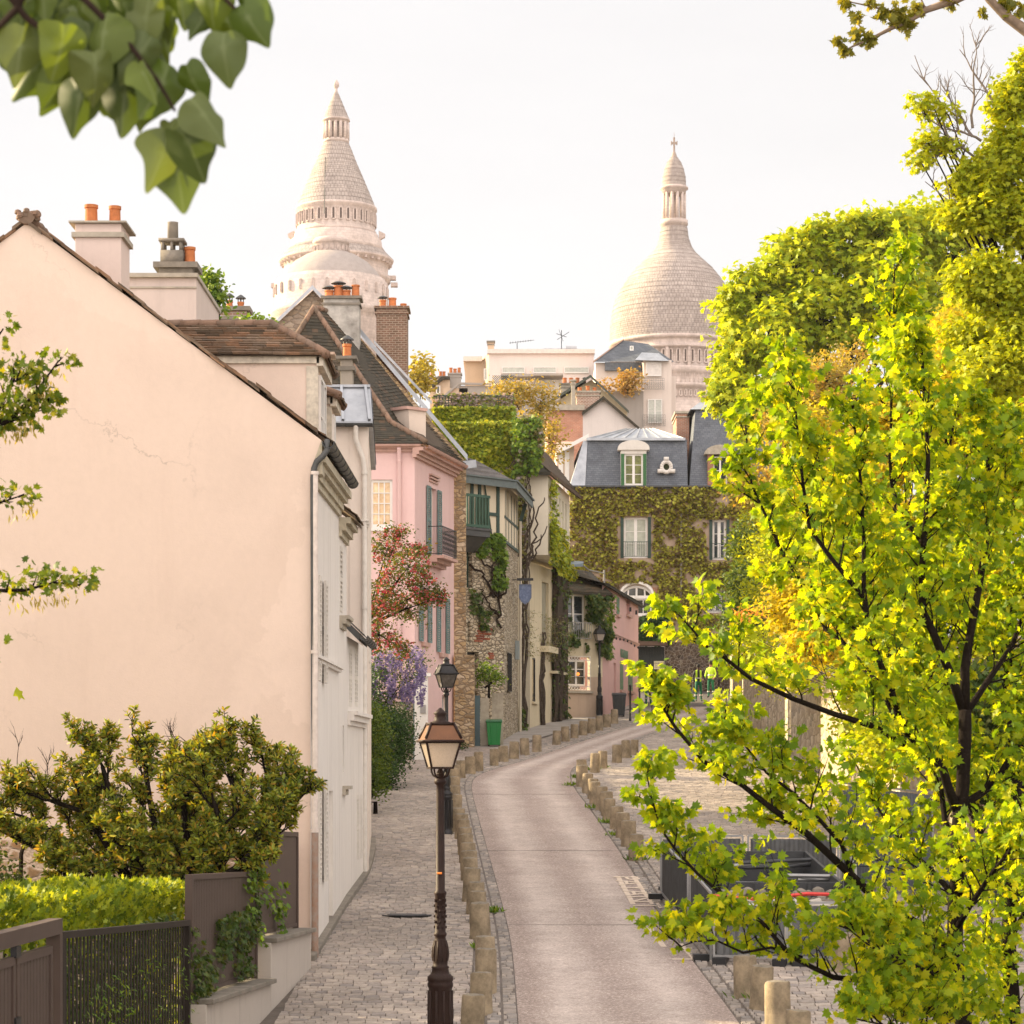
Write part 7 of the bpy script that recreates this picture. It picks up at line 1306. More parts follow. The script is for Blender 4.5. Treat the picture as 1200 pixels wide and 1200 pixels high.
lt = limb_tree('maple_tree', 'maple outside the frame with catkin hung branch tips over the gable wall', (PX(-330, 16), 16, gz(16)), LB_, 103, 16, .05, (.08, .22), .05, (3, 6), sub=False, up=.1, leafm_=leafm('olive_maple', [(.05, .09, .01), (.09, .15, .014), (.16, .21, .02), (.25, .26, .03)], .4))
g = np.random.default_rng(8); C = []
for (x0_, y0_, x1_2, y1_2, n_) in ((20, 470, 75, 425, 26), (0, 505, 45, 485, 20), (0, 600, 38, 585, 12), (5, 700, 85, 690, 26), (10, 440, 50, 450, 14)):
    for _ in range(n_): t = g.uniform(); C.append(tuple(P(x0_+(x1_2-x0_)*t+g.normal()*3, y0_+(y1_2-y0_)*t+g.uniform(0, 10), 16)))
C = C+[(x+.01, y+.05, z-.03) for x, y, z in C]
leafmesh('catkin_foliage', C, rdirs(g, len(C), -3, .2), rdirs(g, len(C)), .055*g.uniform(.7, 1.2, len(C)), LANCE, leafm('catkin', [(.36, .32, .08), (.44, .38, .12)], .4), lt)

# lime tree leaves top left, close to the camera
HEART = ([(0, .35, .06), (0, .02, .02), (.14, -.10, .0), (.34, -.08, -.05), (.48, .10, -.10), (.50, .34, -.12), (.40, .60, -.10), (.15, .86, -.07), (0, 1.2, -.14), (-.15, .86, -.07), (-.40, .60, -.10), (-.50, .34, -.12), (-.48, .10, -.10), (-.34, -.08, -.05), (-.14, -.10, 0)], [(0, i, i+1) for i in range(1, 14)]+[(0, 14, 1)])
HEART = ([(x*.96, y*1.04, z*2.0) for x, y, z in HEART[0]], HEART[1])
LT = thing('lime_tree', 'lime tree outside the frame with large leaves hanging top left', 'tree', (-6.4, 4.4, gz(4.4)))
mb = MB(); DL = 5.5; mb.tube([LT.location, Vector((-6.3, 4.5, 3.0)), Vector((-6.0, 4.7, 6.2)), Vector((-4.2, 5.2, 7.9)), P(-300, -260, DL), P(-150, -160, DL)], [.22, .18, .15, .08, .045, .02], 10)
for pts in ([(-150, -160), (-40, -90), (40, -40), (100, 0), (150, 50), (185, 95), (205, 130)], [(-40, -90), (80, -70), (180, -50), (240, -25), (275, 10)], [(-40, -90), (0, -20), (30, 20), (70, 50), (110, 80)], [(40, -40), (20, 10), (-10, 40)]): mb.tube([P(a, b, DL) for a, b in pts], [.012*(1-.8*i/len(pts)) for i in range(len(pts))], 6)
mb.build('branch', M_twig, LT)
# px, py of leaf base; angle of tip (0 = down, + = right); length px; depth offset; normal tilt
LL = [(212, 150, 22, 66, -.03, -.5), (196, 160, -14, 70, .06, .5), (208, 178, 6, 70, .1, .2), (225, 120, 40, 62, -.05, .5), (200, 145, -12, 60, .1, -.3), (262, 40, 8, 62, 0, .3), (240, 2, -20, 46, .05, .1), (285, 5, 30, 56, 0, -.4), (268, 20, 14, 44, .1, .2), (195, 78, -20, 70, .05, .3), (218, 78, 25, 46, 0, -.5), (150, 88, -6, 68, .08, .2), (165, 60, 10, 70, .1, -.2),
      (95, 98, -10, 60, 0, .1), (80, 86, -35, 62, .05, .4), (60, 70, -50, 66, .1, -.2), (110, 60, 0, 62, -.05, .3), (130, 100, 20, 56, .12, .1), (25, 30, -5, 66, 0, .2), (45, 20, 12, 66, .1, -.3), (0, 30, -25, 60, .05, .1), (75, 30, -15, 66, -.08, .2), (100, 25, 10, 60, .05, .5), (130, 20, -10, 66, 0, -.2), (155, 10, 12, 66, .1, .2), (175, 0, -8, 54, 0, .3), (60, 0, 0, 60, .1, 0), (20, -10, 10, 60, .05, .2), (100, -10, -20, 60, .1, .4), (140, -15, 15, 60, 0, -.3), (-10, 0, 0, 60, .05, .1), (210, -20, 5, 50, .05, 0), (50, 48, 25, 50, .12, .6), (140, 50, -25, 56, .1, .1), (175, 45, -30, 60, .02, .3), (35, 55, -10, 40, .1, -.2), (115, 85, 8, 50, .15, .3), (180, 100, -25, 55, .14, -.4), (250, -15, 0, 50, .0, .2), (295, -20, 15, 45, .05, .3), (85, 50, 5, 60, .15, .4), (10, 8, -40, 60, .15, .2), (160, 75, 30, 48, -.06, .7)]
LL += [(rnd.uniform(-20, 190), rnd.uniform(-40, 52)*(1 if k % 2 else .6), rnd.uniform(-40, 40), rnd.uniform(34, 56), rnd.uniform(.05, .3), rnd.uniform(-.8, .8)) for k in range(64)]
C = []; A = []; Nn = []; S_ = []; rj = np.random.default_rng(77)
for (a, b, an, L, dd, tl) in LL:
    p = P(a, b, DL+dd); t = R(an); C.append(tuple(p)); ax = Vector((math.sin(t), rnd.uniform(-.35, .35), -math.cos(t))); A.append(tuple(ax)); nv = Vector((math.cos(t)*tl+rnd.uniform(-.25, .25), -1, math.sin(t)*tl+rnd.uniform(-.1, .3))); Nn.append(tuple(nv)); S_.append(L*DL/FP*.92)
g = np.random.default_rng(9)
def lime_mat():
    m = leafm('lime_leaf', [(.04, .065, .010), (.075, .12, .014), (.12, .165, .018), (.055, .085, .018), (.13, .17, .06), (.10, .13, .03)], .28, (1.6, 1.5, .35), .4)
    nt = m.node_tree; b = [n for n in nt.nodes if n.type == 'BSDF_PRINCIPLED'][0]; src = b.inputs['Base Color'].links[0].from_socket; at = N(nt, 'ShaderNodeAttribute', attribute_name='rib')
    c = mixc(nt, ramp(nt, at.outputs['Fac'], [(.84, (0, 0, 0)), (.96, (.4, .4, .4))]), src, (.22, .27, .12)); nt.links.new(c, b.inputs['Base Color']); return m
o = leafmesh('leaves', C, A, Nn, S_, HEART, lime_mat(), LT)
vv_ = np.zeros(len(o.data.vertices)*3, dtype=np.float32); o.data.vertices.foreach_get('co', vv_); vv_ += rj.normal(size=len(vv_)).astype(np.float32)*.0055; o.data.vertices.foreach_set('co', vv_); o.data.update()
at_ = o.data.attributes.new('rib', 'FLOAT', 'POINT'); at_.data.foreach_set('value', ([1.0 if abs(x) < .01 else 0.0 for x, y, z in HEART[0]])*len(C))
md = o.modifiers.new('subd', 'SUBSURF'); md.levels = 2; md.render_levels = 2; o.data.polygons.foreach_set('use_smooth', [True]*len(o.data.polygons))

g = np.random.default_rng(44)
blob_tree('added_shade_tree', 'unseen tree added out of frame to shade the lower maple', 'tree', (-10.5, 27, gz(27)), [(600-(9.6+g.uniform(-2, 2.2))*3000/d, 900-3000*(z-CZ)/d, d, 1.5*3000/d, 1.2*3000/d, 70) for d, z in zip(g.uniform(24, 30, 13), g.uniform(3.5, 9.3, 13))], .14, LOBED, M_yl2, 92, 16, .5, .22, shell=.4)  # unseen tree added to cast shade on the lower part of the maple
# ================================================================== FRONT GARDEN LEFT
M_fence = plain('taupe_powder_coat', (.085, .06, .05), .6, spec=.25, var=.12)
M_bars = plain('dark_brown_bars', (.025, .018, .015), .6, spec=.2, var=.2)  # dark brown colour of the thin fence bars
fx = lambda d: -3.1-.057*(36.8-d)
def fp(px, d): return Vector((PX(px, d), d, 0))
FN = thing('garden_fence', 'taupe metal slatted garden fence stepping up beside the pavement', 'fence', (-3.5, 29, gz(29)))
def fpanel(dn, df, ztn, ztf, zbn, zbf, solid=True, gap=.5, name='panel', thin=False):
    a = Vector((fx(dn), dn, 0)); b = Vector((fx(df), df, 0)); F = Fr(a, b); mb = MB(); L = F.L
    zt = lambda u: ztn+(ztf-ztn)*u/L; zb = lambda u: zbn+(zbf-zbn)*u/L
    def hx(u0, u1, w0, w1, za0, za1, zb0, zb1): mb.hexa([F.p(u0, w1, za0), F.p(u1, w1, za1), F.p(u1, w0, za1), F.p(u0, w0, za0), F.p(u0, w1, zb0), F.p(u1, w1, zb1), F.p(u1, w0, zb1), F.p(u0, w0, zb0)])
    hx(0, L, -.04, .04, zt(0)-.06, zt(L)-.06, zt(0), zt(L)); hx(0, L, -.03, .03, zb(0), zb(L), zb(0)+.05, zb(L)+.05); hx(0, .07, -.041, .041, zb(0)-.05, zb(.07)-.05, zt(0)-.061, zt(.07)-.061); hx(L-.07, L, -.041, .041, zb(L)-.05, zb(L)-.05, zt(L)-.061, zt(L)-.061)
    n = int(L/(.15 if thin else .11))
    for i in range(n): u = .08+(L-.16)*i/n; w = .055 if thin else .11*gap; q_ = .005 if thin else .015; hx(u, u+w, -q_, q_, zb(u)+.051, zb(u+w)+.051, zt(u)-.061, zt(u+w)-.061)
    return mb.build(name, M_fence if not thin else M_bars, FN)
fpanel(33.1, 36.75, PZ(973, 33), PZ(975, 36.8), PZ(1097, 33), PZ(1085, 36.8), gap=.93)
fpanel(28.35, 33.0, PZ(1025, 28.3), PZ(1021, 33), PZ(1168, 28.3), PZ(1144, 33), gap=.86)
fpanel(22.2, 28.25, PZ(1093, 22.1), PZ(1078, 28.3), PZ(1370, 22.1), PZ(1262, 28.3), thin=True)
mb = MB()
for dn, df, z0_, z1_ in ((33.1, 36.9, PZ(1097, 33), PZ(1085, 36.8)), (28.35, 33.05, PZ(1168, 28.3), PZ(1144, 33)), (22.2, 28.3, PZ(1370, 22.1), PZ(1262, 28.3))):
    for w0_, w1_, za, zb_, k in ((-.02, .30, None, -.09, 0), (-.12, .38, -.09, -.03, 1)):
        F = Fr((fx(dn), dn), (fx(df), df)); za0 = gz(dn)-.4 if za is None else z0_+za; za1 = gz(df)-.4 if za is None else z1_+za
        mb.hexa([F.p(0, w1_-.1, za0), F.p(F.L, w1_-.1, za1), F.p(F.L, w0_-.1, za1), F.p(0, w0_-.1, za0), F.p(0, w1_-.1, z0_+zb_), F.p(F.L, w1_-.1, z1_+zb_), F.p(F.L, w0_-.1, z1_+zb_), F.p(0, w0_-.1, z0_+zb_)], k)
mb.build('base_wall', [plaster('grey_base_render', (.50, .45, .40), .5, (.25, .21, .18), .3), M_conc], FN, bevel=.01)
gt = thing('garden_gate', 'taupe metal double gate with frame at the bottom left corner', 'gate', (fx(20), 20, gz(20))); 
F = Fr((fx(18.0)-.0, 18.0), (fx(22.1), 22.1)); L = F.L; zt = PZ(1087, 20.8); mb = MB(); mb.fbox(F, 0, L, -.06, .06, zt-.13, zt); mb.fbox(F, L-.1, L, -.061, .061, gz(20)-.3, zt-.131); mb.build('gate_frame', M_fence, gt)
gl = F.L
for a_, b_ in ((F.u_at(-60), F.u_at(14)), (F.u_at(16), F.u_at(58))):
    mb = MB(); zz = zt-.22; mb.fbox(F, a_, b_, -.03, .03, zz-.07, zz); mb.fbox(F, a_, a_+.07, -.031, .031, gz(20)-.2, zz-.071); mb.fbox(F, b_-.07, b_, -.031, .031, gz(20)-.2, zz-.071); n = max(3, int((b_-a_)/.12))
    for i in range(n): u = a_+.07+(b_-a_-.14)*i/n; mb.fbox(F, u+.006, u+(b_-a_-.14)/n-.006, -.014, .014, gz(20)-.2, zz-.071)
    mb.build('leaf', M_fence, gt)
mb = MB(); mb.fbox(F, F.u_at(14)-.05, F.u_at(16)+.05, .0, .05, PZ(1118, 21), PZ(1105, 21)); mb.fbox(F, F.u_at(14)-.05, F.u_at(16)+.05, .0, .05, PZ(1200, 21), PZ(1187, 21)); mb.build('hinge', M_iron, gt)
sd_ = strip('garden_soil', lambda d: -14, lambda d: fx(min(d, 36.9))-.12, frange(16, 38, 1), M_ground, .25); tag(sd_, kind='structure')
M_thuja = leafm('thuja_lime', [(.06, .11, .012), (.14, .22, .018), (.25, .33, .024), (.38, .44, .035)], .4)
g = np.random.default_rng(70); n = 26000
# hedge: lime green top, growing through the bars
Fh = Fr((fx(20)-.5, 20), (fx(33)-.55, 33.0)); uu = g.uniform(0, Fh.L, n); ww = -g.uniform(0, 1, n)**1.5*1.5+.02; hz = np.array([PZ(1052, 31) if True else 0]*n); C = []
HG = thing('thuja_hedge', 'lime green feathery conifer hedge rising behind the slatted fence', 'hedge', (fx(27)-1, 27, gz(27)))
for u, w, t in zip(uu, ww, g.uniform(0, 1, n)):
    d = 20+13*u/Fh.L; ztop = interp([(20, PZ(1066, 20)), (26, PZ(1050, 26)), (30, PZ(1040, 30)), (33, PZ(1040, 33))], d)+.10*mnoise.noise(Vector((u*1.2, w*1.5, 0)))+.09*mnoise.noise(Vector((u*6, w*6, 3))); z = ztop-(t**2.2)*(.5 if w < -.2 else 2.0)*1.0; p = Fh.p(u, w+.06*mnoise.noise(Vector((u*2, z*2, 1))), z); C.append((p.x, p.y, p.z))
n = len(C); leafmesh('foliage', C, rdirs(g, n, 1.5, .6)+np.array([.25, -.2, 0]), rdirs(g, n, .2), .10*g.uniform(.5, 1.5, n), ([(0, 0, 0), (.12, .25, .02), (.3, .45, 0), (.12, .5, .02), (.2, .8, 0), (.04, .75, .02), (0, 1, -.02), (-.06, .75, .02), (-.24, .72, 0), (-.1, .5, .02), (-.28, .4, 0), (-.1, .22, .02)], [(0, 1, 2, 3), (0, 3, 4, 5), (0, 5, 6, 7), (0, 7, 8, 9), (0, 9, 10, 11)]), M_thuja, HG)
mb = MB(); 
for k_ in range(16): u = Fh.L*(k_+.5)/16; p = Fh.p(u, -.5, 0); mb.tube([(p.x, p.y, gz(p.y)), (p.x+.05, p.y, gz(p.y)+1.2), (p.x, p.y, interp([(20, PZ(1080, 20)), (33, PZ(1060, 33))], p.y))], [.035, .03, .01], 5)
mb.build('stem', M_bark, HG)
FE = Fr((fx(22.3), 22.3), (fx(36.7), 36.7)); 
FE2 = Fr((fx(22.3)-.2, 22.3), (fx(36.7)-.2, 36.7))
cl = ivy('fence_climber', 'mixed green climber growing through the fence panels', FE2, [(0, 6.1, gz(22)+.2, PZ(1092, 25))], [], 6500, .065, M_vined, 71, -.45, 1.6, .10, edge=.05)
ivy('fence_climber', '', FE, [(.5, 6.0, gz(23)+.2, PZ(1130, 25))], [], 700, .06, M_vine, 76, .1, 2.2, .10, edge=.05, root=cl, tpl=LANCE)
ivy('fence_climber', '', FE, [(6.0, 10.8, PZ(1175, 28.3), PZ(1075, 30))], [], 1500, .065, M_vined, 73, .02, 1.5, .14, edge=.05, root=cl)
ivy('fence_climber', '', FE, [(9.5, 12.6, PZ(1120, 32), PZ(1010, 33))], [], 260, .09, M_vine, 72, .25, 1.4, .15, edge=.1, root=cl)
# broad shrub: whorled glossy leaves with orange young tips
M_phot = leafm('pieris_leaf', [(.02, .035, .006), (.06, .09, .01), (.12, .17, .016), (.20, .26, .022), (.33, .36, .03), (.09, .15, .014), (.42, .26, .035), (.17, .23, .02), (.40, .38, .045)], .3, gloss=.4)
def shrub(name, label, base, stems, seed, leaf, m, d0):
    rr = random.Random(seed); g = np.random.default_rng(seed); root = thing(name, label, 'shrub', base); mb = MB(); C = []; A = []; S_ = []
    def whorl(p, v, n):
        a0 = rr.uniform(0, 6); ax, ay = orient(v)
        for i in range(n):
            a = a0+6.283*i/n; q = (v*rr.uniform(.3, 1.0)+ax*math.cos(a)+ay*math.sin(a)).normalized(); C.append(tuple(p-v*rr.uniform(0, .05))); A.append(tuple(q)); S_.append(leaf*rr.uniform(.6, 1.25))
    def grow(p, v, L, r, lv):
        pts = [p]; k = 4
        for i in range(k): v = (v+Vector((rr.uniform(-1, 1), rr.uniform(-1, 1), rr.uniform(-.6, .9)))*.3).normalized(); pts.append(pts[-1]+v*L/k)
        mb.tube(pts, [r*(1-.6*i/k) for i in range(k+1)], 5 if lv > 1 else 4, cap=False)
        if lv == 0: whorl(pts[-1], v, rr.randint(5, 8)); whorl(pts[-2], v, rr.randint(2, 5)); whorl(pts[-3], v, 2); return
        for i in range(1, k+1):
            for _ in range(2 if lv > 1 else 2):
                if rr.random() < .8: w = (v*.7+Vector((rr.uniform(-1, 1), rr.uniform(-1, 1), rr.uniform(-.35, .9)))*.8).normalized(); grow(pts[i], w, L*.55, r*.55, lv-1)
    for pts_, L, lv in stems:
        L *= .90; pts = [P(a, 1060-(1060-b)*.90, d0+c) for a, b, c in pts_]; n = len(pts); mb.tube(pts, [.06*(1-.7*i/n) for i in range(n)], 6)
        for i in range(1, n):
            v = (pts[i]-pts[i-1]).normalized(); grow(pts[i], v, L, .02, lv)
            grow(pts[i].lerp(pts[i-1], .5), (v+Vector((rr.uniform(-1, 1), rr.uniform(-1, 1), .4))).normalized(), L, .018, lv)
    mb.build('branches', M_bark, root, smooth=2); n = len(C); leafmesh('leaves', C, A, rdirs(g, n, .5, .6), S_, ([(x*.72, y, z) for x, y, z in OVAL[0]], OVAL[1]), m, root); print(name, n); return root
sb = (PX(175, 33), 33, gz(33))
stems = [([(200, 1060, -.5), (190, 1030, -.6), (170, 1010, -.7), (150, 990, -.7)], .42, 2), ([(230, 1060, -.5), (250, 1030, -.6), (280, 1010, -.7), (300, 985, -.7)], .42, 2), ([(180, 1060, .3), (150, 1020, .4), (120, 990, .5), (110, 960, .5)], .45, 2), ([(240, 1060, .4), (250, 1010, .5), (245, 970, .6), (250, 930, .6)], .5, 2), ([(200, 1060, -.4), (215, 1030, -.5), (225, 1005, -.6)], .4, 2), ([(140, 1060, -.4), (100, 1040, -.5), (75, 1020, -.6)], .36, 2), ([(160, 1060, 0), (130, 990, 0), (100, 940, 0), (60, 925, 0)], .55, 2), ([(160, 1060, 0), (110, 1000, .3), (60, 965, .3), (25, 945, .3)], .5, 2), ([(165, 1060, 0), (150, 980, -.3), (130, 920, -.3), (120, 880, -.2)], .5, 2), ([(165, 1060, 0), (185, 980, 0), (175, 920, 0), (170, 880, 0)], .5, 2), ([(200, 1060, .2), (220, 990, .2), (215, 930, .2), (225, 890, .2)], .5, 2),
  ([(230, 1060, 0), (270, 990, 0), (275, 930, 0), (270, 885, .1)], .5, 2), ([(250, 1050, 0), (300, 980, 0), (315, 925, .1), (312, 890, .1)], .48, 2), ([(250, 1050, 0), (310, 985, 0), (328, 955, 0), (340, 938, 0)], .42, 2), ([(200, 1060, -.3), (235, 1000, -.4), (260, 960, -.5), (250, 925, -.5)], .5, 2), ([(150, 1060, -.3), (90, 1010, -.4), (50, 990, -.4), (20, 975, -.4)], .4, 2), ([(190, 1060, .4), (200, 1000, .5), (195, 940, .6), (205, 905, .6)], .5, 2), ([(255, 1060, -.3), (290, 1010, -.4), (310, 975, -.5)], .42, 2)]
shrub('pieris_shrub', 'wide olive and orange leaved shrub in front of the gable wall', sb, stems, 80, .085, M_phot, 33)
mb = MB(); r_ = random.Random(31); TS = thing('bare_shrub', 'thin leafless shrub reaching up at the left edge by the gable', 'shrub', (PX(20, 34), 34, gz(34)))
for a, b in (((30, 990), (-5, 885)), ((30, 990), (20, 870)), ((35, 980), (60, 880)), ((20, 990), (-10, 920)), ((290, 900), (193, 860)), ((215, 900), (200, 858))): twigs(mb, P(*a, 34), P(*b, 34), .014, 7, .7, r_, 1, .45)
mb.tube([TS.location, P(25, 1000, 34), P(30, 985, 34)], [.04, .03, .02], 6); mb.build('branches', M_twig, TS)
blob_tree('garden_shrub', 'small dark green shrub low at the left edge behind the hedge', 'shrub', (PX(8, 33), 33, gz(33)), [(6, 1030, 33, 16, 16, 30), (-20, 1010, 33, 20, 30, 40)], .07, OVAL, M_vined, 34, 12, .2, .03, shell=.3)

# ================================================================== STREET FURNITURE
M_lampbr = plain('brown_cast_iron', (.026, .013, .010), .55, .0, spec=.2, var=.3, scale=12, bmp=.25, bs=50)
M_lampbk = plain('black_cast_iron', (.022, .022, .024), .4, .5, var=.25, bmp=.2)
M_orange = plain('copper_orange_glass', (.15, .06, .022), .45, .2, var=.2, scale=10)  # copper-orange colour of the near lantern roof
def lmp_glass():
    m, nt, b, t, o = newmat('frosted_lamp_glass'); nt.links.new(ramp(nt, noise_(nt, t.outputs['Object'], 60, 3, .6), [(.3, (.50, .43, .36)), (.7, (.70, .62, .54))]), b.inputs['Base Color']); b.inputs['Roughness'].default_value = .25
    tr = N(nt, 'ShaderNodeBsdfTranslucent'); tr.inputs[0].default_value = (.85, .76, .68, 1); ms = N(nt, 'ShaderNodeMixShader'); ms.inputs[0].default_value = .5; nt.links.new(b.outputs[0], ms.inputs[1]); nt.links.new(tr.outputs[0], ms.inputs[2]); nt.links.new(ms.outputs[0], o.inputs[0]); return m
M_frost = lmp_glass()
M_clear = plain('dim_lamp_glass', (.10, .09, .08), .08, var=.5, scale=7, spec=.9)
def lamp(label, x, d, mpost, mroof, mglass, s=1.0, rot=0.0, sticker=False, clear=False):
    L = thing('street_lamp', label, 'street lamp', (x, d, gz(d)), 'Parisian street lamps'); L.rotation_euler = (0, 0, 0)
    mb = MB(); prof = [(.17, -.1), (.17, .0), (.165, .05), (.15, .07), (.14, .12), (.135, .80), (.15, .83), (.15, .86), (.14, .88), (.15, .90), (.15, .94), (.11, .97), (.10, 1.0), (.095, 1.03), (.105, 1.05), (.085, 1.07), (.085, 1.10), (.094, 1.18), (.086, 1.28), (.066, 1.37), (.06, 1.40), (.075, 1.42), (.075, 1.44), (.062, 1.46), (.061, 1.88), (.072, 1.90), (.072, 1.92), (.054, 1.94), (.046, 3.10), (.045, 3.16), (.068, 3.18), (.07, 3.21), (.058, 3.24), (.03, 3.25)]
    mb.lathe([(r*s, z*s) for r, z in prof], n=20)
    for i in range(10): t = 2*math.pi*i/10; c, sn = math.cos(t)*s, math.sin(t)*s; mb.tube([(.137*c, .137*sn, .14*s), (.137*c, .137*sn, .78*s)], .014*s, 5); mb.tube([(.084*c, .084*sn, 1.12*s), (.095*c, .095*sn, 1.19*s), (.087*c, .087*sn, 1.28*s), (.067*c, .067*sn, 1.36*s)], .009*s, 4)
    for i in range(6):
        for j in range(6): t = 2*math.pi*(i+.5*(j % 2))/6; z = (1.5+j*.062)*s; c, sn = math.cos(t)*.064*s, math.sin(t)*.064*s; mb.box(c-.012, c+.012, sn-.012, sn+.012, z, z+.03*s)
    mb.build('post', mpost, L, smooth=2, local=True)
    if sticker: mb = MB(); mb.tube([(-.035, -.052, 2.14*s), (0, -.0625, 2.14*s), (.02, -.06, 2.14*s)], .014, 6); mb.build('sticker', plain('orange_sticker', (.85, .25, .03), .5), L, local=True)
    # lantern: four tapering panes
    z0, z1, z2 = 3.36*s, 3.66*s, 3.87*s; r0, r1 = .125*s, .20*s; ca, sa = math.cos(rot), math.sin(rot)
    def c4(r, z): return [Vector(((a*ca-b*sa)*r, (a*sa+b*ca)*r, z)) for a, b in ((-1, -1), (1, -1), (1, 1), (-1, 1))]
    mb = MB(); A0, A1 = c4(r0, z0), c4(r1, z1)
    for i in range(4): j = (i+1) % 4; mb.bar(A0[i], A1[i], .024*s); mb.bar(A0[i], A0[j], .024*s); mb.bar(A1[i], A1[j], .03*s)
    for i in range(4): t = i*math.pi/2+rot+.78; c, sn = math.cos(t), math.sin(t); mb.tube([(.03*s*c, .03*s*sn, 3.24*s), (.10*s*c, .10*s*sn, 3.27*s), (.12*s*c, .12*s*sn, 3.31*s), (.13*s*c, .13*s*sn, 3.36*s)], .012*s, 5)
    mb.lathe([(.03*s, 3.24*s), (.05*s, 3.29*s), (.025*s, 3.34*s), (.02*s, 3.38*s)], n=10); fr_ = mb.build('lantern_frame', mpost, L, local=True)
    mb = MB(); B0, B1 = c4(r0-.004*s, z0+.01), c4(r1-.004*s, z1-.01)
    for i in range(4): j = (i+1) % 4; mb.quad(B0[i], B0[j], B1[j], B1[i])
    mb.build('pane', mglass, fr_, local=True)
    mb = MB(); e0, e1, e2, e3 = c4(.228*s, z1+.0), c4(.22*s, z1+.035*s), c4(.13*s, z2), c4(.10*s, z2+.005)
    mb.hexa(e0+e1); e1b = c4(.205*s, z1+.036*s); mb.hexa(e1b+e2)
    for i in range(4): mb.bar(e1b[i], e2[i], .022*s)
    e = mb.build('lantern_roof', [mroof], L, local=True)
    mb = MB(); e1c = c4(.21*s, z1+.036*s)
    for i in range(4): mb.bar(e1c[i]+Vector((0, 0, .004)), e2[i]+Vector((0, 0, .012)), .024*s); mb.bar(e2[i], e2[(i+1) % 4], .03*s)
    for i in range(4): mb.bar(e0[i]+Vector((0, 0, .01)), e0[(i+1) % 4]+Vector((0, 0, .01)), .03*s, .028*s)
    mb.lathe([(.125*s, z2+.002), (.12*s, z2+.02*s), (.07*s, z2+.04*s), (.075*s, z2+.07*s), (.06*s, z2+.10*s), (.085*s, z2+.12*s), (.05*s, z2+.15*s), (.02*s, z2+.18*s), (.005, z2+.19*s)], n=14); mb.build('lantern_cap', mpost, L, smooth=2, local=True)
    if clear: mb = MB(); mb.lathe([(.02, z0+.02), (.045, z0+.1), (.03, z1-.04), (.01, z1)], n=8); mb.build('bulb', M_frost, L, local=True)
    return L
lamp('brown street lamp in the foreground with frosted panes and orange roof', PX(516, 29.7), 29.7, M_lampbr, M_orange, M_frost, 1.0, .22, True)
lamp('dark street lamp standing behind the big brown one on the pavement', PX(523, 57.7), 57.7, M_lampbk, M_lampbk, M_clear, .985, .3, clear=True)
lamp('black street lamp at the corner by the pink restaurant', PX(702.5, 110), 110, M_lampbk, M_lampbk, M_frost, .98, .3)
UL = thing('utility_light', 'thin pole with grey cobra head street light before the creeper facade', 'street light', (PX(708, 113), 113, gz(113)))
mb = MB(); mb.tube([(PX(708, 113), 113, gz(113)), P(708, 690, 113), P(708, 668, 113)], [.06, .045, .04], 8); mb.tube([P(708, 672, 113), P(690, 668, 110), P(684, 663, 109)], .03, 6); mb.build('pole', plain('grey_pole', (.30, .29, .27), .5, .3), UL)
mb = MB(); mb.hexa([P(669, 664, 108), P(683, 664, 108.5), P(684, 660, 109), P(670, 659, 108.8), P(668, 662, 108), P(683, 660, 108.5), P(684, 658, 109), P(670, 657, 108.8)]); mb.build('lamp_head', plain('grey_blue_head', (.16, .20, .23), .4, .4), UL)
# wheelie bins
def bin_(label, px0, px1, pyt, pyb, m, ml):
    d = dg(pyb); B = thing('wheelie_bin', label, 'bin', (PX((px0+px1)/2, d), d, gz(d))); w = PX(px1, d)-PX(px0, d); h = PZ(pyt, d)-gz(d); mb = MB(); a, b = w*.36, w*.47
    mb.hexa([(-a, -a, .06), (a, -a, .06), (a, a, .06), (-a, a, .06), (-b, -b, h*.9), (b, -b, h*.9), (b, b, h*.9), (-b, b, h*.9)])
    for t in (-.2, .2): mb.hexa([(t*w-.02, -a-.012, .12), (t*w+.02, -a-.012, .12), (t*w+.02, -a+.02, .12), (t*w-.02, -a+.02, .12), (t*w-.02, -b-.012, h*.8), (t*w+.02, -b-.012, h*.8), (t*w+.02, -b+.02, h*.8), (t*w-.02, -b+.02, h*.8)])
    mb.box(-b-.02, b+.02, -b-.02, b+.02, h*.86, h*.895); mb.build('body', m, B, bevel=.015, local=True)
    mb = MB(); mb.hexa([(-b-.03, -b-.05, h*.9), (b+.03, -b-.05, h*.9), (b+.03, b+.04, h*.9), (-b-.03, b+.04, h*.9), (-b, -b-.02, h*.95), (b, -b-.02, h*.95), (b, b, h), (-b, b, h)]); mb.tube([(-b, b+.07, h*.93), (b, b+.07, h*.93)], .018, 6); mb.build('lid', ml, B, bevel=.012, local=True)
    for s in (-1, 1): mb = MB(); mb.tube([(s*a*.75, a+.03, .1), (s*a*1.05, a+.03, .1)], .1, 14); mb.build('wheel', M_iron, B, local=True)
mg = plain('bin_green_plastic', (.012, .19, .045), .35, var=.08)
bin_('bright green wheelie bin by the stone gate pier', 569.5, 588.5, 842.5, 875, mg, plain('bin_lid_green', (.008, .12, .04), .35))
bin_('dark grey wheelie bin against the pink restaurant', 717, 734, 811.5, 840, plain('bin_grey_plastic', (.03, .035, .04), .4), plain('bin_lid_grey', (.02, .024, .028), .4))
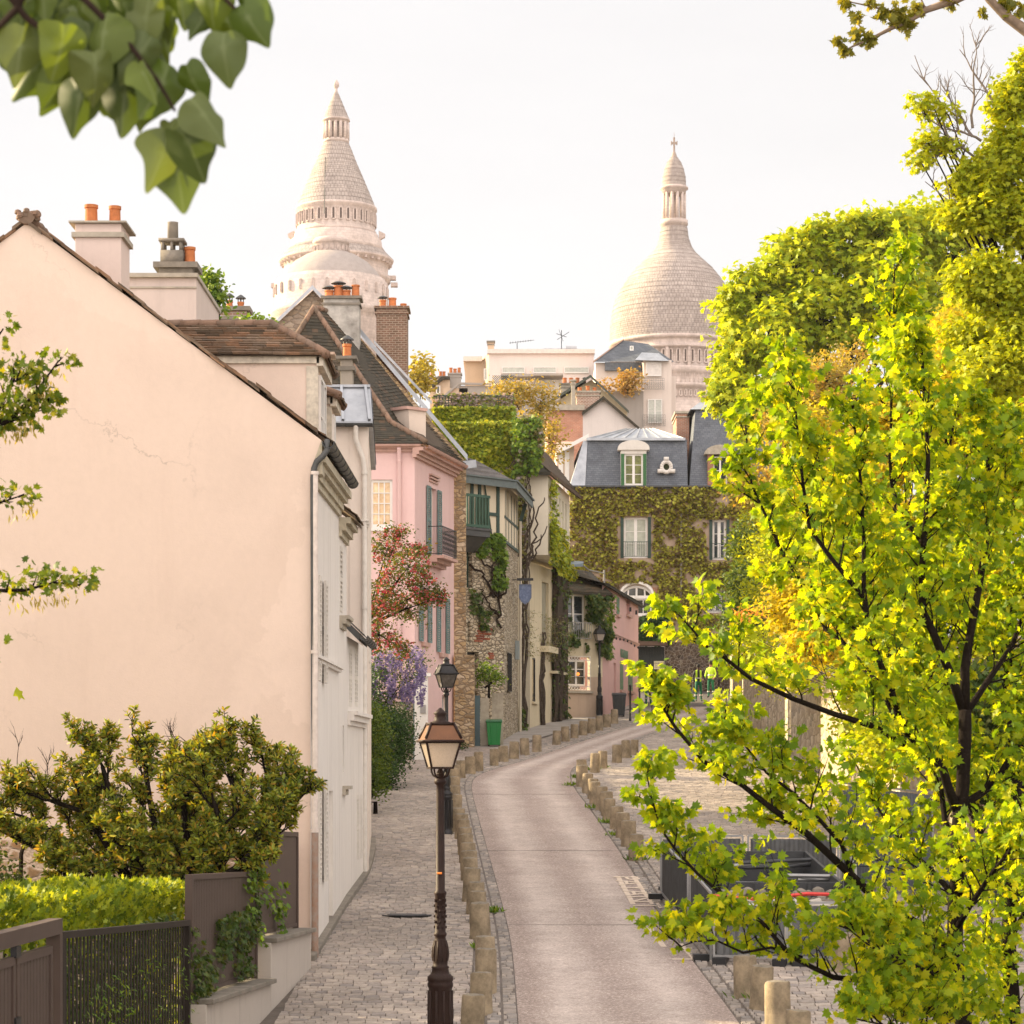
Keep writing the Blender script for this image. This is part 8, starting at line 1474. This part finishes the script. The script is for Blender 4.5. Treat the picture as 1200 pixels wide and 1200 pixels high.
# iron posts by the crossing
for i, (px_, py0_, py1_, lab) in enumerate([(738.5, 802, 845, 'black iron post right of the grey wheelie bin'), (749.5, 806, 841, 'black iron post beside the bending worker'), (795, 808, 827, 'short black post between the worker and the bending one'), (806, 803, 826, 'black iron post just left of the standing worker'), (842.5, 796, 831, 'black iron post right of the workers')]):
    d = dg(py1_); mb = MB(); h = PZ(py0_, d)-gz(d); mb.lathe([(.055, -.1), (.055, .1), (.04, .12), (.038, h-.12), (.05, h-.1), (.055, h-.05), (.03, h)], n=12); o = mb.build('iron_post', M_iron, None, smooth=2, local=True); o.location = (PX(px_, d), d, gz(d)); tag(o, lab, 'post', 'black iron posts at the crossroads')

# ---- barriers round the rubble heap
M_bar = plain('galvanised_sheet', (.13, .135, .14), .5, .35, var=.3, scale=5)
M_bdk = plain('dark_barrier_sheet', (.05, .053, .058), .6, .2, var=.35, scale=5)
def barrier(a, b, h, m, label, ribs=True, name='site_barrier', cat='barrier'):
    a = Vector((a[0], a[1], 0)); b = Vector((b[0], b[1], 0)); F = Fr(a, b); c = (a+b)/2; T_ = thing(name, label, cat, (c.x, c.y, gz(c.y)), 'barriers round the works'); mb = MB(); L = F.L; ga, gb = gz(a.y), gz(b.y); n = max(4, int(L/.09))
    for i in range(n):
        u0, u1_ = .04+(L-.08)*i/n, .04+(L-.08)*(i+1)/n; um_ = (u0+u1_)/2; g0 = ga+(gb-ga)*u0/L; w = .02
        mb.quad(F.p(u0, 0, g0+.12), F.p(um_, w, g0+.12), F.p(um_, w, g0+h-.05), F.p(u0, 0, g0+h-.05)); mb.quad(F.p(um_, w, g0+.12), F.p(u1_, 0, g0+.12), F.p(u1_, 0, g0+h-.05), F.p(um_, w, g0+h-.05))
    mb.build('panel', m, T_); mb = MB(); t = .035
    mb.bar(F.p(0, 0, ga+h), F.p(L, 0, gb+h), t); mb.bar(F.p(0, 0, ga+.1), F.p(L, 0, gb+.1), t)
    for u, gg in ((0, ga), (L, gb)): mb.bar(F.p(u, 0, gg), F.p(u, 0, gg+h), t)
    mb.build('frame', plain('galvanised_tube', (.30, .30, .30), .4, .6, var=.15), T_)
    mb = MB()
    for u, gg in ((.1, ga), (L-.1, gb)): mb.fbox(F, u-.1, u+.1, -.25, .25, gg-.02, gg+.09)
    mb.build('foot', M_iron, T_); return T_
barrier((2.82, 41.0), (2.66, 45.4), 1.0, M_bdk, 'dark sheet barrier along the kerb, farther of the two')
barrier((2.92, 37.6), (2.84, 40.7), 1.0, M_bdk, 'dark sheet barrier along the kerb, nearer of the two')
barrier((2.95, 37.4), (4.0, 37.2), .9, M_bar, 'ribbed grey barrier facing down the lane, left one of the front pair')
barrier((4.03, 37.2), (5.0, 37.25), .9, M_bar, 'ribbed grey barrier facing down the lane, right one of the front pair')
barrier((5.05, 37.5), (5.5, 41.0), 1.05, M_bdk, 'dark sheet barrier closing the right side of the rubble enclosure')
barrier((5.5, 41.3), (5.9, 45.5), 1.05, M_bdk, 'dark sheet barrier at the rear right of the rubble enclosure')
barrier((2.7, 46.4), (4.2, 46.6), 1.0, M_bar, 'grey barrier at the back left of the rubble enclosure')
barrier((4.3, 46.6), (5.9, 46.3), 1.0, M_bar, 'grey barrier at the back right of the rubble enclosure')
barrier((6.1, 47.5), (7.4, 45.0), 1.9, plain('blue_grey_mesh', (.10, .115, .13), .6, var=.2), 'tall blue grey mesh fence panel behind the enclosure')
barrier((7.5, 44.6), (8.9, 43.6), 1.2, M_bdk, 'low dark mesh panel at far right under the maple')
SK = thing('skip_container', 'dark open steel skip inside the grey barriers', 'skip', (4.1, 43, gz(43)))
mb = MB(); g0, g1 = gz(40.6), gz(45.6)
def sk_(x0, x1, y0, y1): mb.hexa([(x0, y0, gz(y0)+.02), (x1, y0, gz(y0)+.02), (x1, y1, gz(y1)+.02), (x0, y1, gz(y1)+.02), (x0, y0, gz(y0)+.82), (x1, y0, gz(y0)+.82), (x1, y1, gz(y1)+.82), (x0, y1, gz(y1)+.82)])
sk_(2.95, 3.0, 40.6, 45.6); sk_(5.2, 5.25, 40.6, 45.6); sk_(3.0, 5.2, 40.6, 40.65); sk_(3.0, 5.2, 45.55, 45.6)
mb.hexa([(3.0, 40.65, g0+.2), (5.2, 40.65, g0+.2), (5.2, 45.55, g1+.2), (3.0, 45.55, g1+.2), (3.0, 40.65, g0+.25), (5.2, 40.65, g0+.25), (5.2, 45.55, g1+.25), (3.0, 45.55, g1+.25)])
for i in range(6): mb.box(3.0+i*.42, 3.06+i*.42, 40.55, 40.598, g0+.05, g0+.8)
mb.build('body', M_bdk, SK)
PP = thing('steel_tube_stack', 'stack of dark and white steel tubes lying inside the barriers', 'pipes', (3.9, 43.5, gz(43.5))); r_ = random.Random(6)
for i in range(22):
    mb = MB(); x = 2.95+r_.uniform(0, 2.3); y = 40.8+r_.uniform(0, 4); L = r_.uniform(1.5, 2.6); z = gz(y)+.3+.07*(i//3); a = r_.uniform(-.25, .25); p0 = Vector((x, y, z)); p1 = p0+Vector((L*math.cos(a), L*math.sin(a)*.8, r_.uniform(-.03, .08))); p1.x = min(p1.x, 5.3); mb.tube([p0, p1], .035, 8); mb.build('tube', M_bdk if i % 3 else MATS['galvanised_tube'], PP, smooth=True)
for i, (x, y, s, c, lab) in enumerate([(3.45, 38.6, .42, (.62, .60, .56), 'white rubble sack at the left of the heap'), (4.1, 38.9, .46, (.66, .62, .56), 'white rubble sack in the middle with stones on top'), (4.7, 38.5, .36, (.5, .46, .40), 'grey rubble sack at the right of the heap')]):
    mb = MB(); mb.lathe([(s*.8, 0), (s, .12), (s*1.03, .5), (s*.95, .72), (s*.75, .78), (s*.3, .74)], n=18); r_ = random.Random(i); mb.v = [(a*(1+r_.uniform(-.09, .09)), b*(1+r_.uniform(-.09, .09)), c_+r_.uniform(-.03, .03)) for a, b, c_ in mb.v]
    o = mb.build('rubble_sack', plain('sack_cloth_%d' % i, c, .85, var=.25, scale=8), None, smooth=True, local=True); o.location = (x, y, gz(y)); tag(o, lab, 'rubble sack', 'sacks inside the barriers')
mb = MB(); r_ = random.Random(15)
for i in range(60):
    c = Vector((3.2+r_.uniform(0, 1.8), 38.2+r_.uniform(0, 1.2), gz(38.8)+.78+r_.uniform(-.1, .1))); s = r_.uniform(.05, .12); mb.lathe([(s*.3, -s*.7), (s, -s*.2), (s*.8, s*.4), (s*.2, s*.7)], c, 5, a0=r_.random())
tag(mb.build('broken_stones', M_conc, None), 'broken stones heaped on the sacks within the barriers', 'rubble', kind='stuff')
mb = MB(); mb.tube([(2.98, 38.2, gz(38)+.9), (3.7, 38.35, gz(38)+.84), (4.4, 38.2, gz(38)+.93), (4.95, 38.5, gz(38)+.9)], .03, 6); tag(mb.build('warning_tape', plain('red_tape', (.7, .05, .04), .5), None), 'red warning tape drooping across the sacks', 'tape')

# ================================================================== WORKERS
def person(label, px, pyb, h, joints, yaw, skin_pants, vest, jacket, hair):
    d = dg(pyb); base = Vector((PX(px, d), d, gz(d))); root = thing('person', label, 'person', base, 'street workers at the crossroads')
    names = list(joints); idx = {n: i for i, n in enumerate(names)}; s = h/1.75
    E = [('hips', 'waist'), ('waist', 'chest'), ('chest', 'neck'), ('neck', 'jaw'), ('jaw', 'head')]
    for a in 'LR': E += [('chest', 'sh'+a), ('sh'+a, 'el'+a), ('el'+a, 'wr'+a), ('wr'+a, 'ha'+a), ('hips', 'hp'+a), ('hp'+a, 'kn'+a), ('kn'+a, 'an'+a), ('an'+a, 'to'+a)]
    me = bpy.data.meshes.new('body'); c, sn = math.cos(yaw), math.sin(yaw); vv = []
    for n in names: x, y, z, r = joints[n]; vv.append(((x*c-y*sn)*s, (x*sn+y*c)*s, z*s))
    me.from_pydata(vv, [(idx[a], idx[b]) for a, b in E], []); o = bpy.data.objects.new('body', me); COL.objects.link(o)
    m = o.modifiers.new('skin', 'SKIN'); sk = me.skin_vertices[0].data
    for n in names: r = joints[n][3]*s; sk[idx[n]].radius = (r, r*.85)
    sk[idx['hips']].use_root = True; m2 = o.modifiers.new('sub', 'SUBSURF'); m2.levels = 2; m2.render_levels = 2
    dgp = bpy.context.evaluated_depsgraph_get(); dgp.update(); nm = bpy.data.meshes.new_from_object(o.evaluated_get(dgp)); bpy.data.objects.remove(o)
    for mt in (skin_pants[0], skin_pants[1], jacket, vest, M_iron): nm.materials.append(mt)
    hz = joints['hips'][2]*s; nz = joints['neck'][2]*s; hx, hy = (joints['head'][0]*c-joints['head'][1]*sn)*s, (joints['head'][0]*sn+joints['head'][1]*c)*s; hd = Vector((hx, hy, joints['head'][2]*s)); ha = [Vector(vv[idx['ha'+a]]) for a in 'LR']; to = [Vector(vv[idx['to'+a]]) for a in 'LR']
    jw = Vector(vv[idx['jaw']]); ch = Vector(vv[idx['chest']]); wa = Vector(vv[idx['waist']])
    for p in nm.polygons:
        q = p.center; k = 2
        if (q-hd).length < .16*s or (q-jw).length < .09*s: k = 0
        elif min((q-x).length for x in ha) < .09*s: k = 0
        elif q.z < .1*s: k = 4
        elif q.z < hz+.02: k = 1
        elif (q-ch).length < .24*s or (q-wa).length < .19*s: k = 3
        p.material_index = k; p.use_smooth = True
    ob = bpy.data.objects.new('body', nm); COL.objects.link(ob); ob.parent = root
    f = Vector((math.sin(-yaw)*-1, 0, 0)); fx_ = Vector((sn, -c, 0)) if True else f
    mb = MB(); mb.lathe([(.02, .125), (.07, .115), (.10, .07), (.108, .02), (.104, -.02), (.09, -.05)], (hd.x, hd.y, hd.z+.01), 12); hb = mb.build('hair', hair, root, smooth=True, local=True)
    mb = MB(); up = Vector((0, 0, 1)); rt = fx_.cross(up); fc = hd+fx_*.088*s
    mb.lathe([(.006, -.02), (.014, -.012), (.006, .02)], fc+fx_*.012+Vector((0, 0, -.01)), 6)
    for sg in (-1, 1): mb.lathe([(.002, -.008), (.010, 0), (.002, .008)], fc+rt*.034*sg+Vector((0, 0, .015)), 6); mb.lathe([(.004, -.03), (.014, 0), (.004, .03)], hd+rt*.1*sg*s, 6)
    mb.box(fc.x-.022, fc.x+.022, fc.y-.006, fc.y+.006, fc.z-.052, fc.z-.044); mb.build('face', skin_pants[0], root, local=True)
    mb = MB()
    for hnd, a in zip(ha, 'LR'):
        el = Vector(vv[idx['wr'+a]]); dv = (hnd-el).normalized(); s1, s2 = orient(dv)
        for k in range(4): b = hnd+s1*(.018*(k-1.5)); mb.tube([b, b+dv*.045+s2*.008, b+dv*(.075-.006*abs(k-1.5))+s2*.03], [.0095, .009, .006], 5)
        mb.tube([hnd-dv*.02+s1*.03, hnd+s1*.055+dv*.015, hnd+s1*.055+dv*.045+s2*.02], [.011, .01, .007], 5)
    mb.build('fingers', skin_pants[0], root, smooth=True, local=True)
    mb = MB()
    for zz in (wa.z+.02,): mb.lathe([(.155*s, -.025), (.158*s, 0), (.155*s, .025)], (wa.x, wa.y, zz), 16, cap=False)
    for kn in 'LR': q = Vector(vv[idx['kn'+kn]])*.55+Vector(vv[idx['an'+kn]])*.45; mb.lathe([(.078*s, -.03), (.079*s, .03)], q, 12, cap=False)
    mb.build('reflective_band', plain('silver_band', (.62, .62, .58), .35, .3), root, local=True)
    return root
ST = dict(hips=(0, 0, .95, .15), waist=(0, 0, 1.10, .135), chest=(0, 0, 1.34, .155), neck=(0, 0, 1.50, .06), jaw=(0, -.02, 1.58, .072), head=(0, -.01, 1.67, .095),
  shL=(-.18, 0, 1.43, .07), elL=(-.27, -.02, 1.16, .05), wrL=(-.28, -.14, .95, .034), haL=(-.28, -.2, .91, .042), shR=(.18, 0, 1.43, .07), elR=(.27, -.02, 1.16, .05), wrR=(.26, -.16, .98, .034), haR=(.25, -.23, .95, .042),
  hpL=(-.09, 0, .88, .10), knL=(-.11, -.02, .50, .07), anL=(-.12, .02, .10, .05), toL=(-.13, -.13, .045, .042), hpR=(.09, 0, .88, .10), knR=(.12, .0, .50, .07), anR=(.14, .05, .10, .05), toR=(.16, -.10, .045, .042))
BE = dict(ST); BE.update(hips=(0, .16, .86, .15), waist=(0, .02, .97, .14), chest=(0, -.22, 1.06, .155), neck=(0, -.40, 1.10, .06), jaw=(0, -.48, 1.08, .072), head=(0, -.56, 1.09, .095), shL=(-.17, -.28, 1.06, .07), elL=(-.2, -.34, .80, .05), wrL=(-.16, -.42, .58, .034), haL=(-.15, -.44, .5, .042), shR=(.17, -.28, 1.06, .07), elR=(.2, -.38, .82, .05), wrR=(.16, -.48, .62, .034), haR=(.15, -.50, .54, .042), hpL=(-.09, .14, .80, .10), knL=(-.12, .0, .46, .07), hpR=(.09, .14, .80, .10), knR=(.12, .03, .46, .07))
skn = plain('skin', (.36, .20, .14), .6); skd = plain('dark_skin', (.09, .05, .035), .55); gp = plain('work_trousers_green', (.01, .15, .075), .8, var=.2, scale=9); hv = plain('hi_vis_yellow', (.55, .85, .03), .6, var=.08); jk = plain('dark_jacket', (.015, .017, .02), .8); hr = plain('dark_hair', (.012, .01, .009), .8); gj = plain('green_jacket', (.01, .16, .08), .8, var=.2, scale=9)
jkv = newmat('open_hi_vis_vest')[0]
def vest_mat(m):
    nt = m.node_tree; b = [n for n in nt.nodes if n.type == 'BSDF_PRINCIPLED'][0]; t = [n for n in nt.nodes if n.type == 'TEX_COORD'][0]; s = N(nt, 'ShaderNodeSeparateXYZ'); nt.links.new(t.outputs['Object'], s.inputs[0]); a = N(nt, 'ShaderNodeMath', operation='ABSOLUTE'); nt.links.new(s.outputs[0], a.inputs[0])
    nt.links.new(ramp(nt, a.outputs[0], [(.055, (.012, .013, .015)), (.065, (.55, .85, .03)), (.14, (.55, .85, .03)), (.15, (.012, .013, .015))]), b.inputs['Base Color']); b.inputs['Roughness'].default_value = .7; return m
vest_mat(jkv)
p1 = person('standing worker in green trousers and open yellow vest over a black jacket', 818.5, 822.5, 1.78, ST, .1, (skd, gp), jkv, jk, hr)
p2 = person('worker in green trousers with yellow top, right of the standing one', 833, 818, 1.78, ST, -.5, (skn, gp), hv, hv, hr)
p3 = person('bending worker in green with yellow vest near the pink restaurant', 760, 826, 1.78, BE, .5, (skn, gj), hv, gj, hr)
TL = thing('broom', 'long handled broom held by the standing worker', 'broom', (PX(812, 124.0), 124.0, gz(124)))
mb = MB(); x_ = PX(812.5, 123.7); mb.tube([(x_-.1, 123.7, gz(123.7)+.1), (x_+.05, 123.75, gz(123.7)+1.35)], .016, 6); mb.build('handle', M_blueshut, TL)
mb = MB(); mb.hexa([(x_-.28, 123.62, gz(123.7)), (x_+.08, 123.62, gz(123.7)), (x_+.08, 123.78, gz(123.7)), (x_-.28, 123.78, gz(123.7)), (x_-.2, 123.66, gz(123.7)+.16), (x_+.0, 123.66, gz(123.7)+.16), (x_+.0, 123.74, gz(123.7)+.16), (x_-.2, 123.74, gz(123.7)+.16)]); mb.build('bristles', gp, TL)
# grass tufts at the bollards
g = np.random.default_rng(90)
tufts = []
for (px_, py_, s_) in ((668, 921, .16), (690, 903, .2), (697, 948, .2), (725, 980, .16), (746, 1009, .15), (890, 1170, .28), (580, 1070, .09), (676, 912, .12), (708, 900, .12), (733, 888, .12), (712, 965, .14), (560, 1112, .06)):
    d = dg(py_); n_ = 70; c = np.array([PX(px_, d), d, gz(d)+.01])+g.normal(size=(n_, 3))*np.array([s_*.7, s_*.7, 0]); tufts.append(c)
c = np.concatenate(tufts); leafmesh('grass_tufts', c, rdirs(g, len(c), 1.2, .5), rdirs(g, len(c)), .13*g.uniform(.5, 1.3, len(c)), LANCE, M_vine, None); tag(bpy.data.objects['grass_tufts'], 'green grass tufts growing at the bollard feet', 'grass', kind='stuff')
# ================================================================== AIR
hz_ = MB(); hz_.box(-450, 450, -15, 910, -8, 112)
hb_ = hz_.build('haze', newmat('thin_haze')[0], None); tag(hb_, kind='stuff')
nt = MATS['thin_haze'].node_tree; nt.nodes.clear(); o_ = N(nt, 'ShaderNodeOutputMaterial'); v_ = N(nt, 'ShaderNodeVolumePrincipled'); v_.inputs['Color'].default_value = (.92, .93, .97, 1); v_.inputs['Density'].default_value = .00008; v_.inputs['Anisotropy'].default_value = .2
nt.links.new(v_.outputs[0], o_.inputs['Volume'])
